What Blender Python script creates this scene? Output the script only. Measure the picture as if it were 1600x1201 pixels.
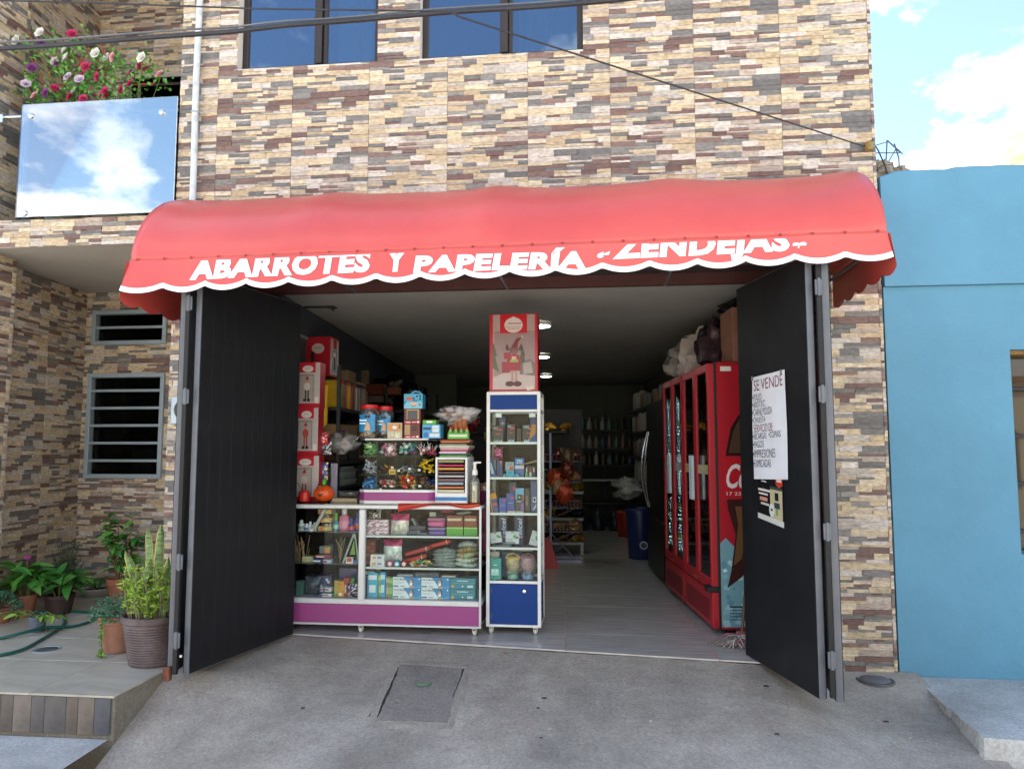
import bpy, bmesh, math, random
from mathutils import Vector, Matrix, noise as mnoise

for _o in list(bpy.data.objects):
    bpy.data.objects.remove(_o)
SC = bpy.context.scene
COL = SC.collection
PI = math.pi
rnd = random.Random(7)

# ------------------------------------------------------------------ camera
F_PX, YAW, PITCH, DIST, EYE = 1179.8, 0.11152, 0.08627, 5.335, 1.3434
cam_d = bpy.data.cameras.new('camera')
cam = bpy.data.objects.new('camera', cam_d)
COL.objects.link(cam)
cam.location = (0, -DIST, EYE)
cam.rotation_euler = (PI / 2 + PITCH, 0, YAW)
cam_d.sensor_fit = 'HORIZONTAL'
cam_d.sensor_width = 36
cam_d.lens = F_PX / 1600 * 36
cam_d.clip_start = 0.05
cam_d.clip_end = 3000
SC.camera = cam

# ------------------------------------------------------------------ sky and sun
SUN_EL, SUN_AZ = math.radians(52), math.radians(-58)   # azimuth from +Y (behind the shop), towards -X
world = bpy.data.worlds.new('World')
SC.world = world
world.use_nodes = True
wn, wl = world.node_tree.nodes, world.node_tree.links
wn.clear()
w_out = wn.new('ShaderNodeOutputWorld')
w_bg = wn.new('ShaderNodeBackground')
w_bg.inputs['Strength'].default_value = 0.085
w_sky = wn.new('ShaderNodeTexSky')
w_sky.sky_type = 'NISHITA'
w_sky.sun_disc = False
w_sky.sun_elevation = SUN_EL
w_sky.sun_rotation = SUN_AZ
w_sky.air_density = 1.0
w_sky.dust_density = 0.6
w_tc = wn.new('ShaderNodeTexCoord')
w_sep = wn.new('ShaderNodeSeparateXYZ')
wl.new(w_tc.outputs['Generated'], w_sep.inputs[0])
def w_math(op, a, b=None, clamp=False):
    n = wn.new('ShaderNodeMath'); n.operation = op; n.use_clamp = clamp
    for i, q in enumerate((a, b)):
        if q is None: continue
        if hasattr(q, 'node'): wl.new(q, n.inputs[i])
        else: n.inputs[i].default_value = q
    return n.outputs[0]
w_z = w_math('ADD', w_math('MAXIMUM', w_sep.outputs['Z'], 0.0), 0.32)
w_x = w_math('DIVIDE', w_sep.outputs['X'], w_z)
w_y = w_math('DIVIDE', w_sep.outputs['Y'], w_z)
w_cmb = wn.new('ShaderNodeCombineXYZ')
wl.new(w_x, w_cmb.inputs[0]); wl.new(w_y, w_cmb.inputs[1])
w_cmb.inputs[2].default_value = 4.7
w_no = wn.new('ShaderNodeTexNoise')
w_no.inputs['Scale'].default_value = 1.45
w_no.inputs['Detail'].default_value = 9
w_no.inputs['Roughness'].default_value = 0.56
wl.new(w_cmb.outputs[0], w_no.inputs['Vector'])
# fewer clouds overhead, more towards the horizon
w_cov = w_math('SUBTRACT', w_no.outputs['Fac'], w_math('MULTIPLY', w_sep.outputs['Z'], 0.22))
w_ramp = wn.new('ShaderNodeValToRGB')
w_ramp.color_ramp.elements[0].position = 0.415
w_ramp.color_ramp.elements[1].position = 0.475
wl.new(w_cov, w_ramp.inputs[0])
w_no2 = wn.new('ShaderNodeTexNoise')
w_no2.inputs['Scale'].default_value = 4.0
w_no2.inputs['Detail'].default_value = 6
wl.new(w_cmb.outputs[0], w_no2.inputs['Vector'])
w_cr = wn.new('ShaderNodeValToRGB')
w_cr.color_ramp.elements[0].position = 0.3
w_cr.color_ramp.elements[0].color = (4.6, 4.9, 5.3, 1)
w_cr.color_ramp.elements[1].position = 0.62
w_cr.color_ramp.elements[1].color = (9.0, 8.9, 8.7, 1)
wl.new(w_no2.outputs['Fac'], w_cr.inputs[0])
w_mix = wn.new('ShaderNodeMixRGB')
wl.new(w_ramp.outputs['Color'], w_mix.inputs['Fac'])
wl.new(w_sky.outputs[0], w_mix.inputs['Color1'])
wl.new(w_cr.outputs[0], w_mix.inputs['Color2'])
wl.new(w_mix.outputs[0], w_bg.inputs['Color'])
wl.new(w_bg.outputs[0], w_out.inputs['Surface'])

sun_d = bpy.data.lights.new('sun', 'SUN')
sun_d.energy = 5.0
sun_d.angle = math.radians(0.5)
sun_d.color = (1.0, 0.95, 0.87)
sun = bpy.data.objects.new('sun', sun_d)
COL.objects.link(sun)
sun.location = (-6, 20, 25)
_sd = Vector((math.sin(SUN_AZ) * math.cos(SUN_EL), math.cos(SUN_AZ) * math.cos(SUN_EL), math.sin(SUN_EL)))
sun.rotation_euler = _sd.to_track_quat('Z', 'Y').to_euler()

SC.view_settings.view_transform = 'Standard'
SC.view_settings.look = 'None'
SC.view_settings.gamma = 1
SC.view_settings.use_curve_mapping = False
SC.view_settings.exposure = 2.32
SC.render.engine = 'CYCLES'
SC.cycles.max_bounces = 6
SC.cycles.diffuse_bounces = 4
SC.cycles.glossy_bounces = 4
SC.cycles.transparent_max_bounces = 24
SC.cycles.sample_clamp_indirect = 6

# ------------------------------------------------------------------ survey: photograph point -> place, at a given depth or height
_Fv = Vector((-math.sin(YAW) * math.cos(PITCH), math.cos(YAW) * math.cos(PITCH), math.sin(PITCH)))
_Rv = Vector((math.cos(YAW), math.sin(YAW), 0))
_Uv = _Rv.cross(_Fv)
def _ray(x, y): return _Fv * F_PX + _Rv * (x - 800) + _Uv * (600.5 - y)
def W(x, y, Y=0.0):
    d = _ray(x, y); t = (Y + DIST) / d.y
    return (d.x * t, EYE + d.z * t)
def G(x, y, Z=0.0):
    d = _ray(x, y); t = (Z - EYE) / d.z
    return (d.x * t, -DIST + d.y * t)

# ------------------------------------------------------------------ helpers
def lin(h):
    if isinstance(h, (tuple, list)): return tuple(h[:3])
    h = h.lstrip('#')
    r = []
    for i in (0, 2, 4):
        v = int(h[i:i + 2], 16) / 255
        r.append(v / 12.92 if v <= .04045 else ((v + .055) / 1.055) ** 2.4)
    return tuple(r)

_mats = {}
def M(name, col='#808080', rough=.5, var=.08, scale=9., bump=0., bscale=90., metal=0., spec=.5, vcol=False,
      dirt=0., dcol='#4a4036', dscale=2.5, coat=0., emis=None, estr=0., stretch=None, trans=0., sheen=0.):
    if name in _mats: return _mats[name]
    m = bpy.data.materials.new(name); m.use_nodes = True
    nt = m.node_tree; N, L = nt.nodes, nt.links
    b = N['Principled BSDF']
    b.inputs['Roughness'].default_value = rough
    b.inputs['Metallic'].default_value = metal
    b.inputs['Specular IOR Level'].default_value = spec
    b.inputs['Coat Weight'].default_value = coat
    b.inputs['Sheen Weight'].default_value = sheen
    tc = N.new('ShaderNodeTexCoord')
    vec = tc.outputs['Object']
    if stretch:
        mp = N.new('ShaderNodeMapping'); mp.inputs['Scale'].default_value = stretch
        L.new(vec, mp.inputs[0]); vec = mp.outputs[0]
    no = N.new('ShaderNodeTexNoise')
    no.inputs['Scale'].default_value = scale
    no.inputs['Detail'].default_value = 6
    no.inputs['Roughness'].default_value = .62
    L.new(vec, no.inputs['Vector'])
    c = lin(col)
    if vcol:
        at = N.new('ShaderNodeAttribute'); at.attribute_name = 'Col'
        base = at.outputs['Color']
    else:
        rg = N.new('ShaderNodeRGB'); rg.outputs[0].default_value = (*c, 1); base = rg.outputs[0]
    mr = N.new('ShaderNodeMapRange')
    mr.inputs['From Min'].default_value = .3; mr.inputs['From Max'].default_value = .7
    mr.inputs['To Min'].default_value = 1 - var * 1.6; mr.inputs['To Max'].default_value = 1 + var * 1.6
    L.new(no.outputs['Fac'], mr.inputs['Value'])
    mx = N.new('ShaderNodeVectorMath'); mx.operation = 'SCALE'
    L.new(base, mx.inputs[0]); L.new(mr.outputs[0], mx.inputs['Scale'])
    out = mx.outputs[0]
    if dirt > 0:
        n2 = N.new('ShaderNodeTexNoise'); n2.inputs['Scale'].default_value = dscale
        n2.inputs['Detail'].default_value = 8; n2.inputs['Roughness'].default_value = .7
        L.new(tc.outputs['Object'], n2.inputs['Vector'])
        r2 = N.new('ShaderNodeMapRange'); r2.inputs['From Min'].default_value = .48; r2.inputs['From Max'].default_value = .72
        r2.inputs['To Max'].default_value = dirt
        L.new(n2.outputs['Fac'], r2.inputs['Value'])
        m2 = N.new('ShaderNodeMixRGB'); L.new(r2.outputs[0], m2.inputs['Fac'])
        L.new(out, m2.inputs['Color1']); m2.inputs['Color2'].default_value = (*lin(dcol), 1)
        out = m2.outputs[0]
    L.new(out, b.inputs['Base Color'])
    if bump > 0:
        nb = N.new('ShaderNodeTexNoise'); nb.inputs['Scale'].default_value = bscale
        nb.inputs['Detail'].default_value = 5; nb.inputs['Roughness'].default_value = .65
        L.new(vec, nb.inputs['Vector'])
        bp = N.new('ShaderNodeBump'); bp.inputs['Strength'].default_value = bump
        bp.inputs['Distance'].default_value = .01
        L.new(nb.outputs['Fac'], bp.inputs['Height']); L.new(bp.outputs[0], b.inputs['Normal'])
    if trans:
        b.inputs['Transmission Weight'].default_value = trans
    if emis:
        b.inputs['Emission Color'].default_value = (*lin(emis), 1)
        b.inputs['Emission Strength'].default_value = estr
    _mats[name] = m
    return m

def GLASS(name, tint='#ffffff', refl=.06, k=.9, rough=.01, haze=0., hcol='#ffffff', bump=0., bscale=30., gcol='#ffffff'):
    """thin sheet: clear transmission + mirror reflection (+ a little dusty scatter)"""
    if name in _mats: return _mats[name]
    m = bpy.data.materials.new(name); m.use_nodes = True
    N, L = m.node_tree.nodes, m.node_tree.links
    N.remove(N['Principled BSDF']); o = N['Material Output']
    tr = N.new('ShaderNodeBsdfTransparent'); tr.inputs[0].default_value = (*lin(tint), 1)
    gl = N.new('ShaderNodeBsdfGlossy'); gl.inputs['Roughness'].default_value = rough; gl.inputs['Color'].default_value = (*lin(gcol), 1)
    fr = N.new('ShaderNodeFresnel'); fr.inputs[0].default_value = 1.5
    if bump:
        tc = N.new('ShaderNodeTexCoord'); nb = N.new('ShaderNodeTexNoise'); nb.inputs['Scale'].default_value = bscale
        nb.inputs['Detail'].default_value = 4
        L.new(tc.outputs['Object'], nb.inputs['Vector'])
        bp = N.new('ShaderNodeBump'); bp.inputs['Strength'].default_value = bump; bp.inputs['Distance'].default_value = .02
        L.new(nb.outputs['Fac'], bp.inputs['Height'])
        L.new(bp.outputs[0], gl.inputs['Normal']); L.new(bp.outputs[0], fr.inputs['Normal'])
    ma = N.new('ShaderNodeMath'); ma.operation = 'MULTIPLY_ADD'; ma.use_clamp = True
    L.new(fr.outputs[0], ma.inputs[0]); ma.inputs[1].default_value = k; ma.inputs[2].default_value = refl
    base = tr.outputs[0]
    if haze:
        df = N.new('ShaderNodeBsdfDiffuse'); df.inputs[0].default_value = (*lin(hcol), 1)
        mh = N.new('ShaderNodeMixShader'); mh.inputs[0].default_value = haze
        L.new(base, mh.inputs[1]); L.new(df.outputs[0], mh.inputs[2]); base = mh.outputs[0]
    mi = N.new('ShaderNodeMixShader'); L.new(ma.outputs[0], mi.inputs[0])
    L.new(base, mi.inputs[1]); L.new(gl.outputs[0], mi.inputs[2])
    L.new(mi.outputs[0], o.inputs['Surface'])
    _mats[name] = m
    return m

class MB:
    def __init__(s): s.v = []; s.f = []; s.c = []; s.col = None
    def add(s, vs, fs, col=None):
        n = len(s.v); s.v += [tuple(p) for p in vs]
        for f in fs: s.f.append(tuple(i + n for i in f)); s.c.append(col)
        return s
    def quad(s, a, b, c, d, col=None): return s.add((a, b, c, d), ((0, 1, 2, 3),), col)
    def poly(s, pts, col=None): return s.add(pts, (tuple(range(len(pts))),), col)
    def box(s, x0, x1, y0, y1, z0, z1, col=None):
        vs = [(x, y, z) for z in (z0, z1) for y in (y0, y1) for x in (x0, x1)]
        return s.add(vs, ((0, 2, 3, 1), (4, 5, 7, 6), (0, 1, 5, 4), (2, 6, 7, 3), (0, 4, 6, 2), (1, 3, 7, 5)), col)
    def rbox(s, x0, x1, y0, y1, z0, z1, b=.004, col=None):
        b = min(b, (x1 - x0) * .45, (y1 - y0) * .45, (z1 - z0) * .45)
        X, Y, Z = (x0, x1), (y0, y1), (z0, z1); ix = {}; vs = []
        for i in (0, 1):
            for j in (0, 1):
                for k in (0, 1):
                    dx, dy, dz = b * (1 - 2 * i), b * (1 - 2 * j), b * (1 - 2 * k)
                    for a, p in (('x', (X[i], Y[j] + dy, Z[k] + dz)), ('y', (X[i] + dx, Y[j], Z[k] + dz)), ('z', (X[i] + dx, Y[j] + dy, Z[k]))):
                        ix[a, i, j, k] = len(vs); vs.append(p)
        fs = []
        for i in (0, 1):
            fs.append(tuple(ix['x', i, j, k] for j, k in ((0, 0), (1, 0), (1, 1), (0, 1))))
            fs.append(tuple(ix['y', j, i, k] for j, k in ((0, 0), (1, 0), (1, 1), (0, 1))))
            fs.append(tuple(ix['z', j, k, i] for j, k in ((0, 0), (1, 0), (1, 1), (0, 1))))
            for j in (0, 1):
                fs.append((ix['x', i, j, 0], ix['x', i, j, 1], ix['y', i, j, 1], ix['y', i, j, 0]))
                fs.append((ix['x', i, 0, j], ix['x', i, 1, j], ix['z', i, 1, j], ix['z', i, 0, j]))
                fs.append((ix['y', 0, i, j], ix['y', 1, i, j], ix['z', 1, i, j], ix['z', 0, i, j]))
                for k in (0, 1): fs.append((ix['x', i, j, k], ix['y', i, j, k], ix['z', i, j, k]))
        return s.add(vs, fs, col)
    def prism(s, pts, h, ax='z', o=0., col=None):
        """2-D outline extruded: ax z -> (x,y) up from o; ax y -> (x,z) from y=o to o+h; ax x -> (y,z)"""
        n = len(pts)
        def P(p, t): return (p[0], p[1], t) if ax == 'z' else ((p[0], t, p[1]) if ax == 'y' else (t, p[0], p[1]))
        vs = [P(p, o) for p in pts] + [P(p, o + h) for p in pts]
        fs = [tuple(range(n))[::-1], tuple(range(n, 2 * n))] + [(i, (i + 1) % n, n + (i + 1) % n, n + i) for i in range(n)]
        return s.add(vs, fs, col)
    def tube(s, pts, r, n=8, col=None, cap=True):
        pts = [Vector(p) for p in pts]; m = len(pts)
        rs = r if isinstance(r, (list, tuple)) else [r] * m
        t0 = (pts[1] - pts[0]).normalized()
        up = Vector((0, 0, 1)) if abs(t0.z) < .9 else Vector((1, 0, 0))
        a = t0.cross(up).normalized(); vs = []
        for i, p in enumerate(pts):
            t = (pts[min(i + 1, m - 1)] - pts[max(i - 1, 0)]).normalized()
            a = (a - t * a.dot(t)).normalized(); b = t.cross(a)
            for k in range(n):
                q = 2 * PI * k / n; vs.append(p + (a * math.cos(q) + b * math.sin(q)) * rs[i])
        fs = [(i * n + k, i * n + (k + 1) % n, (i + 1) * n + (k + 1) % n, (i + 1) * n + k) for i in range(m - 1) for k in range(n)]
        if cap: fs += [tuple(range(n))[::-1], tuple((m - 1) * n + k for k in range(n))]
        return s.add(vs, fs, col)
    def cyl(s, p0, p1, r0, r1=None, n=14, col=None): return s.tube((p0, p1), (r0, r0 if r1 is None else r1), n, col)
    def lathe(s, prof, c=(0, 0, 0), n=20, col=None, sq=None):
        vs = []; m = len(prof)
        for r, z in prof:
            for k in range(n):
                q = 2 * PI * k / n; cx, sy = math.cos(q), math.sin(q)
                if sq:
                    e = max(abs(cx), abs(sy)); g = 1 + (1 / e - 1) * sq; cx *= g; sy *= g
                vs.append((c[0] + r * cx, c[1] + r * sy, c[2] + z))
        fs = [(i * n + k, i * n + (k + 1) % n, (i + 1) * n + (k + 1) % n, (i + 1) * n + k) for i in range(m - 1) for k in range(n)]
        if prof[0][0] > 1e-5: fs.append(tuple(range(n))[::-1])
        if prof[-1][0] > 1e-5: fs.append(tuple((m - 1) * n + k for k in range(n)))
        return s.add(vs, fs, col)
    def blob(s, c, r, seed=0, amp=.18, freq=1.6, n=16, m=10, col=None, flat=0.):
        vs = []; off = Vector((seed * 3.7, seed * 1.3, seed * 7.1))
        for i in range(m + 1):
            th = PI * i / m
            for k in range(n):
                ph = 2 * PI * k / n
                d = Vector((math.sin(th) * math.cos(ph), math.sin(th) * math.sin(ph), -math.cos(th)))
                g = 1 + amp * (mnoise.fractal(d * freq + off, 1., 2., 3)) * 1.6
                z = d.z * g
                if flat and z < -flat: z = -flat
                vs.append((c[0] + d.x * g * r[0], c[1] + d.y * g * r[1], c[2] + z * r[2]))
        fs = [(i * n + k, i * n + (k + 1) % n, (i + 1) * n + (k + 1) % n, (i + 1) * n + k) for i in range(m) for k in range(n)]
        return s.add(vs, fs, col)
    def xf(s, mat, start=0):
        for i in range(start, len(s.v)): s.v[i] = tuple(mat @ Vector(s.v[i]))
        return s
    def mesh(s, name, mat, smooth=False, ang=40, recalc=True):
        me = bpy.data.meshes.new(name)
        me.from_pydata(s.v, [], s.f)
        if any(c is not None for c in s.c):
            at = me.attributes.new('Col', 'FLOAT_COLOR', 'CORNER'); i = 0
            for p, c in zip(s.f, s.c):
                c = lin(c) if c is not None else (.5, .5, .5)
                for _ in p: at.data[i].color = (c[0], c[1], c[2], 1); i += 1
        if recalc:
            bm = bmesh.new(); bm.from_mesh(me)
            bmesh.ops.recalc_face_normals(bm, faces=bm.faces); bm.to_mesh(me); bm.free()
        if smooth:
            me.polygons.foreach_set('use_smooth', [True] * len(me.polygons))
            if ang < 180: me.set_sharp_from_angle(angle=math.radians(ang))
        me.materials.append(mat if not isinstance(mat, str) else _mats[mat])
        me.update()
        return me
    def build(s, name, mat, parent=None, smooth=False, ang=40, recalc=True):
        return obj(name, s.mesh(name, mat, smooth, ang, recalc), parent)

def obj(name, me, parent=None, loc=None, rot=None, scale=None):
    o = bpy.data.objects.new(name, me); COL.objects.link(o)
    if parent is not None: o.parent = parent
    if loc is not None: o.location = loc
    if rot is not None: o.rotation_euler = rot
    if scale is not None: o.scale = scale
    return o
def tag(o, label=None, cat=None, group=None, kind=None):
    if label: o['label'] = label
    if cat: o['category'] = cat
    if group: o['group'] = group
    if kind: o['kind'] = kind
    return o
def thing(name, label, cat, loc=(0, 0, 0), rz=0., group=None):
    o = bpy.data.objects.new(name, None); COL.objects.link(o)
    o.empty_display_size = .1
    o.location = loc; o.rotation_euler = (0, 0, rz)
    return tag(o, label, cat, group)
def struct(name, mb, mat, **k): return tag(mb.build(name, mat, **k), kind='structure')

_txt = {}
def text_mb(body, bold=0., shear=0., space=1.):
    """lettering as flat triangles, in a unit box: x 0..w, y 0..1 (cap height)"""
    key = (body, bold, shear, space)
    if key not in _txt:
        cu = bpy.data.curves.new('lettering', 'FONT'); cu.body = body; cu.size = 1; cu.offset = bold; cu.shear = shear
        cu.space_character = space; cu.resolution_u = 3
        o = bpy.data.objects.new('lettering', cu); COL.objects.link(o)
        bpy.context.view_layer.update()
        me = o.to_mesh()
        v = [tuple(p.co) for p in me.vertices]; f = [tuple(p.vertices) for p in me.polygons]
        o.to_mesh_clear(); bpy.data.objects.remove(o); bpy.data.curves.remove(cu)
        _txt[key] = (v, f)
    return _txt[key]
def letters(mb, body, x0, x1, z0, z1, put, bold=.02, shear=0., col=None, space=1.):
    """fit the writing into x0..x1 by z0..z1; put(x, z) gives the point on the surface"""
    v, f = text_mb(body, bold, shear, space)
    if not v: return mb
    ax, bx = min(p[0] for p in v), max(p[0] for p in v); ay, by = min(p[1] for p in v), max(p[1] for p in v)
    vs = [put(x0 + (p[0] - ax) / (bx - ax) * (x1 - x0), z0 + (p[1] - ay) / max(by - ay, 1e-6) * (z1 - z0)) for p in v]
    return mb.add(vs, f, col)
def ring(cx, cz, rx, rz, n=20, a0=0, a1=2 * PI): return [(cx + rx * math.cos(a0 + (a1 - a0) * i / n), cz + rz * math.sin(a0 + (a1 - a0) * i / n)) for i in range(n)]

class Print:
    """flat print on the front face (y = 0 of its thing) made of thin coloured sheets"""
    def __init__(s, y=0.): s.mb = MB(); s.y = y; s.k = 0
    def p(s, pts, col): s.k += 1; y = s.y - .0008 - s.k * .00012; s.mb.poly([(a, y, b) for a, b in pts], col); return s
    def r(s, x0, x1, z0, z1, col): return s.p([(x0, z0), (x1, z0), (x1, z1), (x0, z1)], col)
    def e(s, cx, cz, rx, rz, col, n=18): return s.p(ring(cx, cz, rx, rz, n), col)
    def t(s, body, x0, x1, z0, z1, col, bold=.02, shear=0.):
        s.k += 1; y = s.y - .0008 - s.k * .00012
        letters(s.mb, body, x0, x1, z0, z1, lambda a, b: (a, y, b), bold, shear, col); return s
    def build(s, parent, name='print', mat=None): return s.mb.build(name, mat or _mats['print'], parent, recalc=False)
M('print', vcol=True, rough=.45, var=.03, scale=30)
M('print_gloss', vcol=True, rough=.25, var=.03, scale=30)
# ================================================================== SETTING
# ---- materials of the setting
def stone_material():
    m = bpy.data.materials.new('ledger_stone_tile'); m.use_nodes = True
    N, L = m.node_tree.nodes, m.node_tree.links
    b = N['Principled BSDF']; b.inputs['Roughness'].default_value = .55
    b.inputs['Specular IOR Level'].default_value = .35
    tc = N.new('ShaderNodeTexCoord'); at = N.new('ShaderNodeAttribute'); at.attribute_name = 'Col'
    oi = N.new('ShaderNodeObjectInfo')
    ad = N.new('ShaderNodeVectorMath'); ad.operation = 'ADD'
    cm = N.new('ShaderNodeCombineXYZ'); mu = N.new('ShaderNodeMath'); mu.operation = 'MULTIPLY'; mu.inputs[1].default_value = 40
    L.new(oi.outputs['Random'], mu.inputs[0]); L.new(mu.outputs[0], cm.inputs[0])
    L.new(tc.outputs['Object'], ad.inputs[0]); L.new(cm.outputs[0], ad.inputs[1])
    n1 = N.new('ShaderNodeTexNoise'); n1.inputs['Scale'].default_value = 46; n1.inputs['Detail'].default_value = 8; n1.inputs['Roughness'].default_value = .72
    mp = N.new('ShaderNodeMapping'); mp.inputs['Scale'].default_value = (.55, .55, 1.5)
    L.new(ad.outputs[0], mp.inputs[0]); L.new(mp.outputs[0], n1.inputs['Vector'])
    r1 = N.new('ShaderNodeMapRange'); r1.inputs['From Min'].default_value = .3; r1.inputs['From Max'].default_value = .7
    r1.inputs['To Min'].default_value = .5; r1.inputs['To Max'].default_value = 1.45
    L.new(n1.outputs['Fac'], r1.inputs['Value'])
    sc = N.new('ShaderNodeVectorMath'); sc.operation = 'SCALE'
    L.new(at.outputs['Color'], sc.inputs[0]); L.new(r1.outputs[0], sc.inputs['Scale'])
    # pale veins and chips
    vo = N.new('ShaderNodeTexVoronoi'); vo.feature = 'DISTANCE_TO_EDGE'; vo.inputs['Scale'].default_value = 30
    nw = N.new('ShaderNodeVectorMath'); nw.operation = 'ADD'
    L.new(n1.outputs['Color'], nw.inputs[0]); L.new(mp.outputs[0], nw.inputs[1]); L.new(nw.outputs[0], vo.inputs['Vector'])
    r2 = N.new('ShaderNodeMapRange'); r2.inputs['From Min'].default_value = .0; r2.inputs['From Max'].default_value = .05
    r2.inputs['To Min'].default_value = .28; r2.inputs['To Max'].default_value = 0
    L.new(vo.outputs['Distance'], r2.inputs['Value'])
    mx = N.new('ShaderNodeMixRGB'); mx.inputs['Color2'].default_value = (.62, .56, .47, 1)
    L.new(r2.outputs[0], mx.inputs['Fac']); L.new(sc.outputs[0], mx.inputs['Color1'])
    L.new(mx.outputs[0], b.inputs['Base Color'])
    bp = N.new('ShaderNodeBump'); bp.inputs['Strength'].default_value = .75; bp.inputs['Distance'].default_value = .008
    L.new(n1.outputs['Fac'], bp.inputs['Height']); L.new(bp.outputs[0], b.inputs['Normal'])
    _mats['stone'] = m
stone_material()
M('grout', '#b3a898', rough=.9, var=.15, bump=.3)
M('plaster_white', '#c9c4ba', rough=.85, var=.06, scale=4, bump=.15, bscale=40, dirt=.25, dcol='#8c8276')
M('plaster_soffit', '#a9a49c', rough=.9, var=.05, scale=3, bump=.1)
M('ceiling_paint', '#9a9792', rough=.85, var=.04, scale=2, bump=.06, bscale=30)
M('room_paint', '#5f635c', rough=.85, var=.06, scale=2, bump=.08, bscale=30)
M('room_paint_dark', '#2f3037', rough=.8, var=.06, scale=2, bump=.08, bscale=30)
M('window_frame_dark', '#3b3431', rough=.4, metal=.5, var=.06)
M('alu_grey', '#9fb0bb', rough=.35, metal=.3, var=.05, scale=5)
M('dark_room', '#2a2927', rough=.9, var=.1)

def concrete(name, col, dcol, speck=1., rough=.85):
    m = M(name, col, rough=rough, var=.2, scale=1.7, bump=.0, dirt=.75, dcol=dcol, dscale=1.3)
    N, L = m.node_tree.nodes, m.node_tree.links; b = N['Principled BSDF']
    tc = N.new('ShaderNodeTexCoord')
    n1 = N.new('ShaderNodeTexNoise'); n1.inputs['Scale'].default_value = 55; n1.inputs['Detail'].default_value = 9; n1.inputs['Roughness'].default_value = .75
    n2 = N.new('ShaderNodeTexNoise'); n2.inputs['Scale'].default_value = 7; n2.inputs['Detail'].default_value = 7
    mp = N.new('ShaderNodeMapping'); mp.inputs['Scale'].default_value = (.7, 1.6, 1); mp.inputs['Rotation'].default_value = (0, 0, .3)
    L.new(tc.outputs['Object'], n1.inputs['Vector']); L.new(tc.outputs['Object'], mp.inputs[0]); L.new(mp.outputs[0], n2.inputs['Vector'])
    ad = N.new('ShaderNodeMath'); ad.operation = 'MULTIPLY_ADD'; ad.inputs[1].default_value = 1.6
    L.new(n2.outputs['Fac'], ad.inputs[0]); L.new(n1.outputs['Fac'], ad.inputs[2])
    bp = N.new('ShaderNodeBump'); bp.inputs['Strength'].default_value = .55; bp.inputs['Distance'].default_value = .008
    L.new(ad.outputs[0], bp.inputs['Height']); L.new(bp.outputs[0], b.inputs['Normal'])
    # fine speckle, pits and pale rubbed spots
    old = b.inputs['Base Color'].links[0].from_socket
    r = N.new('ShaderNodeMapRange'); r.inputs['From Min'].default_value = .36; r.inputs['From Max'].default_value = .66
    r.inputs['To Min'].default_value = .74; r.inputs['To Max'].default_value = 1.26
    L.new(n1.outputs['Fac'], r.inputs['Value'])
    s = N.new('ShaderNodeVectorMath'); s.operation = 'SCALE'; L.new(old, s.inputs[0]); L.new(r.outputs[0], s.inputs['Scale'])
    vo = N.new('ShaderNodeTexVoronoi'); vo.inputs['Scale'].default_value = 13; vo.inputs['Randomness'].default_value = 1
    L.new(tc.outputs['Object'], vo.inputs['Vector'])
    r3 = N.new('ShaderNodeMapRange'); r3.inputs['From Min'].default_value = .0; r3.inputs['From Max'].default_value = .13
    r3.inputs['To Min'].default_value = .5; r3.inputs['To Max'].default_value = 0
    L.new(vo.outputs['Distance'], r3.inputs['Value'])
    mx = N.new('ShaderNodeMixRGB'); L.new(r3.outputs[0], mx.inputs['Fac']); L.new(s.outputs[0], mx.inputs['Color1'])
    L.new(vo.outputs['Color'], mx.inputs['Color2'])
    hs = N.new('ShaderNodeHueSaturation'); hs.inputs['Saturation'].default_value = .12; hs.inputs['Value'].default_value = .45
    L.new(vo.outputs['Color'], hs.inputs['Color']); L.new(hs.outputs[0], mx.inputs['Color2'])
    L.new(mx.outputs[0], b.inputs['Base Color'])
    return m
concrete('concrete_ramp', '#a49c90', '#877a6e')
concrete('concrete_hatch', '#8f8880', '#7a7069')
concrete('concrete_slab', '#b6b6b2', '#98968e')
concrete('street_concrete', '#a39d94', '#8a8379')
concrete('concrete_side', '#7d776b', '#5c5547')

# ---- street
struct('street', MB().quad((-220, -220, -.46), (220, -220, -.46), (220, 320, -.46), (-220, 320, -.46)), _mats['street_concrete'])

# ---- unseen house across the street, added to bounce sunlight into the shop
oh = thing('unseen_bounce_house', 'cream plastered single storey house across the street', 'house', (0, -13.5, -.46))
MB().box(-14, 14, -6, 0, 0, 3.4).build('wall', M('cream_wall', '#d8cbb0', rough=.85, var=.06, scale=1), oh)
for x_ in (-9, -4.5, 3.5, 8.5): MB().rbox(x_, x_ + 1.4, .0, .06, 1.0, 2.3, .01).build('window', M('dark_pane', '#2c3236', rough=.2), oh)
MB().rbox(-.6, .5, .0, .06, .02, 2.2, .01).build('door', M('door_brown', '#5a3a28', rough=.6), oh); MB().rbox(-14.1, 14.1, -6.1, .15, 3.4, 3.55, .02).build('roof', M('roof_tile_red', '#8a4a34', rough=.8, var=.2), oh)

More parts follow.
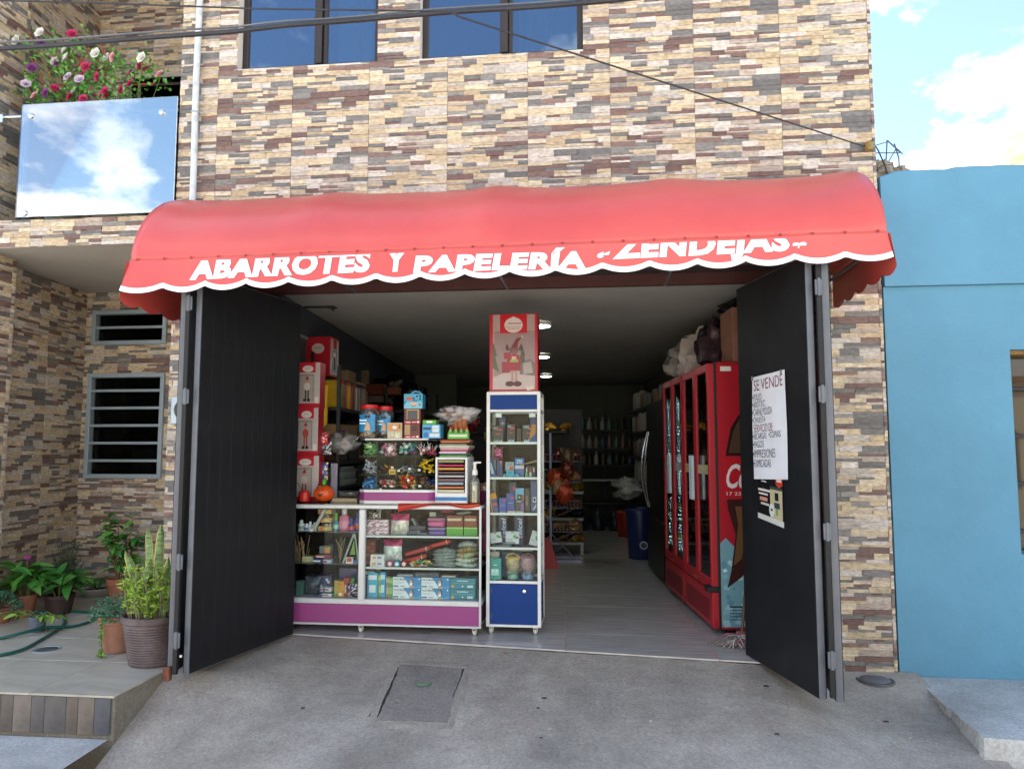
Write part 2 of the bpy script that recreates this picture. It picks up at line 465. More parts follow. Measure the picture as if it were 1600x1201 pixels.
# ---- stacked-stone ceramic tiles: each tile is a piece with its stones in relief
TW, TH = .6, .3
STONES = {'cream': ('#cdba9a', '#c6b393', '#d3c3a6', '#c0aa8a'), 'grey': ('#827f7b', '#73716f', '#8e8a85', '#6b6967'),
          'brown': ('#7c6159', '#735650', '#866a61', '#6e544e'), 'pale': ('#bfb4a8', '#c8beb3', '#b6a799', '#d0c6ba')}
def stone_layout(seed):
    r = random.Random(seed); out = []
    hs = [r.uniform(.03, .058) for _ in range(8)]; k = TH / sum(hs); z = 0
    for h in hs:
        h *= k; x = 0; ws = []
        while x < TW - 1e-6:
            w = r.uniform(.10, .205)
            if TW - x - w < .07: w = TW - x
            ws.append((x, x + w)); x += w
        for a, b in ws:
            def kind(): return r.choices(('cream', 'grey', 'brown', 'pale'), (.33, .28, .15, .24))[0]
            def col(t):
                c = lin(r.choice(STONES[t])); g = r.uniform(.76, 1.0); return tuple(v * g for v in c)
            if r.random() < .4:
                f = r.choice((.38, .5, .62)); zm = z + h * f
                out.append((a, b, z, zm, col(kind()), r.uniform(.004, .011)))
                if r.random() < .35 and b - a > .11:
                    c = a + (b - a) * r.uniform(.35, .65); t = kind()
                    out.append((a, c, zm, z + h, col(t), r.uniform(.004, .011))); out.append((c, b, zm, z + h, col(kind()), r.uniform(.004, .011)))
                else: out.append((a, b, zm, z + h, col(kind()), r.uniform(.004, .011)))
            else: out.append((a, b, z, z + h, col(kind()), r.uniform(.004, .012)))
        z += h
    return out
LAYOUTS = [stone_layout(100 + i) for i in range(9)]
def tile_mb(stones, x0, z0, x1, z1, holes, seed=0):
    """stones clipped to the tile's remaining area; local x along the wall, z up, relief towards -y"""
    mb = MB(); r = random.Random(seed); g = .0006; j = .0009
    def sub(rc, hs):
        rs = [rc]
        for h in hs:
            nx = []
            for a, b, c, d in rs:
                if h[1] <= a or h[0] >= b or h[3] <= c or h[2] >= d: nx.append((a, b, c, d)); continue
                if h[0] > a: nx.append((a, h[0], c, d))
                if h[1] < b: nx.append((h[1], b, c, d))
                m0, m1 = max(a, h[0]), min(b, h[1])
                if h[2] > c: nx.append((m0, m1, c, h[2]))
                if h[3] < d: nx.append((m0, m1, h[3], d))
            rs = nx
        return rs
    for a, b, c, d in sub((x0 + j, x1 - j, z0 + j, z1 - j), holes):
        mb.quad((a, -.002, c), (b, -.002, c), (b, -.002, d), (a, -.002, d), (.42, .36, .29))
    for a, b, c, d, col, dep in stones:
        a, b, c, d = max(a, x0 + j), min(b, x1 - j), max(c, z0 + j), min(d, z1 - j)
        if b - a < .006 or d - c < .004: continue
        for a2, b2, c2, d2 in sub((a, b, c, d), holes):
            if b2 - a2 < .004 or d2 - c2 < .003: continue
            # slightly uneven split face
            t = [dep + r.uniform(-.0025, .0025) for _ in range(4)]
            P = [(a2 + g, -t[0], c2 + g), (b2 - g, -t[1], c2 + g), (b2 - g, -t[2], d2 - g), (a2 + g, -t[3], d2 - g)]
            B = [(a2 + g, -.002, c2 + g), (b2 - g, -.002, c2 + g), (b2 - g, -.002, d2 - g), (a2 + g, -.002, d2 - g)]
            mb.add(P + B, ((0, 1, 2, 3), (4, 5, 1, 0), (5, 6, 2, 1), (6, 7, 3, 2), (7, 4, 0, 3)), col)
    return mb
_tiles = {}
def tiled(parent, org, rz, u0, u1, z0, z1, holes=(), uo=0., zo=-.2, seed=0, min_seen=None):
    """cover a wall (u along it, z up) with tile pieces"""
    r = random.Random(seed); i0 = math.floor((u0 - uo) / TW + 1e-6); i1 = math.ceil((u1 - uo) / TW - 1e-6)
    k0 = math.floor((z0 - zo) / TH + 1e-6); k1 = math.ceil((z1 - zo) / TH - 1e-6)
    ca, sa = math.cos(rz), math.sin(rz)
    for i in range(i0, i1):
        for k in range(k0, k1):
            a, c = uo + i * TW, zo + k * TH
            x0, x1, y0, y1 = max(u0 - a, 0), min(u1 - a, TW), max(z0 - c, 0), min(z1 - c, TH)
            if x1 - x0 < .012 or y1 - y0 < .012: continue
            v = r.randrange(len(LAYOUTS))
            hs = [(h[0] - a, h[1] - a, h[2] - c, h[3] - c) for h in holes if h[0] < a + x1 and h[1] > a + x0 and h[2] < c + y1 and h[3] > c + y0]
            full = not hs and x0 < 1e-6 and y0 < 1e-6 and x1 > TW - 1e-6 and y1 > TH - 1e-6
            if any(h[0] <= x0 + .01 and h[1] >= x1 - .01 and h[2] <= y0 + .01 and h[3] >= y1 - .01 for h in hs): continue
            if full:
                if v not in _tiles: _tiles[v] = tile_mb(LAYOUTS[v], 0, 0, TW, TH, [], v).mesh('tile', _mats['stone'], recalc=False)
                me = _tiles[v]
            else:
                mb = tile_mb(LAYOUTS[v], x0, y0, x1, y1, hs, v)
                if not mb.f: continue
                me = mb.mesh('tile', _mats['stone'], recalc=False)
            obj('tile', me, parent, (org[0] + a * ca, org[1] + a * sa, c), (0, 0, rz))

# ---- the shop building
FL, FR = -3.19, 1.943            # facade ends
JL, JR, LINT = -2.75, 1.41, 2.64  # shop opening
WINS = [(-2.733, -1.621, 4.265, 5.55, -2.115), (-1.295, -.073, 4.265, 5.55, -.665)]
bld = thing('store_building', 'two storey shop building faced with stacked stone tiles in cream grey and brown', 'building', (0, 0, 0))
fw = MB()
T = .22
for a, b, c, d in ((FL, JL, -.46, LINT), (JR, FR, -.46, LINT), (FL, FR, LINT, 4.265), (FL, WINS[0][0], 4.265, 5.55),
                   (WINS[0][1], WINS[1][0], 4.265, 5.55), (WINS[1][1], FR, 4.265, 5.55), (FL, FR, 5.55, 7.5)):
    fw.box(a, b, 0, T, c, d)
facade = fw.build('facade_wall', _mats['grout'], bld)
tiled(facade, (0, 0), 0, FL, FR, -.2, 5.2, holes=[(JL, JR, -1, LINT)] + [(w[0] - .0, w[1], w[2], w[3]) for w in WINS], uo=-2.88, zo=-.2, seed=3)
# plain reveals inside the opening
rv = MB()
rv.box(JL - .004, JL + .012, -.012, T + .004, -.1, LINT).box(JR - .012, JR + .004, -.012, T + .004, -.14, LINT).box(JL + .013, JR - .013, .0, T, LINT - .014, LINT + .002)
rv.build('opening_reveal', M('reveal_dark', '#3a2f2e', rough=.7, var=.1), facade)
MB().box(JL + .014, JR - .014, .17, .219, 2.54, LINT - .016).build('opening_beam', M('beam_maroon', '#45201f', rough=.6, var=.1), facade)
# side faces (right gable above the neighbour, left return into the recess)
sw = MB(); sw.box(FR - .2, FR - .002, T + .002, 9.3, -.46, 7.5); sw.build('gable_wall', _mats['plaster_white'], bld)
M('curtain', '#b9c4cd', rough=.9, var=.05, stretch=(14, 14, .6))
M('upper_room', '#6f7480', rough=.9)
for n, (a, b, c, d, mid) in enumerate(WINS):
    w = thing('window', None, None); w.parent = bld
    fr = MB(); y0, y1 = .07, .12; t = .045
    fr.rbox(a + .002, a + t, y0, y1, c + .002, d, .004).rbox(b - t, b - .002, y0, y1, c + .002, d, .004)
    fr.rbox(a + t, b - t, y0, y1, c + .002, c + .05, .004).rbox(a + t, b - t, y0, y1, d - .05, d - .002, .004)
    fr.rbox(mid - .03, mid + .03, y0 - .012, y1 - .004, c + .05, d - .05, .004)
    fr.rbox(mid + .034, mid + .062, y0 + .012, y1 - .006, c + .05, d - .05, .003)
    fr.build('frame', _mats['window_frame_dark'], w)
    for p0, p1, yy in ((a + t, mid - .03, .092), (mid + .062, b - t, .104)):
        MB().box(p0, p1, yy, yy + .004, c + .05, d - .05).build('pane', GLASS('pane_upper', '#bccad4', refl=.26, k=.9, rough=.0, gcol='#b9cbdc'), w)
    MB().box(a - .05, a + .001, -.004, .1, c - .0, d).build('reveal', _mats['plaster_white'], w)
    MB().box(a - .05, b, -.006, .07, c - .012, c + .001).build('sill', _mats['plaster_white'], w)
    cu = MB(); x0, x1 = mid + .09, b - .12 + .07 * n; m = 40
    vs = []
    for i in range(m + 1):
        x = x0 + (x1 - x0) * i / m; y = .26 + .018 * math.sin(i * .9) + .01 * math.sin(i * 2.3 + 1)
        vs += [(x, y, c + .0), (x, y, d)]
    cu.add(vs, [(2 * i, 2 * i + 2, 2 * i + 3, 2 * i + 1) for i in range(m)])
    cu.build('curtain', _mats['curtain'], w, smooth=True, ang=180)
up = MB(); up.box(FL + .02, FR - .22, 2.3, 2.4, 2.95, 7.3).box(FL, FR - .21, T + .002, 9.3, 7.3, 7.48).box(FL + .01, FR - .22, T + .003, 2.3, 4.1, 4.2)
up.build('upper_room_wall', _mats['upper_room'], bld)

# ---- recessed entrance bay on the left: soffit, balcony, side wall, back wall
ZS0, ZS1 = 2.92, 3.14
bal = MB(); bal.box(-6.4, FL - .002, .0, 1.9, ZS0 + .002, ZS1)
balc = bal.build('balcony_slab', _mats['plaster_soffit'], bld)
tiled(balc, (0, 0), 0, -5.2, FL - .003, ZS0, ZS1, uo=-3.19 - 9 * .6, zo=ZS0 - .04, seed=9)
BY = 1.668                       # back wall of the bay
LW = [(-5.0, .60), (-5.105, BY)]   # the slightly skewed side wall
BWIN = [(-5.035, -4.225, 1.065, 2.10), (-5.02, -4.225, 2.385, 2.735)]
bk = MB()
XA = -5.1
def wall_with_holes(mb, x0, x1, y0, y1, z0, z1, holes):
    xs = sorted({x0, x1, *[h[0] for h in holes], *[h[1] for h in holes]}); zs = sorted({z0, z1, *[h[2] for h in holes], *[h[3] for h in holes]})
    for a, b in zip(xs, xs[1:]):
        for c, d in zip(zs, zs[1:]):
            m, n = (a + b) / 2, (c + d) / 2
            if not any(h[0] < m < h[1] and h[2] < n < h[3] for h in holes): mb.box(a, b, y0, y1, c, d)
wall_with_holes(bk, -5.35, FL + .2, BY, BY + .15, -.2, ZS0, BWIN)
bw = bk.build('bay_back_wall', _mats['grout'], bld)
tiled(bw, (0, BY), 0, -5.12, FL, -.1, ZS0, holes=BWIN, uo=-4.74, zo=-.2, seed=21)
dx, dy = LW[1][0] - LW[0][0], LW[1][1] - LW[0][1]; LL = math.hypot(dx, dy); ang = math.atan2(dy, dx)
sd = MB(); sd.box(0, LL + .02, .002, .2, -.2, 6.6)     # local x along wall, face at y=0 looking to +X
so = sd.build('bay_side_wall', _mats['grout'], bld)
# its visible face points to +X: run the wall from back to front so that -y local is +X
so.location = (LW[1][0], LW[1][1], 0); so.rotation_euler = (0, 0, math.atan2(-dy, -dx) )
so.rotation_euler = (0, 0, math.atan2(LW[0][1] - LW[1][1], LW[0][0] - LW[1][0]) + PI)
so.rotation_euler = (0, 0, math.atan2(dy, dx)); so.location = (LW[0][0], LW[0][1], 0)
tiled(so, (0, 0), 0, 0, LL, -.1, ZS0, uo=-.12, zo=-.2, seed=33)
tiled(so, (0, 0), 0, 0, LL, ZS1, 6.4, uo=-.12, zo=-.2, seed=34)
pi = MB(); pi.box(0, .34, .002, .4, -.2, 7.0)
pil = pi.build('bay_pillar', _mats['grout'], bld)
pil.location = (-4.785, .0, 0); pil.rotation_euler = (0, 0, math.radians(90.5))
tiled(pil, (0, 0), 0, 0.0, .34, -.1, 6.4, holes=[(-.01, .35, ZS0 - .01, ZS1 + .01)], uo=-.3, zo=-.2, seed=44)
tiled(facade, (0, 0), 0, -5.18, -4.8, -.1, ZS0 - .005, uo=-5.2, zo=-.2, seed=46)
tiled(facade, (0, 0), 0, -5.18, -4.8, ZS1 + .005, 6.3, uo=-5.2, zo=-.2, seed=47)
MB().box(-14, -5.25, .4, 8, -.46, 7.2).build('unseen_left_wing', _mats['plaster_white'], bld)  # unseen wing, added to keep the sun off the lower pavement
# right return of the bay (end of the facade wall)
rt = MB(); rt.box(FL + .001, FL + .2, T + .002, BY - .001, -.2, 7.0)
rto = rt.build('bay_return_wall', _mats['grout'], bld)
# upper back wall of the balcony with the dark doorway
UD = [(-4.72, -3.4, ZS1, 5.14)]
ub = MB(); wall_with_holes(ub, -5.35, FL + .2, BY, BY + .15, ZS1, 6.6, UD)
ubo = ub.build('balcony_back_wall', _mats['grout'], bld)
tiled(ubo, (0, BY), 0, -5.12, FL, ZS1, 6.3, holes=[(-4.76, -3.36, ZS1 - .1, 5.18)], uo=-5.1, zo=-.2, seed=55)
df = MB(); df.box(-4.76, -4.72, BY - .02, BY + .1, ZS1, 5.18).box(-4.719, -3.36, BY - .02, BY + .1, 5.14, 5.18)
df.build('doorway_frame', _mats['plaster_soffit'], bld)
MB().box(-7.6, FL + .19, BY + .9, BY + 1.0, -.2, 6.6).box(-7.6, -7.5, -.3, BY + .9, -.2, 6.6).build('inner_wall', _mats['dark_room'], bld)  # second box is unseen, added to stop sky light leaking in
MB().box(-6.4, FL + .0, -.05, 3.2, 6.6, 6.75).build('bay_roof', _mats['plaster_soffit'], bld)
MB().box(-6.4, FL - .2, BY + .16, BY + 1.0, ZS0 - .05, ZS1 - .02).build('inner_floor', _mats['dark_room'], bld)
# barred windows in the bay
for n, (a, b, c, d) in enumerate(BWIN):
    w = thing('window', None, None); w.parent = bld
    fr = MB(); t = .042; y0, y1 = BY - .035, BY + .03
    fr.rbox(a, a + t, y0, y1, c, d, .004).rbox(b - t, b, y0, y1, c, d, .004).rbox(a + t, b - t, y0, y1, c, c + t, .004).rbox(a + t, b - t, y0, y1, d - t, d, .004)
    fr.build('frame', _mats['alu_grey'], w)
    nb = 5 if n == 0 else 1
    for i in range(nb):
        z = c + (d - c) * (i + 1) / (nb + 1)
        MB().rbox(a + t, b - t, y0 + .01, y0 + .034, z - .013, z + .013, .003).build('bar', _mats['alu_grey'], w)
    MB().box(a + t, b - t, BY + .04, BY + .045, c + t, d - t).build('pane', GLASS('pane_bay', '#9a9da0', refl=.0, k=.2), w)
# what shows through the lower bay window: a tiled kitchen splashback, a panel and a hanging plaque
kt = thing('kitchen_splashback', 'white tiled kitchen counter back seen through the lower barred window', 'splashback', (0, BY + .62, 1.0))
kb = MB(); kb.box(-4.95, -4.52, 0, .05, .05, .36); kb.build('panel', M('kitchen_panel', '#8f9092', rough=.5, var=.05, stretch=(1, 1, 60)), kt)
kl = MB(); kl.rbox(-4.76, -4.71, -.03, -.002, .12, .26, .004); kl.build('switch_plate', M('switch_blue', '#a5b4c4', rough=.4), kt)
for i in range(9):
    for k in range(2):
        MB().rbox(-4.95 + i * .06 + .03 * k, -4.953 + i * .06 + .055 + .03 * k, -.002, .03, .37 + k * .035, .40 + k * .035, .003).build('splash_tile', M('splash_tile', '#5a4a40' if False else '#6b5f57', rough=.2), kt)
kp = thing('hanging_plaque', 'dark wooden plaque on two cords hanging behind the lower barred window', 'plaque', (-4.42, BY + .4, 1.2))
MB().prism([(-.11, .02), (-.07, .0), (0, -.03), (.07, .0), (.11, .02), (.11, .15), (.09, .19), (-.09, .19), (-.11, .15)], .015, 'y').build('board', M('plaque_red', '#4e2b29', rough=.5), kp)
q = MB(); q.cyl((-.06, .007, .18), (-.045, .007, .42), .003, n=6).cyl((.06, .007, .18), (.045, .007, .42), .003, n=6); q.build('cord', M('cord', '#9b948a', rough=.8), kp)

# ---- shop room (walls and ceiling lean a little off the facade's square)
SK = .0785
def sk(x, Y): return x - SK * (Y - .22)
CZ, BKY = 2.55, 8.9
rm = thing('shop_room', 'dim shop room with grey painted walls and plain white ceiling', 'room', (0, 0, 0))
MB().add([(sk(-2.42, .225), .225, CZ), (sk(1.56, .225), .225, CZ), (sk(1.56, BKY), BKY, CZ), (sk(-2.42, BKY), BKY, CZ)] +
         [(sk(-2.42, .225), .225, CZ + .3), (sk(1.56, .225), .225, CZ + .3), (sk(1.56, BKY), BKY, CZ + .3), (sk(-2.42, BKY), BKY, CZ + .3)],
         ((0, 1, 2, 3), (7, 6, 5, 4), (0, 4, 5, 1), (1, 5, 6, 2), (2, 6, 7, 3), (3, 7, 4, 0))).build('ceiling', _mats['ceiling_paint'], rm)
def skwall(x0, x1, Y0, Y1, z0, z1):
    return MB().add([(sk(x, Y), Y, z) for z in (z0, z1) for x, Y in ((x0, Y0), (x1, Y0), (x1, Y1), (x0, Y1))],
                    ((3, 2, 1, 0), (4, 5, 6, 7), (0, 1, 5, 4), (1, 2, 6, 5), (2, 3, 7, 6), (3, 0, 4, 7)))
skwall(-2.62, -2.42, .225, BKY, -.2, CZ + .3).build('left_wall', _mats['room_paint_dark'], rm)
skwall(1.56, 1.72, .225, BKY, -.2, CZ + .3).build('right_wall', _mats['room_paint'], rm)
skwall(-2.42, 1.56, BKY, BKY + .2, -.2, CZ + .3).build('back_wall', _mats['room_paint'], rm)
skwall(-2.6, -1.75, 6.6, 6.75, 0.0, CZ - .002).build('partition_wall', _mats['room_paint'], rm)
cj = MB(); cj.rbox(sk(-2.42, 1) + .0, sk(-2.42, 1) + .03, .5, 1.35, 2.28, 2.31, .004); cj.rbox(sk(-2.42, 1.3) + .0, sk(-2.42, 1.3) + .03, 1.33, 1.36, 1.9, 2.28, .004)
cj.build('cable_duct', _mats['room_paint'], rm)
# ceiling lamps that are lit
M('lamp_lit', '#ffffff', emis='#f4fff4', estr=9.)
for x, y in ((845, 503), (847, 553), (853, 584)):
    gx, gy = G(x, y, CZ)
    lp = thing('ceiling_lamp', 'small round ceiling lamp lit white, one of a row above the aisle', 'lamp', (gx, gy, CZ - .045), 0, 'ceiling lamps in a row')
    MB().lathe([(.0, .0), (.085, .0), (.085, .03)], n=20).build('diffuser', _mats['lamp_lit'], lp, smooth=True)
    MB().lathe([(.087, .004), (.1, .004), (.1, .043), (.087, .043), (.087, .004)], n=20).build('rim', M('lamp_rim', '#d8d8d4', rough=.4), lp, smooth=True)

# ---- shop floor: long wood-look tiles with an uneven front edge
M('floor_tile', '#bdb9b3', rough=.16, var=.14, scale=3.2, stretch=(1.0, 9, 1), bump=.03, bscale=12, spec=.5)
def yedge(x): return .13 - .119 * (x + 2.2)
flr = struct('shop_floor', skwall(-2.6, 1.7, .25, BKY, -.1, -.006), _mats['grout'])
FA = -.053
def fu(u, v): return (u * math.cos(-FA * 0) + FA * v, v)
rows = [None] + [.36 + .495 * i for i in range(18)]
k = 0
for i in range(-3, 3):
    u0, u1 = -.222 + i * .993, min(-.222 + (i + 1) * .993, 1.4)
    if u1 <= u0: continue
    for r_ in range(len(rows) - 1):
        off = 0 if r_ % 2 == 0 else 0
        pts = []
        for (u, side) in ((u0 + .0015, 0), (u1 - .0015, 0), (u1 - .0015, 1), (u0 + .0015, 1)):
            if side == 0 and r_ == 0:
                x = u; pts.append((x, yedge(x)))
            else:
                v = (rows[r_ + 1] - .0015) if side else (rows[r_] + .0015)
                pts.append(fu(u, v))
        cx = sum(p[0] for p in pts) / 4; cy = sum(p[1] for p in pts) / 4
        if cx < sk(-2.95, cy) or cx > sk(2.0, cy): continue
        dz = rnd.uniform(-.0006, .0006)
        o = MB().prism([(p[0] - cx, p[1] - cy) for p in pts], .01, 'z').build('floor_tile', _mats['floor_tile'], flr)
        o.location = (cx, cy, -.01 + dz)

# ---- concrete ramp in front of the opening, its hatch
def sstep(a, b, x): t = max(0, min(1, (x - a) / (b - a))); return t * t * (3 - 2 * t)
def ramp_z(x, y):
    d = max(0, yedge(min(x, 1.0)) - y)
    zl = -.014 - .03 * d - .42 * max(0, d - .85); zm = -.014 - .155 * d; zr = -.105 - .125 * max(0, -y)
    wl_, wr = sstep(-1.7, -2.65, x), sstep(.95, 1.55, x)
    z = zm * (1 - wl_) + zl * wl_
    z = z * (1 - wr) + zr * wr
    z += .006 * mnoise.noise(Vector((x * 1.7, y * 1.7, 3))) + .003 * mnoise.noise(Vector((x * 6, y * 6, 1)))
    return max(z, -.45)
RX0, RX1 = -2.70, 2.06
nx, ny = 96, 56
HX = (-1.29, -.86, -.37, -1.0)
rmp = MB(); vs = []
for j in range(ny + 1):
    t = j / ny
    for i in range(nx + 1):
        x = RX0 + (RX1 - RX0) * i / nx
        ye = yedge(x) - .001 if x < 1.1 else (1 - sstep(1.1, 1.42, x)) * (yedge(1.1) - .001) + sstep(1.1, 1.42, x) * (-.001)
        y = ye + (-2.4 - ye) * t ** 1.25
        vs.append((x, y, ramp_z(x, y)))
fs = []
for j in range(ny):
    for i in range(nx):
        q = (j * (nx + 1) + i, j * (nx + 1) + i + 1, (j + 1) * (nx + 1) + i + 1, (j + 1) * (nx + 1) + i)
        cx = sum(vs[a][0] for a in q) / 4; cy = sum(vs[a][1] for a in q) / 4
        if HX[0] < cx < HX[1] and HX[3] < cy < HX[2]: continue
        fs.append(q)
rmp.add(vs, fs)
ramp = struct('driveway_ramp', rmp, _mats['concrete_ramp'], smooth=True, ang=60, recalc=False)
for p in ramp.data.polygons: p.flip()
_gr = random.Random(61)
for _i in range(9):
    x_, y_ = _gr.uniform(-2.3, 1.7), _gr.uniform(-1.25, -.35); s_ = _gr.uniform(.008, .02)
    MB().poly([(x_ + s_ * _gr.uniform(.7, 1.2) * math.cos(a_), y_ + s_ * _gr.uniform(.7, 1.2) * math.sin(a_), ramp_z(x_, y_) + .004) for a_ in [k_ * .628 for k_ in range(10)]]).build('gum_spot', M('gum_dark', '#4a4745', rough=.8), ramp, recalc=False)
for _i in range(16):
    x_, y_ = _gr.uniform(-2.4, 1.8), _gr.uniform(-1.25, -.25); s_ = _gr.uniform(.005, .011)
    MB().blob((x_, y_, ramp_z(x_, y_) + s_ * .5), (s_, s_ * .8, s_ * .6), _i, .3, 2, 7, 5).build('pebble', M('pebble', '#a39a8e', rough=.9, var=.2), ramp, smooth=True)
def on_ramp(px, py):
    z = -.1
    for _ in range(12):
        x, y = G(px, py, z); z = ramp_z(x, y)
    return x, y, z
# hatch: slab with broken edge, dark joint under it
hc = [on_ramp(*q) for q in ((586, 1128), (700, 1131), (725, 1043), (625, 1037))]
hx0, hy0 = sum(p[0] for p in hc) / 4, sum(p[1] for p in hc) / 4
ht = thing('manhole_hatch', 'rectangular concrete hatch with ragged dark joint set in the driveway ramp', 'hatch', (hx0, hy0, 0))
def hatch_outline(g, jag, seed):
    r = random.Random(seed); out = []
    for a in range(4):
        p, q_ = hc[a], hc[(a + 1) % 4]
        for i in range(14):
            t = i / 14; x = p[0] + (q_[0] - p[0]) * t; y = p[1] + (q_[1] - p[1]) * t
            ddx, ddy = x - hx0, y - hy0; l = math.hypot(ddx, ddy)
            e = g + r.uniform(-jag, jag); out.append((x + ddx / l * e, y + ddy / l * e))
    return out
ho = hatch_outline(-.012, .006, 2); hj = hatch_outline(.05, .012, 5); hk = hatch_outline(.007, .005, 8)
mb = MB(); c0 = [(x - hx0, y - hy0, ramp_z(x, y) + .003) for x, y in ho]
mb.poly(c0); n = len(c0)
mb.add(c0 + [(x, y, z - .05) for x, y, z in c0], [(i, n + i, n + (i + 1) % n, (i + 1) % n) for i in range(n)])
mb.build('lid', _mats['concrete_hatch'], ht)
mb = MB(); a = [(x - hx0, y - hy0, ramp_z(x, y) + .0015) for x, y in hk]; b = [(x - hx0, y - hy0, ramp_z(x, y) + .003) for x, y in hj]
b2 = [(x - hx0 + (x - hx0) * .12, y - hy0 + (y - hy0) * .1, ramp_z(hx0 + (x - hx0) * 1.12, hy0 + (y - hy0) * 1.1) - .012) for x, y in hj]
mb.add(a + b + b2 + [(x, y, z - .06) for x, y, z in a], [(i, (i + 1) % n, n + (i + 1) % n, n + i) for i in range(n)] +
       [(n + i, n + (i + 1) % n, 2 * n + (i + 1) % n, 2 * n + i) for i in range(n)] + [(i, 3 * n + i, 3 * n + (i + 1) % n, (i + 1) % n) for i in range(n)])
mb.build('collar', _mats['concrete_ramp'], ht, smooth=True, ang=35)
mb = MB(); mb.poly([(x, y, z - .055) for x, y, z in a]); mb.build('joint_gap', M('joint_dark', '#1b1a19', rough=.95), ht)
hz = ramp_z(hx0 + .03, hy0 + .1) + .005
mb = MB(); mb.tube([(-.02 + .05 * math.cos(t), .1 + .045 * math.sin(t) , hz + .006) for t in [PI + i * PI / 8 for i in range(9)]], .005, 6)
mb.build('lifting_loop', M('green_wire', '#4f7a58', rough=.6, var=.2), ht, smooth=True)

# ---- pavement slab in front of the neighbour
sl = MB(); r = random.Random(4); top = []; N_ = 26
for i in range(N_ + 1):
    y = -.02 + (-1.07 + .02) * i / N_; top.append((2.03 - .07 * (i / N_) + r.uniform(-.008, .008) + (0.015 if i < 3 else 0), y))
front = [(1.96 + (7 - 1.96) * i / 30, -1.07 + r.uniform(-.012, .012) - .012 * i) for i in range(1, 31)]
outl = top + front + [(7, -.001), (2.045, -.001)]
n = len(outl); z0 = [(-.13 + (.004 * mnoise.noise(Vector((p[0] * 3, p[1] * 3, 0))))) for p in outl]
sl.add([(p[0], p[1], z) for p, z in zip(outl, z0)] + [(p[0] - .012, p[1] - .012, -.46) for p in outl],
       [tuple(range(n))] + [(i, n + i, n + (i + 1) % n, (i + 1) % n) for i in range(n)])
struct('pavement_slab', sl, _mats['concrete_slab'])
cl = thing('cleanout_cover', 'round grey drain cleanout cover set in the concrete beside the stone pillar', 'drain cover', (1.755, -.13, ramp_z(1.755, -.13)))
MB().lathe([(.0, .012), (.045, .016), (.06, .012), (.085, .01), (.095, .003), (.1, -.01)], n=24).build('lid', M('cleanout_grey', '#77787c', rough=.5, var=.15, metal=.2, dirt=.4), cl, smooth=True)
MB().lathe([(.1, -.01), (.1, .006), (.115, .004), (.12, -.01)], n=24).build('rim', M('cleanout_rim', '#55534f', rough=.7, var=.2), cl, smooth=True)

# ---- patio: raised floor with stone-look tiles, tiled riser, lower pavement
PZ = -.03
M('patio_tile', '#b8b09e', rough=.42, var=.12, scale=2.4, stretch=(1, 3.2, 1), dirt=.3, dcol='#7d7466', dscale=3, bump=.05, bscale=25)
pt = MB(); pt.box(-6.3, -2.70, -1.235, BY - .002, -.44, PZ - .008)
pat = struct('patio_floor', pt, _mats['concrete_side'])
xs = [-2.70, -3.215, -3.765, -4.315, -4.865, -5.415]; ys = [-1.25, -.61, -.06, .49, 1.04, 1.59, BY - .01]
for a in range(len(xs) - 1):
    for b in range(len(ys) - 1):
        x1, x0, y0, y1 = xs[a] - .002, xs[a + 1] + .002, ys[b] + .002, ys[b + 1] - .002
        o = MB().rbox(-(x1 - x0) / 2, (x1 - x0) / 2, -(y1 - y0) / 2, (y1 - y0) / 2, 0, .012, .0015).build('floor_tile', _mats['patio_tile'], pat)
        o.location = ((x0 + x1) / 2, (y0 + y1) / 2, PZ - .012 + rnd.uniform(-.0008, .0008))
r = random.Random(12); x = -2.72
for i in range(26):
    w = r.uniform(.06, .13)
    c = r.choice(('#5f564e', '#514e4e', '#6b6259', '#595553', '#716860', '#4f5155'))
    o = MB().rbox(-w / 2, w / 2, -.012, 0, -.2, 0, .002, c).build('riser_tile', M('riser_tile', vcol=True, rough=.45, var=.22, scale=7, bump=.1), pat)
    o.location = (x - w / 2, -1.237, PZ - .014); x -= w + .002
dr = thing('floor_drain', 'round metal floor drain in the patio beside the green hose', 'drain cover', (*G(73, 1014, PZ), PZ))
MB().lathe([(0, .003), (.06, .004), (.072, .002), (.08, -.004)], n=22).build('grate', M('drain_steel', '#8f959a', rough=.3, metal=.8, var=.1), dr, smooth=True)
MB().lathe([(.08, -.004), (.082, .003), (.094, .002), (.097, -.004)], n=22).build('rim', _mats['alu_grey'], dr, smooth=True)
lp_ = MB(); m = 20; vs = []
for i in range(m + 1):
    for j in range(9):
        x = -7 + (-2.72 + 7) * i / m; y = -1.255 - 1.3 * j / 8
        vs.append((x, y, -.262 - .05 * j / 8 + .004 * mnoise.noise(Vector((x * 2, y * 2, 5)))))
lp_.add(vs, [(i * 9 + j, i * 9 + j + 1, (i + 1) * 9 + j + 1, (i + 1) * 9 + j) for i in range(m) for j in range(8)])
o = struct('lower_pavement', lp_, _mats['concrete_slab'], smooth=True, recalc=False)
for p in o.data.polygons: p.flip()

# ---- the blue neighbour
M('blue_wall', '#568ca6', rough=.7, var=.07, scale=1.1, bump=.4, bscale=13, dirt=.35, dcol='#4a7f99', dscale=1.6)
bh = thing('blue_house', 'single storey house with plain sky blue plastered wall', 'house', (0, 0, 0))
BWN = (2.745, 3.75, .665, 2.01)
b1 = MB(); wall_with_holes(b1, FR + .014, 7.0, .004, .25, -.46, 2.45, [BWN]); b1.build('wall', _mats['blue_wall'], bh)
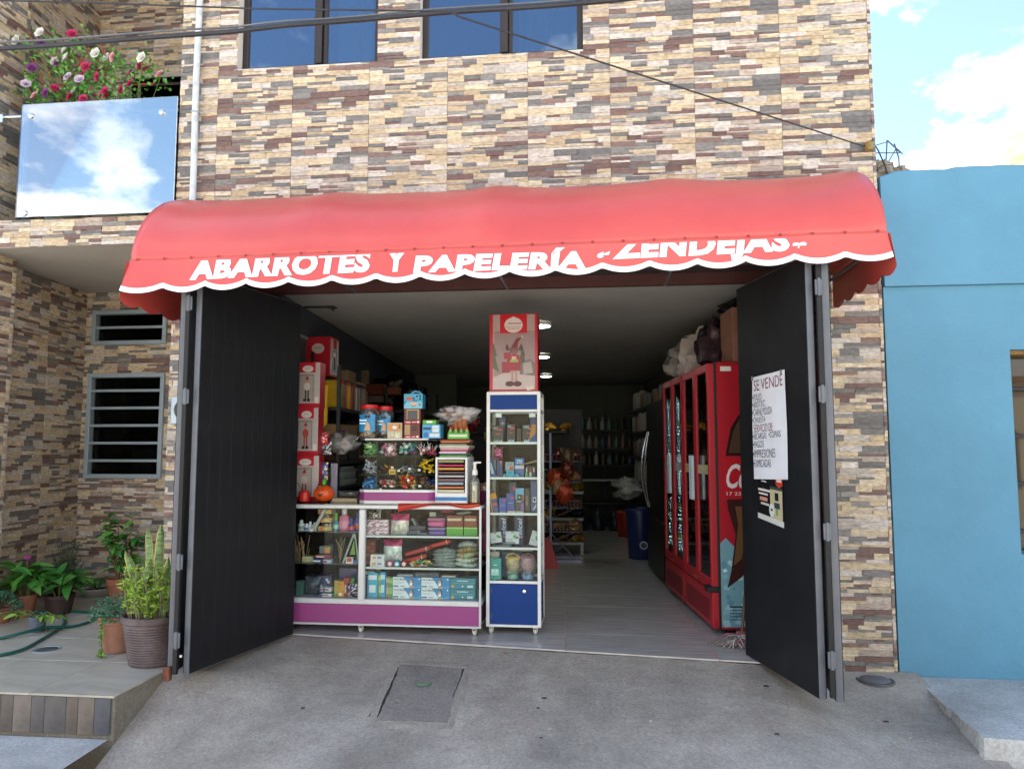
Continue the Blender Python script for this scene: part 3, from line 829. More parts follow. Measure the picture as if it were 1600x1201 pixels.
# parapet band, a touch proud, with a rough top edge
b2 = MB(); r = random.Random(5); n = 60; prof = []
for i in range(n + 1):
    x = FR + .016 + (7 - FR - .016) * (i / n) ** 1.6
    prof.append((x, 3.262 + .012 * mnoise.noise(Vector((x * 6, 0, 2))) + (.012 if x > 2.42 else 0) - (.05 * (1 - (x - FR) / .12) if x < FR + .12 else 0)))
vs = [];
for x, z in prof: vs += [(x, -.022, 2.452), (x, -.022, z - .012), (x, .0, z), (x, .24, z + .004), (x, .24, 2.452)]
fs = [(i * 5 + j, (i + 1) * 5 + j, (i + 1) * 5 + (j + 1) % 5, i * 5 + (j + 1) % 5) for i in range(n) for j in range(5)]
fs += [tuple(range(5)), tuple(n * 5 + j for j in range(5))]
b2.add(vs, fs); b2.build('parapet', _mats['blue_wall'], bh)
w = thing('window', None, None); w.parent = bh
MB().box(BWN[0] + .02, BWN[1], .2, .215, BWN[2], BWN[3] - .03).build('pane', GLASS('pane_blue', '#8a7a60', refl=.02, k=.3, haze=.5, hcol='#5d5546'), w)
fr = MB()
for i in range(4): fr.rbox(BWN[0] + .02, BWN[1], .17, .19, BWN[2] + .12 + i * .32, BWN[2] + .145 + i * .32, .003)
fr.build('grille', M('iron_dark', '#2b2d33', rough=.5, metal=.4, var=.2), w)
MB().box(BWN[0] + .0, BWN[1], .06, .24, BWN[3] - .028, BWN[3] - .001).build('lintel', M('window_wood', '#8a6a3c', rough=.7, var=.3, scale=30), w)
MB().box(BWN[0] - .0, BWN[0] + .019, .05, .24, BWN[2], BWN[3] - .03).build('jamb', M('jamb_grey', '#5d6468', rough=.7, var=.2), w)
MB().box(FR + .014, 7, .9, 5, -.46, 2.4).build('inner_mass', _mats['dark_room'], bh)
MB().box(FR + .014, 7, .252, 6, 2.4, 2.46).build('roof', _mats['street_concrete'], bh)
# rubble stub of masonry and rebar behind the parapet corner
rb = thing('broken_masonry', 'crumbling rubble stub of masonry at the corner behind the blue parapet', 'rubble', (2.04, .42, 2.64))
r = random.Random(6)
for i in range(26):
    s_ = r.uniform(.03, .065); z = .74 + r.uniform(0, .1) - .0
    x = r.uniform(-.07, .28); z = .70 + .22 * max(0, 1 - (x + .07) / .33) * r.random() + .02
    MB().blob((x, r.uniform(-.06, .06), z), (s_, s_, s_ * .7), i, .35, 1.8, 7, 5).build('stone', M('rubble', '#8c8172', rough=.95, var=.3, scale=20, bump=.4), rb)
MB().box(-.1, .3, -.09, .09, 0, .74).build('core', _mats['rubble'], rb)
rr = thing('rebar_stub', 'rusty bent reinforcing bars sticking up beside the stone wall corner', 'rebar', (2.04, .42, 3.46))
q = MB()
for x0, x1, h in ((-.03, -.05, .2), (.05, .03, .19), (.13, .15, .2), (.22, .2, .17)): q.tube([(x0, 0, -.1), (x0, 0, .05), (x1, .02, h)], .005, 6)
q.tube([(-.05, 0, .17), (.05, -.01, .15), (.15, 0, .18), (.24, .02, .1)], .004, 6).tube([(-.04, 0, .1), (.24, 0, .09)], .004, 6).tube([(.15, .02, .2), (.25, 0, .08)], .004, 6).tube([(.12, 0, -.02), (.21, .02, .13)], .004, 6)
q.build('bars', M('rebar', '#6b6f78', rough=.7, metal=.4, var=.3), rr, smooth=True)

# ---- far hill whose crest shows over the blue house
hl = MB(); vs = []; nxh, nyh = 40, 10
for j in range(nyh + 1):
    for i in range(nxh + 1):
        x = 28 + 90 * i / nxh; y = 62 + 60 * j / nyh
        h = 49 * math.sin(PI * min(1, (i + .4) / nxh * 1.0) ) ** .8 * math.sin(PI * min(1, (j + .01) / nyh)) ** .7 if i and j else 0
        vs.append((x, y, -.5 + max(0, h * (1 + .25 * mnoise.noise(Vector((x * .08, y * .08, 0))))))) 
hl.add(vs, [(j * (nxh + 1) + i, j * (nxh + 1) + i + 1, (j + 1) * (nxh + 1) + i + 1, (j + 1) * (nxh + 1) + i) for j in range(nyh) for i in range(nxh)])
struct('hill', hl, M('hill_earth', '#b08a5c', rough=.95, var=.3, scale=.3, bump=.4, bscale=.8), smooth=True)
# ================================================================== FRONT OF THE SHOP
# ---- awning
M('awning_red', '#c24f4b', rough=.32, var=.05, scale=1.6, spec=.5, bump=.02, bscale=3, dirt=.18, dcol='#d87a62', dscale=.9)
M('awning_trim', '#e9eef0', rough=.45, var=.03)
M('awning_letter', '#e4e8ee', rough=.4, var=.02)
AX0, AX1, AD = -2.865, 1.612, 1.02
def aw_seam(x): return 2.497 + .038 * (x - AX0) / (AX1 - AX0)
def aw_low(x): return 2.312 + .085 * (x - AX0) / (AX1 - AX0)
def aw_pt(x, t):
    """roof sheet: t 0 at the wall .. 1 at the front rail"""
    a = t * PI / 2; zs = aw_seam(x); b = .665 - .03 * (x - AX0) / (AX1 - AX0)
    ribs = (-2.865, -1.75, -.63, .49, 1.612); k = min(abs(x - q) for q in ribs)
    sag = (1 - math.exp(-(k / .16) ** 2)) * .022 * math.sin(PI * t) ** .8
    w = (.012 * mnoise.noise(Vector((x * 1.3, t * 2.2, 0))) + .004 * mnoise.noise(Vector((x * 5 + 3 * t, t * 3.5, 4)))) * min(1, 4 * t) * (1 - .6 * t ** 6)
    return Vector((x, -(AD - sag + w) * math.sin(a), zs + (b - sag + w) * math.cos(a)))
aw = thing('shop_awning', 'long curved red vinyl awning with white scalloped edge and shop name', 'awning', (0, 0, 2.3))
OZ = Vector((0, 0, -2.3))
NX, NT = 110, 22; mb = MB(); vs = [aw_pt(AX0 + (AX1 - AX0) * i / NX, j / NT) + OZ for i in range(NX + 1) for j in range(NT + 1)]
mb.add(vs, [(i * (NT + 1) + j, i * (NT + 1) + j + 1, (i + 1) * (NT + 1) + j + 1, (i + 1) * (NT + 1) + j) for i in range(NX) for j in range(NT)])
can = mb.build('canopy', _mats['awning_red'], aw, smooth=True, ang=180)
so_ = can.modifiers.new('thickness', 'SOLIDIFY'); so_.thickness = .003; so_.offset = 0
# front rail hem with rivets
hem = MB(); pts = []
for i in range(61):
    x = AX0 + (AX1 - AX0) * i / 60; pts.append((x, -AD - .004 + .002 * math.sin(x * 9), aw_seam(x) - 2.3 + .006))
hem.tube(pts, .011, 8); hem.build('hem', _mats['awning_red'], can, smooth=True)
# seams where the sheets are welded over the ribs
for q in (-1.75, -.63, .49):
    s_ = MB(); vs = []
    for j in range(NT + 1):
        for dx_ in (-.012, .012):
            p = aw_pt(q + dx_, j / NT) + OZ; n_ = Vector((0, -math.sin(j / NT * PI / 2), math.cos(j / NT * PI / 2))); vs.append(p + n_ * .0022)
    s_.add(vs, [(2 * j, 2 * j + 1, 2 * j + 3, 2 * j + 2) for j in range(NT)]); s_.build('welded_seam', _mats['awning_red'], can, smooth=True, ang=180)
rv_me = MB().lathe([(0, .004), (.006, .003), (.009, 0)], n=8).mesh('rivet', M('rivet_red', '#8d2422', rough=.4), True)
for i in range(26):
    x = AX0 + .05 + (AX1 - AX0 - .1) * i / 25; obj('rivet', rv_me, can, (x, -AD - .014, aw_seam(x) - 2.3 + .017), (PI / 2, 0, 0))
# printed hanging rings under the frame
for px in (415, 618, 820, 1040):
    pass
# end panels
M('awning_under', '#8a1a1c', rough=.5, var=.06)
for xe in (AX0, AX1):
    mb = MB(); pts = [aw_pt(xe, j / NT) + OZ for j in range(NT + 1)]; c = Vector((xe, 0, aw_seam(xe) - 2.3))
    for j in range(NT): mb.add([c, pts[j], pts[j + 1]], [(0, 1, 2)])
    o = mb.build('end_panel', _mats['awning_red'], aw); s2 = o.modifiers.new('t', 'SOLIDIFY'); s2.thickness = .003
# valance: hangs from the front rail, scalloped, slightly wavy
NS = 17
def scal(x):       # lower edge of the cloth
    u = (x - AX0 + .03) / (AX1 - AX0 + .06) * NS; f = u - math.floor(u)
    return aw_low(x) - .036 * math.sin(PI * min(max(f, 0), 1)) ** .75 + .018
def val_y(x, z):
    d = max(0, aw_seam(x) - z); e = max(0, (abs(x - (AX0 + AX1) / 2) - (AX1 - AX0) / 2 + .35) / .35)
    return -AD - .016 - .10 * d * d - .07 * d - .009 * d / .2 * math.sin(x * 6.1 + 1.7 * math.sin(x * 2.1)) - .10 * e * d
def val_x(x, z):
    d = max(0, aw_seam(x) - z); c = (AX0 + AX1) / 2
    e = max(0, (abs(x - c) - (AX1 - AX0) / 2 + .3) / .3)
    return x + (.12 if x > c else -.16) * d * e
NV = NS * 14; NR = 9
def vgrid(lo, hi, off):
    vs = []
    for i in range(NV + 1):
        x = AX0 + (AX1 - AX0) * i / NV
        for j in range(NR + 1):
            z0, z1 = lo(x), hi(x); z = z1 + (z0 - z1) * j / NR
            vs.append((val_x(x, z), val_y(x, z) - off, z - 2.3))
    return vs, [(i * (NR + 1) + j, i * (NR + 1) + j + 1, (i + 1) * (NR + 1) + j + 1, (i + 1) * (NR + 1) + j) for i in range(NV) for j in range(NR)]
mb = MB(); mb.add(*vgrid(scal, lambda x: aw_seam(x) + .004, 0)); val = mb.build('valance', _mats['awning_red'], aw, smooth=True, ang=180)
mb = MB(); mb.add(*vgrid(lambda x: scal(x) - .0005, lambda x: scal(x) + .032, .0022)); mb.build('white_trim', _mats['awning_trim'], val, smooth=True, ang=180)
mb = MB(); mb.add(*vgrid(lambda x: scal(x) - .0005, lambda x: scal(x) + .032, -.0022)); mb.build('white_trim', M('trim_back', '#c9b9b9', rough=.6), val, smooth=True, ang=180)
# shop name; the upper sheet hides the tops of the last letters
YV = -AD - .03
def wx(px, py): return W(px, py, YV)
for body, a, b, ya, yb, h in (('ABARROTES', 295, 578, 438, 425, .138), ('Y', 604, 636, 425, 423, .138), ('PAPELERÍA', 645, 915, 426, 419, .128),
                              ('“', 933, 953, 403, 402, .036), ('ZENDEJAS', 957, 1236, 415, 402, .165), ('”', 1238, 1261, 389, 387, .036)):
    x0, z0 = wx(a, ya); x1, z1 = wx(b, yb)
    # cut the letters off along the hem, as the roof sheet overlaps them
    v_, f_ = text_mb(body, .055, .10, 1.09)
    ax_, bx_ = min(p[0] for p in v_), max(p[0] for p in v_); ay_, by_ = min(p[1] for p in v_), max(p[1] for p in v_)
    flat = [(x0 + (p[0] - ax_) / (bx_ - ax_) * (x1 - x0), z0 + (p[1] - ay_) / (by_ - ay_) * h + (z1 - z0) * (p[0] - ax_) / (bx_ - ax_)) for p in v_]
    bm = bmesh.new(); bvs = [bm.verts.new((p[0], 0, p[1])) for p in flat]
    for f in f_:
        try: bm.faces.new([bvs[i] for i in f])
        except ValueError: pass
    zc = aw_seam(AX0) - .006; sl_ = .038 / (AX1 - AX0)
    bmesh.ops.bisect_plane(bm, geom=bm.verts[:] + bm.edges[:] + bm.faces[:], plane_co=(AX0, 0, zc), plane_no=Vector((-sl_, 0, 1)).normalized(), clear_outer=True)
    # cut across so that the print follows the folds
    for q_ in range(1, 8):
        xc = x0 + (x1 - x0) * q_ / 8
        bmesh.ops.bisect_plane(bm, geom=bm.verts[:] + bm.edges[:] + bm.faces[:], plane_co=(xc, 0, 0), plane_no=(1, 0, 0))
    for v in bm.verts: v.co = Vector((val_x(v.co.x, v.co.z), val_y(v.co.x, v.co.z) - .004, v.co.z - 2.3))
    me = bpy.data.meshes.new('lettering'); bm.to_mesh(me); bm.free(); me.materials.append(_mats['awning_letter'])
    obj('lettering', me, val)
# side valances
for xe, sg in ((AX0, -1), (AX1, 1)):
    ns = 5; nv = ns * 10
    def slow(t):
        f = t * ns - math.floor(t * ns - 1e-9); return aw_low(xe) - .045 - .03 * math.sin(PI * min(max(f, 0), 1)) ** .75 - .03 * (1 - t)
    for name, off, lo, hi, mat in (('side_valance', 0, slow, lambda t: aw_seam(xe) + .004, 'awning_red'),):
        mb = MB(); vs = []
        for i in range(nv + 1):
            t = i / nv; y = -.015 - (AD + .02) * t
            for j in range(7):
                z = hi(t) + (lo(t) - hi(t)) * j / 6; d = hi(t) - z
                vs.append((xe + sg * (.006 + .12 * d * t + .02 * d * math.sin(t * 9)), y - .05 * d * t, z - 2.3))
        mb.add(vs, [(i * 7 + j, i * 7 + j + 1, (i + 1) * 7 + j + 1, (i + 1) * 7 + j) for i in range(nv) for j in range(6)])
        mb.build(name, _mats[mat], aw, smooth=True, ang=180)
# frame tubes
mb = MB(); zr = 2.50 - 2.3
for q in (AX0 + .01, -1.75, -.63, .49, AX1 - .01):
    mb.tube([(q, -.003, zr), (q, -AD + .02, zr)], .011, 8)
    mb.tube([Vector((q, 0, -.0)) + Vector((0, (aw_pt(q, j / 12).y) * .985, aw_seam(q) + (aw_pt(q, j / 12).z - aw_seam(q)) * .975 - 2.3)) for j in range(13)], .01, 8)
mb.tube([(AX0 + .01, -AD + .025, zr), (AX1 - .01, -AD + .025, zr)], .012, 8)
mb.build('frame', M('awning_tube', '#7d8085', rough=.4, metal=.7), aw, smooth=True)

# ---- folding steel gates: on each side two leaves folded in a V, the fold standing out over the ramp
M('gate_black', '#141518', rough=.5, var=.10, scale=2.0, spec=.3, bump=.03, bscale=60, dirt=.10, dcol='#54565a', dscale=3)
M('gate_paint_lit', '#5a6068', rough=.42, var=.10, scale=3, spec=.5, dirt=.25, dcol='#7a7064', dscale=6)  # same paint as the boards, coloured lighter where frames face the light
def leaf(parent, A, B, z0, z1, th, face, nslat):
    """one leaf from A to B (plan points); face=+1/-1 side on which the boards lie"""
    v = Vector((B[0] - A[0], B[1] - A[1], 0)); Lw = v.length; a = math.atan2(v.y, v.x)
    p = thing('leaf', None, None); p.parent = parent; p.location = (A[0], A[1], 0); p.rotation_euler = (0, 0, a)
    f = .035; fr = MB()
    fr.rbox(0, f, -th / 2, th / 2, z0, z1, .003).rbox(Lw - f, Lw, -th / 2, th / 2, z0, z1, .003)
    fr.rbox(f, Lw - f, -th / 2, th / 2, z0, z0 + f, .003).rbox(f, Lw - f, -th / 2, th / 2, z1 - f, z1, .003).rbox(f, Lw - f, -th / 2 + .004, th / 2 - .004, 1.2, 1.24, .003)
    fr.build('frame', _mats['gate_paint_lit'], p)
    w = (Lw - .008) / nslat; y = face * (th / 2 + .0015)
    me = MB().rbox(.0, w, min(y, y + face * .003), max(y, y + face * .003), z0 + .006, z1 - .006, .0007).mesh('board', _mats['gate_black'])
    for i in range(nslat): obj('board', me, p, (.004 + i * w, 0, 0))
    y2 = -face * (th / 2 + .0015)
    MB().box(.004, Lw - .004, min(y2, y2 - face * .002), max(y2, y2 - face * .002), z0 + .006, z1 - .006).build('back_sheet', _mats['gate_black'], p)
    return p
def hinge(parent, x, y, z):
    mb = MB(); mb.cyl((x, y, z), (x, y, z + .1), .009, n=10); mb.rbox(x - .02, x + .02, y + .002, y + .012, z + .006, z + .094, .002)
    return mb.build('hinge', _mats['gate_paint_lit'], parent, smooth=True)
GT = 2.44
# left gate
gl = thing('folding_gate', 'black steel folding gate leaf standing open beside the potted plants', 'gate')
L_in, L_out, L_j = (-2.235, .10), (-2.462, -.925), (-2.73, .02)
leaf(gl, L_out, L_in, .004, GT, .04, -1, 10)
leaf(gl, (-2.555, -.93), (-2.74, -.03), .004, GT, .04, -1, 8)
for z in (.16, .62, 1.62, 2.2): hinge(gl, -2.507, -.965, z)
mb = MB(); mb.rbox(-2.585, -2.545, -.965, -.925, PZ + .002, .05, .003); mb.build('foot', M('rust', '#6b4030', rough=.9, var=.35, scale=30), gl)
mb = MB(); mb.box(-2.532, -2.506, -.955, -.93, .01, GT - .02); mb.build('rubber_seal', M('seal_dark', '#17181a', rough=.7), gl)
mb = MB(); mb.cyl((-2.475, -.957, .12), (-2.475, -.965, .12), .008, n=8); mb.build('bolt', M('bolt_bright', '#d8d8d8', rough=.3, metal=.8), gl)
# right gate
gr = thing('folding_gate', 'black steel folding gate leaf with taped handwritten price sign', 'gate')
R_in, R_out = (.98, -.10), (1.2, -.975)
leaf(gr, R_in, R_out, .004, GT, .04, 1, 10).children
leaf(gr, (1.283, -.985), (1.385, -.03), -.004, GT, .04, 1, 8)
for z in (.17, .85, 1.6, 2.2): hinge(gr, 1.242, -1.013, z)
mb = MB(); mb.box(1.232, 1.256, -1.003, -.975, .02, GT - .02); mb.build('rubber_seal', _mats['seal_dark'], gr)
# sliding rail arm at the top of the left gate
ar = thing('gate_stay', 'small black steel stay arm bracketed above the left gate opening', 'bracket', (-2.1, .16, 2.42))
mb = MB(); mb.rbox(-.12, .12, -.012, .012, .0, .016, .003).prism([(.05, .016), (.12, .016), (.15, 0), (.12, -.012), (.115, -.03), (.1, -.01), (.05, 0)], .012, 'y', -.006); mb.build('arm', _mats['gate_black'], ar)

# ---- hand-written sheet and poster taped on the right gate
gd = Vector((R_out[0] - R_in[0], R_out[1] - R_in[1], 0)); gL = gd.length; gd.normalize(); gn = Vector((gd.y, -gd.x, 0))   # normal towards the street side
if gn.x > 0: gn = -gn
def on_gate(px, py):
    d = _ray(px, py); o_ = Vector((0, -DIST, EYE)); p0 = Vector((R_in[0], R_in[1], 0)) + gn * .025
    t = (p0 - o_).dot(gn) / d.dot(gn); q_ = o_ + d * t
    return (q_ - p0).dot(gd), q_.z
ga = math.atan2(gd.y, gd.x)
def gate_sheet(name, label, cat, c4):
    P_ = [on_gate(*q) for q in c4]; u0 = min(p[0] for p in P_); zb = min(p[1] for p in P_)
    o_ = Vector((R_in[0], R_in[1], 0)) + gn * .0265 + gd * u0
    t_ = thing(name, label, cat, (o_.x, o_.y, zb), ga)
    return t_, [(p[0] - u0, p[1] - zb) for p in P_]
# local frame: x along the gate, outward normal is local -y (gn)
sg_t, c4 = gate_sheet('paper_sign', 'white paper sheet with handwritten red and blue list taped on the black gate', 'sign', ((1176, 590), (1228, 577), (1233, 749), (1179, 748)))
tl, tr_, br_, bl = c4
def bil(u, v): # u 0..1 left-right, v 0..1 bottom-top
    b = (bl[0] + (br_[0] - bl[0]) * u, bl[1] + (br_[1] - bl[1]) * u); t = (tl[0] + (tr_[0] - tl[0]) * u, tl[1] + (tr_[1] - tl[1]) * u)
    return (b[0] + (t[0] - b[0]) * v, b[1] + (t[1] - b[1]) * v)
def curl(u, v): return -.002 - .004 * math.sin(u * 5 + v * 3) ** 2 - .006 * max(0, u - .8) * v
mb = MB(); vs = []
for i in range(9):
    for j in range(13):
        p = bil(i / 8, j / 12); vs.append((p[0], curl(i / 8, j / 12), p[1]))
mb.add(vs, [(i * 13 + j, (i + 1) * 13 + j, (i + 1) * 13 + j + 1, i * 13 + j + 1) for i in range(8) for j in range(12)])
mb.build('sheet', M('paper_white', '#d9dce2', rough=.7, var=.03, scale=6), sg_t, smooth=True, ang=180, recalc=False)
mb = MB()
INK_B, INK_R = '#26233f', '#7a2b38'
for body, u0, u1, v0, v1, c in (('SE VENDE', .06, .94, .86, .965, INK_R), ('•POLLO', .02, .30, .765, .83, INK_B), ('•BISTEC', .02, .42, .695, .755, INK_B), ('•CARNE MOLIDA', .02, .62, .615, .685, INK_B),
                                ('•CHULETA', .02, .40, .545, .605, INK_B), ('SERVICIO DE:', .05, .64, .455, .53, INK_R), ('•RECARGAS', .02, .42, .385, .445, INK_B), ('•COPIAS', .5, .84, .39, .45, INK_B),
                                ('•PAGOS', .02, .34, .305, .37, INK_B), ('•IMPRESIONES', .02, .68, .205, .285, INK_B), ('•ENMICADAS', .02, .54, .115, .19, INK_B)):
    def put(u, v): p = bil(u, v); return (p[0], curl(u, v) - .0035, p[1])
    letters(mb, body, u0, u1, v0, v1, put, -.012, 0, c)
mb.build('handwriting', _mats['print'], sg_t, recalc=False)
mb = MB()
for u, v in ((.03, .99), (.9, .985)):
    p = bil(u, v); mb.box(p[0] - .012, p[0] + .012, -.009, -.0085, p[1] - .015, p[1] + .015)
mb.build('tape', GLASS('tape_clear', '#e8e6da', refl=.05, haze=.25), sg_t)
po, c4 = gate_sheet('advert_poster', 'small black and cream printed advert poster taped under the handwritten sheet', 'poster', ((1184, 740), (1224, 746), (1226, 825), (1185, 808)))
tl, tr_, br_, bl = c4
mb = MB()
def pq(y, pts, c): mb.poly([(bil(u, v)[0], y, bil(u, v)[1]) for u, v in pts], c)
def rq(y, u0, u1, v0, v1, c): pq(y, [(u0, v0), (u1, v0), (u1, v1), (u0, v1)], c)
rq(-.001, 0, 1, 0, 1, '#1c1a1c'); rq(-.0014, 0, 1, 0, .12, '#c9ccc6'); rq(-.0014, .5, .96, .12, .76, '#b9b08e'); rq(-.0018, .5, .96, .72, .78, '#3a4a44')
rq(-.0018, .68, .82, .5, .66, '#202a26'); rq(-.0018, .66, .86, .34, .46, '#38424e'); rq(-.0018, .72, .78, .2, .34, '#5d9a48')
pq(-.0022, ring(.56, .28, .1, .14, 16), '#d5d6d0'); rq(-.0018, .72, .98, .84, .98, '#b8342c'); pq(-.0018, [(.72, .84), (.98, .84), (.85, .77)], '#c0452c')
rq(-.0022, .76, .94, .89, .95, '#d8c8b8')
for u0, u1, v0, v1, c in ((.03, .5, .64, .69, '#d8d4cc'), (.06, .42, .56, .6, '#d8d4cc'), (.1, .4, .43, .51, '#c9907e'), (.14, .46, .34, .39, '#b9c4b0'), (.52, .6, .26, .31, '#2a3a5a')):
    rq(-.0026, u0, u1, v0, v1, c)
pq(-.0018, ring(.25, .84, .12, .035, 12, 0, PI), '#cfcac2')
mb.build('sheet', _mats['print_gloss'], po, recalc=False)

# ---- drain pipe on the facade
dp = thing('drain_pipe', 'thin white painted metal downpipe with peeling paint on the stone facade', 'pipe', (-3.035, -.05, 3.0))
mb = MB(); pts = [(0, 0, 0)] + [(.004 * math.sin(i), 0, i * .25) for i in range(1, 12)]; mb.tube(pts, .024, 12); mb.build('tube', M('pipe_white', '#c3cbcf', rough=.5, var=.06, dirt=.5, dcol='#5a5d60', dscale=14), dp, smooth=True)
for z in (.92, 2.42):
    mb = MB(); mb.tube([(.03 * math.cos(t), .03 * math.sin(t), z) for t in [PI * 2 * i / 12 for i in range(13)]], .005, 6); mb.cyl((.028, .0, z), (.06, .035, z), .005, n=6); mb.build('clamp', _mats['alu_grey'], dp, smooth=True)
MB().lathe([(.024, 0), (.031, .0), (.031, .06), (.024, .06)], (0, 0, 1.9), 12).build('collar', _mats['pipe_white'], dp, smooth=True)

# ---- electricity meter box on the left pillar
em = thing('electric_meter', 'grey electricity meter box with round black dial on the narrow stone pillar', 'meter', (-3.125, -.014, 1.53))
mb = MB(); mb.rbox(0, .26, -.07, 0, 0, .21, .008); mb.build('box', _mats['alu_grey'], em)
MB().lathe([(.0, .075), (.06, .07), (.075, .05), (.078, 0)], n=24).xf(Matrix.Translation((.13, -.07, .105)) @ Matrix.Rotation(PI / 2, 4, 'X')).build('dial', M('dial_black', '#15171a', rough=.12), em, smooth=True)
MB().lathe([(.085, .0), (.085, .012), (.078, .012)], n=24).xf(Matrix.Translation((.13, -.07, .105)) @ Matrix.Rotation(PI / 2, 4, 'X')).build('ring', _mats['alu_grey'], em, smooth=True)

# ---- overhead cables
def cable(name, label, pts, r, mat, sag=0., n=40, wob=0.):
    P3 = []
    for i in range(n + 1):
        t = i / n; k_ = t * (len(pts) - 1); a = min(int(k_), len(pts) - 2); f = k_ - a
        p = Vector(pts[a]).lerp(Vector(pts[a + 1]), f); p.z -= sag * 4 * t * (1 - t); p.z += wob * math.sin(t * 34); P3.append(p)
    mb = MB(); mb.tube(P3, r, 8); o = mb.build(name, mat, None, smooth=True); return tag(o, label, 'cable', 'overhead cables')
M('cable_black', '#24272d', rough=.55, var=.15)
YC = -1.6
def c3(x, y, Y): q = W(x, y, Y); return (q[0], Y, q[1])
M('cable_grey', '#555a60', rough=.5, var=.1)
cable('power_cable', 'thick black twisted power cable strung across the upper facade', [c3(-160, 88, YC), c3(300, 55, YC), c3(520, 34, YC), c3(960, 1, YC), c3(1300, -30, YC)], .013, _mats['cable_black'], wob=.003)
cable('power_cable', 'slim grey messenger wire lashed on top of the thick power cable', [c3(-160, 77, YC), c3(300, 47, YC), c3(520, 28, YC), c3(960, -6, YC), c3(1300, -37, YC)], .0055, _mats['cable_grey'], wob=.004)
cable('telephone_wire', 'thin black wire running nearly level above the thick cable', [c3(-160, -3, YC - .1), c3(150, 5, YC - .1), c3(400, 14, YC - .1), c3(700, 18, YC - .1), c3(715, 22, YC - .1)], .0045, _mats['cable_black'])
iw = W(1350, 231, -.03)
cable('service_wire', 'thin black service wire sloping down to the insulator at the wall corner', [c3(700, 17, YC - .1), c3(716, 26, YC - .1), (iw[0], -.05, iw[1])], .005, _mats['cable_black'], n=30)
cable('drop_wire', 'black wire looping from the insulator over the rubble to the blue house', [(iw[0], -.05, iw[1]), (iw[0] + .05, -.03, iw[1] + .05), (iw[0] + .14, .1, iw[1] + .03), (iw[0] + .22, .2, iw[1] - .05), (iw[0] + .27, .24, iw[1] - .2)], .005, _mats['cable_black'], n=24)
ins = thing('cable_insulator', 'small yellowed ceramic insulator hooked on the corner of the stone facade', 'insulator', (iw[0] + .025, -.05, iw[1] - .03))
mb = MB(); mb.lathe([(.0, 0), (.022, .004), (.034, .02), (.026, .035), (.034, .05), (.02, .062), (0, .064)], n=14); mb.build('body', M('insulator', '#8a7442', rough=.35, var=.2), ins, smooth=True)
mb = MB(); mb.tube([(0, 0, .03), (.03, .01, .035), (.05, .035, .03)], .006, 6); mb.build('hook', _mats['rebar'], ins, smooth=True)

# ---- balcony glass
bg = thing('balcony_balustrade', 'frameless glass balustrade panel with steel standoffs reflecting clouds', 'balustrade', (-4.495, -.03, 3.15))
MB().rbox(0, 1.302, -.006, .006, .0, .915, .002).build('pane', GLASS('balcony_glass', '#c8dad6', refl=.36, k=1.2, rough=.0), bg)
MB().rbox(.0, .14, -.006, .006, .0, .9, .002).xf(Matrix.Translation((-.012, .004, 0)) @ Matrix.Rotation(math.radians(97), 4, 'Z')).build('return_pane', GLASS('balcony_glass2', '#bcd0cc', refl=.10, k=1.0), bg)
for x, z in ((.085, .815), (1.18, .79), (.075, .03), (1.19, .03)):
    MB().lathe([(.0, .014), (.02, .012), (.024, .004), (.024, -.02)], n=16).xf(Matrix.Translation((x, -.008, z)) @ Matrix.Rotation(PI / 2, 4, 'X')).build('standoff', M('steel_bright', '#d5d8da', rough=.18, metal=.9, var=.03), bg, smooth=True)
mb = MB(); mb.tube([(-.2, .05, .845), (1.28, .05, .83)], .012, 10); mb.build('handrail', _mats['steel_bright'], bg, smooth=True)
mb = MB(); mb.rbox(-.22, -.19, .02, .08, .79, .86, .003).rbox(-.24, -.21, .02, .07, .08, .15, .003); mb.build('wall_bracket', _mats['steel_bright'], bg)
mb = MB(); mb.rbox(.1, .125, .01, .03, .03, .2, .003).rbox(.55, .57, .01, .03, .0, .07, .003); mb.build('clamp_post', _mats['steel_bright'], bg)
# ================================================================== THE SHOP'S FURNITURE AND GOODS
M('alu_white', '#c3c9cb', rough=.35, metal=.25, var=.04)
M('cabinet_white', '#d6dad8', rough=.4, var=.03)
M('purple_panel', '#8d3a78', rough=.42, var=.05, scale=2)
M('blue_panel', '#12397a', spec=.2, rough=.5, var=.05, scale=2)
M('caster', '#c9c9c2', rough=.4, var=.08)
M('shelf_back', '#6d675e', rough=.8, var=.15)
GLASS('case_glass', '#f6faf8', refl=.0, k=.2)
GLASS('film', '#f4f4f2', refl=.05, k=1., rough=.12, haze=.10, bump=.9, bscale=34)
GLASS('film_dense', '#e6e4e0', refl=.06, k=1., rough=.15, haze=.28, bump=1., bscale=26)
M('gloss', vcol=True, rough=.28, var=.08, scale=20)
M('matte', vcol=True, rough=.75, var=.12, scale=20)
M('plastic', vcol=True, rough=.35, var=.05, scale=12)
M('foil', vcol=True, rough=.25, var=.12, scale=26, metal=.35, bump=.5, bscale=45)

def caster(parent, x, y, h=.055):
    mb = MB(); mb.rbox(x - .018, x + .018, y - .018, y + .018, h - .012, h, .002).rbox(x - .016, x - .011, y - .012, y + .014, .015, h - .012, .001).rbox(x + .011, x + .016, y - .012, y + .014, .015, h - .012, .001)
    mb.cyl((x - .009, y, .019), (x + .009, y, .019), .019, n=16); mb.build('caster', _mats['caster'], parent, smooth=True)

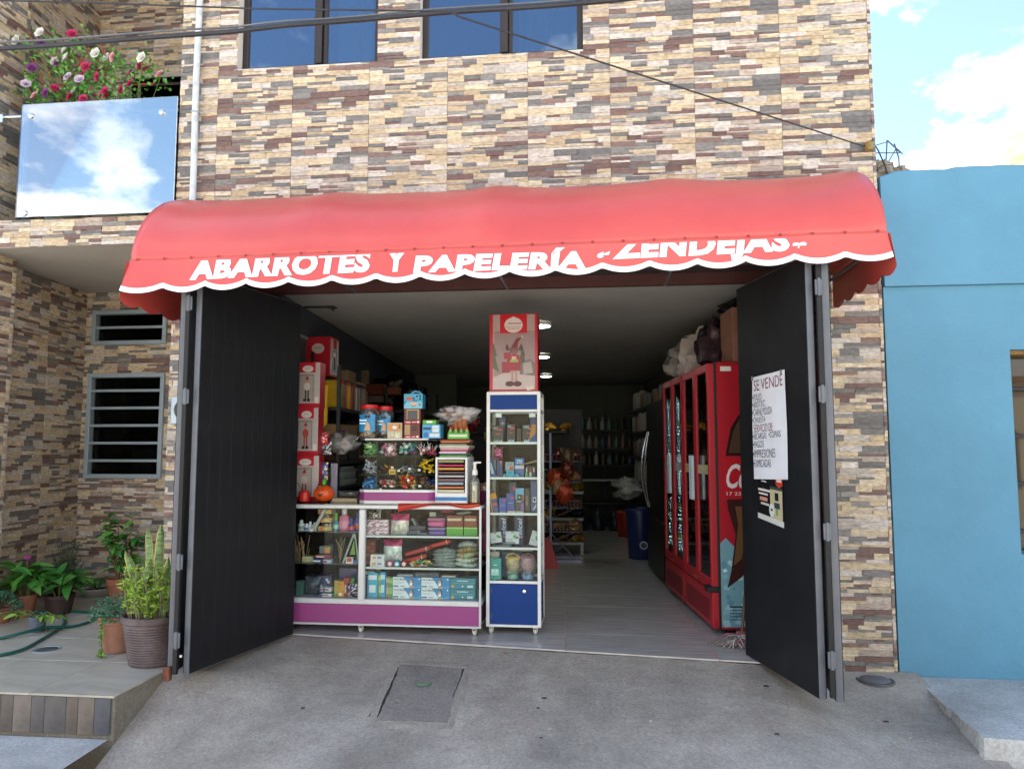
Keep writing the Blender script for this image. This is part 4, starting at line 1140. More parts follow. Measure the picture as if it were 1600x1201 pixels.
def carton(name, label, cat, rect, Y, dep, col, group=None, rz=0., prints=None, mat='gloss', zb=None, bev=.002, wid=None):
    """box whose front face fills rect (photo points) at depth Y; stands with its bottom at zb when given"""
    x0, z1 = W(rect[0], rect[1], Y); x1, z0 = W(rect[2], rect[3], Y)
    if zb is not None: z1 = zb + (z1 - z0); z0 = zb
    w, h = (wid or x1 - x0), z1 - z0
    t = thing(name, label, cat, (x0, Y, z0), rz, group)
    MB().rbox(0, w, 0, dep, 0, h, bev, col).build('box', _mats[mat], t)
    if prints:
        pr = Print(0.); prints(pr, w, h); pr.build(t)
    return t
def lbl(pr, w, h, seed=0, cols=('#e8e6e0', '#2a3f7a', '#c43a34')):
    r_ = random.Random(seed); pr.r(.08 * w, .92 * w, .58 * h, .86 * h, cols[0]); pr.r(.1 * w, .6 * w, .3 * h, .45 * h, cols[1]); pr.r(.12 * w, .4 * w, .12 * h, .2 * h, cols[2])

# ---- glass counter with purple plinth
CY, CD = .18, .46
XL, XR = -2.395, -.842
cz = {'bot': .058, 'pl': .212, 'gl': .258, 'top': .94}
ctr = thing('display_counter', 'long glass display counter with aluminium frame and purple plinth on casters', 'counter', (0, CY, 0))
MB().rbox(XL + .012, XR - .012, .006, CD - .006, cz['bot'] + .016, cz['pl'], .003).build('plinth', _mats['purple_panel'], ctr)
fr = MB(); t = .017
fr.rbox(XL, XR, 0, .02, cz['bot'], cz['bot'] + .016, .003).rbox(XL, XR, CD - .02, CD, cz['bot'], cz['bot'] + .016, .003)
fr.rbox(XR - t, XR, -.002, .018, cz['bot'] + .016, cz['top'] - .02, .003).rbox(XR - t, XR, CD - .018, CD, cz['bot'] + .016, cz['top'] - .02, .003).rbox(XL, XL + t, -.002, .018, cz['bot'] + .016, cz['top'] - .02, .003)
fr.rbox(XL + t, XR - t, -.003, .02, cz['pl'], cz['gl'] - .008, .004).rbox(XR - t, XR, .018, CD - .018, cz['pl'], cz['gl'] - .006, .004)
fr.rbox(XL, XR, -.006, .03, cz['top'] - .034, cz['top'] - .003, .006).rbox(XR - .03, XR, .031, CD, cz['top'] - .034, cz['top'] - .003, .006).rbox(XL, XR, CD - .02, CD, cz['top'] - .034, cz['top'] - .003, .006)
xm = W(565, 870, CY)[0]
fr.rbox(xm - .026, xm + .026, -.008, .03, cz['gl'] - .02, cz['top'] - .036, .008).rbox(xm - .02, xm + .02, CD - .03, CD - .006, cz['gl'] - .01, cz['top'] - .036, .004)
fr.build('frame', _mats['alu_white'], ctr)
MB().box(XL + t, xm - .026, .008, .012, cz['gl'] - .006, cz['top'] - .036).build('front_glass', _mats['case_glass'], ctr)
MB().box(xm + .026, XR - t, .008, .012, cz['gl'] - .006, cz['top'] - .036).build('front_glass', _mats['case_glass'], ctr)
MB().box(XL, XR, .0, CD, cz['top'] - .003, cz['top'] + .003).build('top_glass', GLASS('top_glass', '#c9d3d0', refl=.03, k=.9), ctr)
MB().box(XL + t, XR - t, CD - .012, CD - .008, cz['gl'], cz['top'] - .04).build('back_glass', GLASS('back_glass', '#9a958e', refl=.0, k=.2, haze=.25, hcol='#2c2926'), ctr)
MB().box(XL + .01, XR - .01, .02, CD - .02, cz['gl'] - .012, cz['gl'] - .006).build('deck', M('deck_grey', '#9a9da0', rough=.4, var=.05), ctr)
CSH = [.478, .708]
for z in CSH:
    sh = MB().rbox(xm + .028, XR - t - .002, .022, CD - .05, z - .006, z, .001).build('shelf', M('shelf_glass', '#9fa8a6', rough=.15, var=.03), ctr)
    MB().rbox(xm + .028, XR - t - .002, .014, .0215, z - .011, z + .004, .002).build('shelf_edge', _mats['cabinet_white'], sh)
CSL = [.50, .735]
for z in CSL: MB().rbox(XL + t, xm - .03, .022, CD - .05, z - .005, z, .001).build('shelf', GLASS('shelf_clear', '#b9c8c3', refl=.05, haze=.12), ctr)
for x in (W(561, 985, CY)[0], W(742, 985, CY)[0] - .01, XL + .06):
    caster(ctr, x, .05, .058); caster(ctr, x, CD - .06, .058)

# ---- red cloth hanging over the counter's front edge
rc = thing('red_cloth', 'red cloth runner with thin yellow line draped over the counter edge', 'cloth', (0, CY - .012, 0))
xa, xb = W(622, 795, CY - .02)[0], W(749, 795, CY - .02)[0]; m = 50; vs = []; vy = []
for i in range(m + 1):
    u = i / m; x = xa + (xb - xa) * u; lo = .884 + .055 * min(1, u * 2.4) ** .6 - .006 * math.sin(u * 8) - .02 * (u > .6) * math.sin((u - .6) * 8)
    for j, (yy, zz) in enumerate(((.2, .947), (.0, .9475), (-.008, .942), (-.010, (.942 + lo) / 2), (-.008, lo))): vs.append((x, yy + .003 * math.sin(u * 21), zz))
    vy += [(x, -.0125 + .003 * math.sin(u * 21), lo + .026 - .012 * u), (x, -.0125 + .003 * math.sin(u * 21), lo + .029 - .012 * u)]
MB().add(vs, [(i * 5 + j, i * 5 + j + 1, (i + 1) * 5 + j + 1, (i + 1) * 5 + j) for i in range(m) for j in range(4)]).build('cloth', M('cloth_red', '#a8201f', rough=.8, var=.1), rc, smooth=True, ang=180)
MB().add(vy, [(2 * i, 2 * i + 1, 2 * i + 3, 2 * i + 2) for i in range(m)]).build('yellow_line', M('cloth_line', '#c98a3a', rough=.8), rc)

# ---- goods in the counter: helpers
def bottle(name, label, cat, px, ybase, ytop, rpx, Y, cols, zb, group=None, flat=1., cap=.22, kind='round'):
    x, zt = W(px, ytop, Y); z0 = W(px, ybase, Y)[1]; h = zt - z0; r0 = abs(W(px + rpx, ybase, Y)[0] - x)
    t_ = thing(name, label, cat, (x, Y + r0, zb), 0, group); c = 1 - cap
    pf = [(r0 * .92, 0), (r0, h * .03), (r0, h * c * .68), (r0 * .86, h * c * .85), (r0 * .42, h * c * .97), (r0 * .40, h * c)]
    mb_ = MB().lathe(pf, n=16, col=cols[0])
    if flat != 1: mb_.xf(Matrix.Diagonal((1, flat, 1, 1)))
    mb_.build('body', _mats['plastic'], t_, smooth=True)
    MB().lathe([(r0 * .46, h * c), (r0 * .46, h * .95), (r0 * .36, h), (0, h)], n=14, col=cols[1]).build('cap', _mats['plastic'], t_, smooth=True)
    if len(cols) > 2:
        mb_ = MB().lathe([(r0 * 1.012, h * .12), (r0 * 1.012, h * c * .6)], n=16, col=cols[2])
        if flat != 1: mb_.xf(Matrix.Diagonal((1, flat * 1.01, 1, 1)))
        mb_.f = mb_.f[:16]; mb_.c = mb_.c[:16]; mb_.build('label_band', _mats['gloss'], t_, smooth=True)
    return t_
def pouch(name, label, cat, rect, Y, thick, col, zb=None, group=None, rz=0., tilt=0., mat='foil', header=None, col2=None, seed=0):
    x0, z1 = W(rect[0], rect[1], Y); x1, z0 = W(rect[2], rect[3], Y); w, h = x1 - x0, z1 - z0
    if zb is None: zb = z0
    t_ = thing(name, label, cat, ((x0 + x1) / 2, Y + thick / 2, zb), rz, group); n_, m_ = 12, 10; vs = []
    off = Vector((seed * 2.3, seed * .7, 1))
    for s_ in (-1, 1):
        for i in range(n_ + 1):
            for j in range(m_ + 1):
                u, v = i / n_, j / m_; e = (max(0, math.sin(PI * u)) ** .5) * (max(0, math.sin(PI * v)) ** .6)
                p = Vector((u, v, 0)); d = e * (1 + .5 * mnoise.noise(p * 5 + off)) * thick / 2
                vs.append(((u - .5) * w * (1 - .05 * math.sin(PI * v)), s_ * d + tilt * v * h, v * h))
    K = (n_ + 1) * (m_ + 1); fs_ = []; 
    for s_ in (0, 1):
        for i in range(n_):
            for j in range(m_):
                q_ = (i * (m_ + 1) + j, (i + 1) * (m_ + 1) + j, (i + 1) * (m_ + 1) + j + 1, i * (m_ + 1) + j + 1)
                fs_.append(tuple(a + s_ * K for a in (q_ if s_ == 0 else q_[::-1])))
    mb_ = MB(); 
    for f in fs_: pass
    n0 = len(mb_.v); mb_.v += vs
    for f in fs_:
        vv = sum(vs[a][2] for a in f) / 4 / max(h, 1e-5); rr_ = mnoise.noise(Vector((vs[f[0]][0] * 60, vv * 7, seed)))
        c_ = lin(col)
        if col2 and (rr_ > .12): c_ = lin(col2)
        if header and vv > .74: c_ = lin(header)
        mb_.f.append(f); mb_.c.append(c_)
    mb_.build('pack', _mats[mat], t_, smooth=True, ang=70, recalc=False); return t_
def flat_pack(name, label, cat, rect, Y, dep, col, zb, group=None, rz=0., seed=0, col2=None, mat='foil'):
    """soft packet lying flat"""
    x0, z1 = W(rect[0], rect[1], Y); x1, z0 = W(rect[2], rect[3], Y); w, h = x1 - x0, z1 - z0
    t_ = thing(name, label, cat, ((x0 + x1) / 2, Y + dep / 2, zb), rz, group); n_, m_ = 14, 8; vs = []; fs_ = []; mb_ = MB()
    for s_ in (0, 1):
        for i in range(n_ + 1):
            for j in range(m_ + 1):
                u, v = i / n_, j / m_; e = max(0, math.sin(PI * u)) ** .4 * max(0, math.sin(PI * v)) ** .5
                z = h * .5 + (s_ - .5) * h * e * (1 + .4 * mnoise.noise(Vector((u * 5, v * 4, seed)))) + .15 * h * math.sin(u * 5 + seed)
                vs.append(((u - .5) * w, (v - .5) * dep, max(0.0005, z)))
    K = (n_ + 1) * (m_ + 1); mb_.v += vs
    for s_ in (0, 1):
        for i in range(n_):
            for j in range(m_):
                q_ = tuple(a + s_ * K for a in (i * (m_ + 1) + j, (i + 1) * (m_ + 1) + j, (i + 1) * (m_ + 1) + j + 1, i * (m_ + 1) + j + 1))
                c_ = lin(col2) if col2 and mnoise.noise(Vector((i * .5, j * .6, seed * 3))) > .1 else lin(col)
                mb_.f.append(q_ if s_ else q_[::-1]); mb_.c.append(c_)
    mb_.build('pack', _mats[mat], t_, smooth=True, ang=70, recalc=False); return t_

YI = CY + .05; DK = cz['gl'] - .006
# bottom right: face-mask boxes, 2 x 2, and the two plain teal ones
def mask_print(pr, w, h):
    pr.r(0, w, 0, h, '#dfe6ea'); pr.p([(w * .42, h * .86), (w * .62, h * .10), (w, h * .1), (w, h), (w * .36, h)], '#2f86c0'); pr.p([(w * .72, h * .08), (w, h * .3), (w, 0), (w * .66, 0)], '#3f9fd2')
    pr.p([(w * .56, 0), (w * .62, h * .18), (w * .74, h * .16), (w * .8, 0)], '#c89c84'); pr.e(w * .665, h * .56, w * .075, h * .33, '#3b2a24'); pr.e(w * .65, h * .5, w * .055, h * .3, '#cfa48c')
    pr.p([(w * .595, h * .46), (w * .70, h * .5), (w * .695, h * .28), (w * .64, h * .2), (w * .60, h * .28)], '#f0f2f2')
    pr.t('FACE MASK', w * .03, w * .46, h * .70, h * .90, '#27405e', .01); pr.r(w * .03, w * .4, h * .52, h * .55, '#8fa2b4'); pr.r(w * .03, w * .34, h * .42, h * .45, '#8fa2b4')
    pr.r(w * .01, w * .2, h * .1, h * .22, '#24578c'); pr.r(w * .26, w * .42, h * .12, h * .2, '#6c8aa8'); pr.e(w * .93, h * .84, w * .03, h * .07, '#e6ecf0')
mh = (W(640, 902, YI)[1] - W(640, 935, YI)[1]) / 2
hx = [W(613.5, 930, YI)[0], W(658, 930, YI)[0], W(702.5, 930, YI)[0], W(744, 930, YI)[0]]
for i in range(2):
    for k in range(2):
        t_ = thing('face_mask_box', ('upper' if k else 'lower') + ' face mask box ' + ('beside the plain teal boxes' if i else 'beside the green packets'), 'box', (hx[i] + .001, YI, DK + k * (mh + .001)))
        MB().rbox(0, hx[1] - hx[0] - .003, 0, .1, 0, mh, .0015, '#3a86b4').build('box', _mats['gloss'], t_); pr = Print(); mask_print(pr, hx[1] - hx[0] - .003, mh); pr.build(t_)
for k in range(2):
    t_ = thing('teal_box', ('upper' if k else 'lower') + ' plain teal box with white writing beside the counter post', 'box', (hx[2] + .001, YI, DK + k * (mh + .001)))
    w = hx[3] - hx[2] - .006; MB().rbox(0, w, 0, .1, 0, mh, .0015, '#17768a').build('box', _mats['gloss'], t_)
    pr = Print(); pr.r(w * .28, w * .72, mh * .7, mh * .78, '#cfe2e4'); pr.r(w * .06, w * .95, mh * .5, mh * .56, '#5ba3b0'); pr.e(w * .11, mh * .22, w * .06, mh * .14, '#c9a86a'); pr.r(w * .68, w * .9, mh * .12, mh * .34, '#bfd6da'); pr.p([(w * .46, mh * .3), (w * .54, mh * .3), (w * .5, mh * .12)], '#e8eef0'); pr.build(t_)
# hanging-card packs beside them
for x0, y0, x1, c, c2, L_ in ((574, 897, 590, '#3aa0c4', '#d7e3e8', 'light blue toothbrush card with white print'), (591, 899, 596, '#6d8f3e', '#a9c070', 'narrow green card pack between the blue ones'),
                              (594, 896, 602, '#2f9ec9', '#bfe2ee', 'tall bright blue toothbrush card'), (603, 903, 608, '#8a7a6a', '#b8a890', 'brownish card pack behind the green packets'), (607, 904, 614, '#5f9a55', '#8fbf7a', 'green card packet beside the face mask boxes')):
    carton('card_pack', L_ + ' in the counter', 'pack', (x0, y0, x1, 936), YI + .01, .035, c, None, rnd.uniform(-.1, .1), lambda pr, w, h, c2=c2: (pr.r(.1 * w, .9 * w, .72 * h, .9 * h, c2), pr.r(.2 * w, .8 * w, .2 * h, .5 * h, c2)), zb=DK)
carton('card_pack', 'dark red box edge at the end of the bottom counter shelf', 'pack', (569, 905, 574, 936), YI + .02, .05, '#5a2226', zb=DK)
carton('tray_lid', 'flat white tray lying on top of the toothbrush cards', 'tray', (570, 893, 584, 898), YI + .02, .1, '#c9ccc8', zb=DK + mh * 2 + .012)
carton('flat_packet', 'dark blister packet lying on the face mask boxes', 'packet', (648, 893, 686, 900), YI + .02, .06, '#4a525a', zb=DK + mh * 2 + .002, mat='foil')
carton('flat_packet', 'grey paper packet lying on the left face mask boxes', 'packet', (620, 897, 646, 901), YI + .02, .07, '#8b949a', zb=DK + mh * 2 + .002)
carton('flat_packet', 'pale paper packet lying on the teal boxes', 'packet', (690, 898, 712, 901), YI + .02, .07, '#b9b09a', zb=DK + mh * 2 + .002)
# middle right shelf
z = CSH[0] + .0005
carton('brick_box', 'reddish brick patterned box at the end of the middle counter shelf', 'box', (570, 848, 586, 887), YI + .08, .14, '#7a3f36', zb=z, mat='matte', prints=lambda pr, w, h: [pr.r(w * (.08 + .46 * (k % 2)), w * (.46 + .46 * (k % 2)), h * (.06 + .15 * k), h * (.15 + .15 * k), '#a5604e') for k in range(6)])
for k in range(2): carton('white_box', ('upper' if k else 'lower') + ' flat white printed box beside the small jars', 'box', (578 + k, 881 - 9 * k - 4, 601 - k, 887 - 9 * k), YI - .01, .07, '#d3d3cf', zb=z + k * .045, prints=lambda pr, w, h: (pr.r(w * .15, w * .4, h * .3, h * .7, '#d88a5a'), pr.r(w * .5, w * .8, h * .3, h * .7, '#7a8ac0')))
carton('white_box', 'small cream block between the two flat white boxes', 'box', (592, 877, 600, 882), YI + .0, .06, '#cfc3a8', zb=z + .022)
pouch('header_bag', 'clear bag of white pieces with magenta header on the middle shelf', 'bag', (598, 841, 627, 876), YI + .02, .05, '#b9c6c4', z + .035, col2='#dfe3e0', header='#a01f55', seed=3)
carton('small_crate', 'cream cardboard block under the magenta header bag', 'box', (599, 874, 624, 888), YI + .05, .08, '#8f8674', zb=z, mat='matte')
for px, c, L_ in ((609, '#b54a78', 'small pink round tub'), (620, '#2f8fb4', 'small blue round tub'), (631, '#a8262c', 'small red round tub')):
    x, _ = W(px, 887, YI - .02); r0 = .025
    t_ = thing('small_tub', L_ + ' on the middle counter shelf', 'tub', (x, YI - .0, z))
    MB().lathe([(0, 0), (r0 * .8, 0), (r0, .008), (r0, .036), (r0 * .8, .044), (0, .044)], n=18, col=c).xf(Matrix.Translation((0, .02, .026)) @ Matrix.Rotation(PI / 2, 4, 'X')).build('body', _mats['plastic'], t_, smooth=True)
    MB().lathe([(0, .046), (r0 * .55, .045)], n=14, col='#dcdcd8').xf(Matrix.Translation((0, .02, .026)) @ Matrix.Rotation(PI / 2, 4, 'X')).build('seal', _mats['gloss'], t_)
for k, (x0, y0, x1, y1, c) in enumerate(((628, 866, 666, 880, '#a8231f'), (632, 857, 672, 869, '#9c1f1f'), (668, 843, 702, 856, '#b0261f'))):
    a = W(x0, y1, YI + .03); b = W(x1, y0, YI + .03); t_ = thing('biscuit_packet', ('lowest', 'middle', 'topmost')[k] + ' slanting red biscuit packet on the middle counter shelf', 'packet', (a[0], YI + .03 + .03 * k, z + .012 + .055 * k))
    L_ = b[0] - a[0]; h_ = .032; an = .28; mb_ = MB().rbox(0, L_ * 1.05, 0, .05, 0, h_, .006, c); mb_.rbox(L_ * .82, L_ * .9, -.001, .051, -.001, h_ + .001, .006, '#d9d2c4')
    mb_.xf(Matrix.Rotation(-an, 4, 'Y')); mb_.build('wrapper', _mats['foil'], t_)
cm = MB(); r = random.Random(8)
for i in range(34):
    x, _ = W(r.uniform(642, 676), 885, YI); cm.blob((x, YI + r.uniform(-.02, .06), z + .012 + r.random() * .045 * (1 - abs(i - 17) / 30)), (.016, .012, .009), i, .2, 2, 8, 6, r.choice(('#c9a63a', '#3d6aa8', '#b8402e', '#4f9a5a', '#d0c8b8', '#b8864a')))
o = tag(cm.build('candy_heap', _mats['foil'], smooth=True), 'loose heap of mixed coloured sweets beside the silver pouches', 'sweets', kind='stuff')
for k in range(6):
    flat_pack('silver_pouch', 'silver foil pouch in the stack on the middle counter shelf', 'pouch', (675 + (k % 2) * 2, 880 - k * 4.4, 713 - (k % 3), 887 - k * 4.4), YI - .01, .1, '#a9b4ae', z + k * .021, 'stacked silver pouches', rnd.uniform(-.1, .1), k, '#bcc6c2')
for k, (c, c2) in enumerate((('#c9d3cc', '#a8b8b0'), ('#d2d8d0', '#8fae78'), ('#b8c49a', '#c98a7a'), ('#9aa868', '#b85a4a'), ('#c9cfc8', '#9aa8a0'))):
    flat_pack('snack_pouch', ('lowest', 'second', 'middle', 'fourth', 'topmost')[k] + ' printed snack pouch piled against the counter post', 'pouch', (708 + k * 1.5, 878 - k * 8, 744, 888 - k * 8), YI - .01, .1, c, z + k * .036, None, rnd.uniform(-.12, .12), 20 + k, c2)
# top right shelf
z = CSH[1] + .0005
for k in range(2): carton('pink_box', ('upper' if k else 'lower') + ' pink speckled box pack on the top counter shelf', 'box', (572, 823.5 - 12.2 * k, 607, 836 - 12.2 * k), YI, .1, '#b89aa8', zb=z + k * .058, mat='foil', prints=lambda pr, w, h: [pr.e(random.Random(i).uniform(.06, .94) * w, random.Random(i + 50).uniform(.12, .88) * h, .012, .006, ('#d8c3cc', '#8f5a74', '#e0d6da')[i % 3], 6) for i in range(40)])
pouch('header_bag', 'clear bag of white beads with magenta header on the top shelf', 'bag', (609, 802, 638, 836), YI - .0, .06, '#c3bfb6', z, col2='#dcd6cc', header='#b02a5e', seed=9)
pouch('foil_pack', 'small dark foil pack with white print on the pink boxes', 'pack', (576, 799, 594, 811), YI + .02, .03, '#4a4a48', z + .117, col2='#c9c9c2', seed=5)
for k, (x0, y0, x1, y1, c) in enumerate(((635, 829, 652, 837, '#454c58'), (650, 832, 668, 837, '#59606a'), (640, 822, 664, 829, '#3f3f4c'))):
    carton('gadget_pack', ('grey gadget blister', 'flat grey gadget pack', 'dark gadget pack stacked on the blisters')[k] + ' on the top counter shelf', 'pack', (x0, y0, x1, y1), YI + .02, .06, c, zb=z + (.04 if k == 2 else 0), mat='foil')
mb_ = MB().rbox(0, .012, 0, .06, 0, .13, .003, '#8a9096').rbox(.018, .022, 0, .06, .0, .12, .001, '#5a6068').xf(Matrix.Rotation(-.5, 4, 'Y'))
x, _ = W(653, 836, YI); t_ = thing('calculator', 'thin grey calculator leaning on the top counter shelf', 'calculator', (x, YI + .03, z + .01)); mb_.build('body', _mats['plastic'], t_)
def tub(name, label, rect, Y, dep, col, lid, zb):
    x0, z1 = W(rect[0], rect[1], Y); x1, z0 = W(rect[2], rect[3], Y); t_ = thing(name, label, 'container', (x0, Y, zb)); w, h = x1 - x0, z1 - z0
    MB().rbox(.004, w - .004, .004, dep - .004, 0, h * .7, .012, col).build('base', _mats['plastic'], t_, smooth=True); MB().rbox(0, w, 0, dep, h * .7, h, .01, lid).build('lid', _mats['plastic'], t_, smooth=True)
tub('lunch_box', 'purple lunch box with clear lid under the pink one', (668, 824.5, 696, 838), YI, .09, '#6a4f9a', '#9a8fb0', z)
tub('lunch_box', 'pink lunch box stacked on the purple one', (667, 810, 695, 824.3), YI, .09, '#c25a88', '#b87a9a', z + (W(668, 824.5, YI)[1] - W(668, 838, YI)[1]) + .001)
tub('lunch_box', 'small pink lunch box behind the brown snack packs', (686, 800, 710, 809), YI + .12, .09, '#a8365e', '#c9a0b0', z + .155)
for k, (x0, x1) in enumerate(((698, 724), (725, 746))):
    carton('wafer_pack', 'green and brown wrapped wafer pack ' + ('beside the counter post' if k else 'beside the lunch boxes'), 'pack', (x0, 805, x1 - .5, 837.5), YI + .01, .08, '#6b3524', zb=z, mat='foil', prints=lambda pr, w, h: (pr.r(0, w, 0, h * .36, '#4f9a2f'), pr.r(0, w, h * .36, h * .43, '#9abf6a'), pr.r(w * .05, w * .9, h * .74, h * .86, '#c9b49a')))
flat_pack('wafer_pack', 'white topped packet lying on the wafer packs', 'pack', (712, 800, 737, 806), YI + .02, .07, '#d8d6d0', z + .155, seed=4)
carton('white_label', 'white scribbled price card behind the pink lunch box', 'card', (671, 804, 681, 811), YI + .14, .004, '#d6d6d2', zb=z + .13)

# left part of the counter
z = CSL[1] + .0005
for k, (px, yt, rp) in enumerate(((478, 823, 4), (483.5, 820, 3.5), (490, 821, 4), (469, 818, 5))):
    bottle('pill_bottle', ('white capped bottle with blue label', 'white capped slim bottle', 'white capped wide bottle', 'grey capped bottle beside the gate')[k] + ' on the upper left counter shelf', 'bottle', px, 834, yt, rp, YI, ('#c9ccd0', '#e2e2de', ('#3f5aa0', '#b8bcc0', '#c9c9c4', '#7a8a80')[k]), z)
for k in range(3):
    zz = z + k * .063; carton('sample_tray', ('lowest', 'middle', 'topmost')[k] + ' cream tray with orange dot in the stack of little trays', 'tray', (497, 826 - 12.5 * k, 517.5, 833.5 - 12.5 * k), YI, .11, '#b39a6a', zb=zz, mat='matte', prints=lambda pr, w, h: (pr.e(w * .25, h * .5, .012, .012, '#d8582c'), pr.e(w * .62, h * .5, .009, .009, '#d6c84a')))
    mb_ = MB(); r = random.Random(k)
    for i in range(7): mb_.blob((.01 + r.random() * .075, .01 + r.random() * .07, .042), (.012, .012, .012), i, .3, 2, 7, 5, r.choice(('#8a8a86', '#c9c6be', '#7d6a74', '#9aa09a')))
    x0, _ = W(497, 830, YI); tag(mb_.build('tray_filling', _mats['plastic'], smooth=True), ('lowest', 'middle', 'topmost')[k] + ' tray filling of small pale capsules', 'capsules', kind='stuff').location = (x0, YI, zz)
mb_ = MB().rbox(-.012, .012, 0, .03, 0, .17, .004, '#a9a6a0').xf(Matrix.Rotation(.5, 4, 'Y')); x, _ = W(492, 830, YI); t_ = thing('glue_tube', 'grey glue tube leaning against the stack of trays', 'tube', (x, YI - .03, z + .012)); mb_.build('tube', _mats['plastic'], t_)
MB().cyl((-.006, .015, 0), (-.03, .015, -.006), .014, n=10).build('cap', M('cap_white', '#d8d8d4', rough=.4), t_, smooth=True)
bottle('spray_bottle', 'slim teal bottle with bright green cap on the upper left shelf', 'bottle', 524, 831, 803, 3.6, YI, ('#1f7a86', '#4fae3a', '#8fc6c0'), z, cap=.4)
bottle('soap_bottle', 'large pink soap bottle with white pump cap in the counter', 'bottle', 535.5, 832, 797, 8, YI, ('#c86a8a', '#e4dfe2', '#d88aa4'), z, flat=.6, cap=.26)
bottle('glue_bottle', 'squat blue and orange glue bottle in front of another', 'bottle', 548, 833, 812, 4.5, YI - .01, ('#2c3f9a', '#24348a', '#d8502c'), z, cap=.4)
bottle('glue_bottle', 'taller blue and orange glue bottle beside the mullion', 'bottle', 557, 832, 802, 4.2, YI + .03, ('#3a4aa8', '#2a3580', '#d85a34'), z, cap=.35)
bottle('spray_bottle', 'yellow green bottle half hidden behind the teal one', 'bottle', 521, 829, 800, 3, YI + .08, ('#9a8a3a', '#7a9a3a'), z, cap=.35)
z = CSL[0] + .0005
st = MB(); r = random.Random(31)
for i in range(16):
    x = W(r.uniform(464, 480), 875, YI + .05)[0]; st.tube([(x, YI + .02 + r.random() * .08, z + .0), (x + r.uniform(-.06, .05), YI + .05, z + r.uniform(.08, .2))], .003, 5, r.choice(('#7a5a3a', '#8f7a5a', '#5a4030', '#a08a6a')))
tag(st.build('stick_bundle', _mats['matte']), 'loose bundle of brown wooden sticks beside the gate in the counter', 'sticks', kind='stuff')
carton('clear_box', 'clear box with orange and green label on the middle left shelf', 'box', (499, 858, 516, 870), YI + .05, .06, '#6f7876', zb=z + .06, mat='plastic', prints=lambda pr, w, h: (pr.r(w * .5, w * .9, .1 * h, h * .85, '#d8862c'), pr.r(w * .82, w * .98, h * .6, h * .95, '#7fae3a')))
carton('clear_box', 'grey carton supporting the clear box', 'box', (499, 870, 516, 882.5), YI + .06, .06, '#4c5058', zb=z)
carton('toothpaste_box', 'dark blue toothpaste box with white stripe', 'box', (489, 876, 505, 883), YI - .02, .05, '#1f2f66', zb=z, prints=lambda pr, w, h: pr.r(0, w * .7, h * .3, h * .65, '#cfd4e0'))
carton('toothpaste_box', 'red and blue toothpaste box lying across the dark blue one', 'box', (492, 870, 516, 876), YI - .01, .05, '#7a2c3a', zb=z + .034, prints=lambda pr, w, h: pr.r(w * .1, w * .6, h * .3, h * .6, '#d8d4d8'))
carton('toothpaste_box', 'white and blue toothpaste box beside the mullion end of its row', 'box', (504, 877, 517, 883), YI - .02, .05, '#a9b4cc', zb=z, prints=lambda pr, w, h: pr.r(w * .1, w * .5, h * .2, h * .7, '#8a2c3c'))
carton('soap_bar', 'pale green soap bar carton behind the toothpaste', 'soap', (472, 874, 489, 883), YI + .02, .06, '#b0ad84', zb=z)
t_ = thing('set_square', 'green triangular set square propped on the middle left shelf', 'ruler', (W(533, 882, YI)[0], YI + .02, z))
MB().prism([(0, 0), (.014, 0), (.085, .19), (.097, .17), (.12, .0), (.135, 0), (.1, .215), (.08, .215)], .004, 'y').build('outline', M('ruler_grey', '#8fa09a', rough=.2), t_); MB().prism([(.06, .06), (.1, .06), (.088, .17)], .002, 'y', .001).build('insert', M('ruler_green', '#6f9a3a', rough=.4), t_)
carton('eraser_pack', 'white and red eraser pack in front of the set square', 'pack', (540, 873, 551, 883), YI - .02, .02, '#d8d2cc', zb=z, prints=lambda pr, w, h: pr.r(w * .15, w * .85, h * .3, h * .9, '#b8443a'))
carton('pen_box', 'blue pen box lying beside the mullion', 'box', (551, 878, 561, 883), YI - .01, .06, '#2c5aa0', zb=z)
t_ = thing('craft_branch', 'dry twiggy craft branch standing on the middle left shelf', 'twigs', (W(527, 882, YI)[0], YI + .06, z)); mb_ = MB()
for i in range(9): mb_.tube([(0, 0, 0), (r.uniform(-.02, .02), r.uniform(-.02, .02), .1), (r.uniform(-.05, .05), r.uniform(-.03, .03), r.uniform(.13, .19))], .002, 5, '#9a8a6a')
mb_.build('twigs', _mats['matte'], t_)
z = DK + .0005
pouch('plastic_bag', 'grey plastic wrapped bundle on the counter floor', 'bag', (473, 906, 498, 935), YI + .03, .08, '#4a505a', z, col2='#5f6670', seed=12, mat='foil')
carton('notions_box', 'navy box with scissors drawing on the counter floor', 'box', (494, 905, 518, 935), YI + .07, .08, '#24305c', zb=z, prints=lambda pr, w, h: (pr.e(w * .68, h * .8, .01, .01, '#c9cede'), pr.e(w * .78, h * .68, .01, .01, '#c9cede'), pr.r(w * .2, w * .4, h * .45, h * .52, '#c9cede')))
for k, (x0, y0, x1, y1) in enumerate(((505, 920, 517, 927), (499, 923, 508, 930), (500, 930, 517, 935))): carton('soap_carton', ('upper', 'slanting', 'lowest')[k] + ' white red and blue soap carton by the navy box', 'soap', (x0, y0, x1, y1), YI - .015, .05, '#c9cfd8', zb=z + (.038 if k < 2 else 0), rz=.1 * k, prints=lambda pr, w, h: (pr.r(w * .2, w * .7, h * .3, h * .7, '#a83a44'), pr.r(0, w * .2, 0, h, '#2f4a8a')))
carton('glue_box', 'yellow and green slim box on the counter floor', 'box', (522, 910, 528, 935), YI + .01, .05, '#a89a3a', zb=z, prints=lambda pr, w, h: pr.r(0, w, 0, h * .2, '#4f8a3a'))
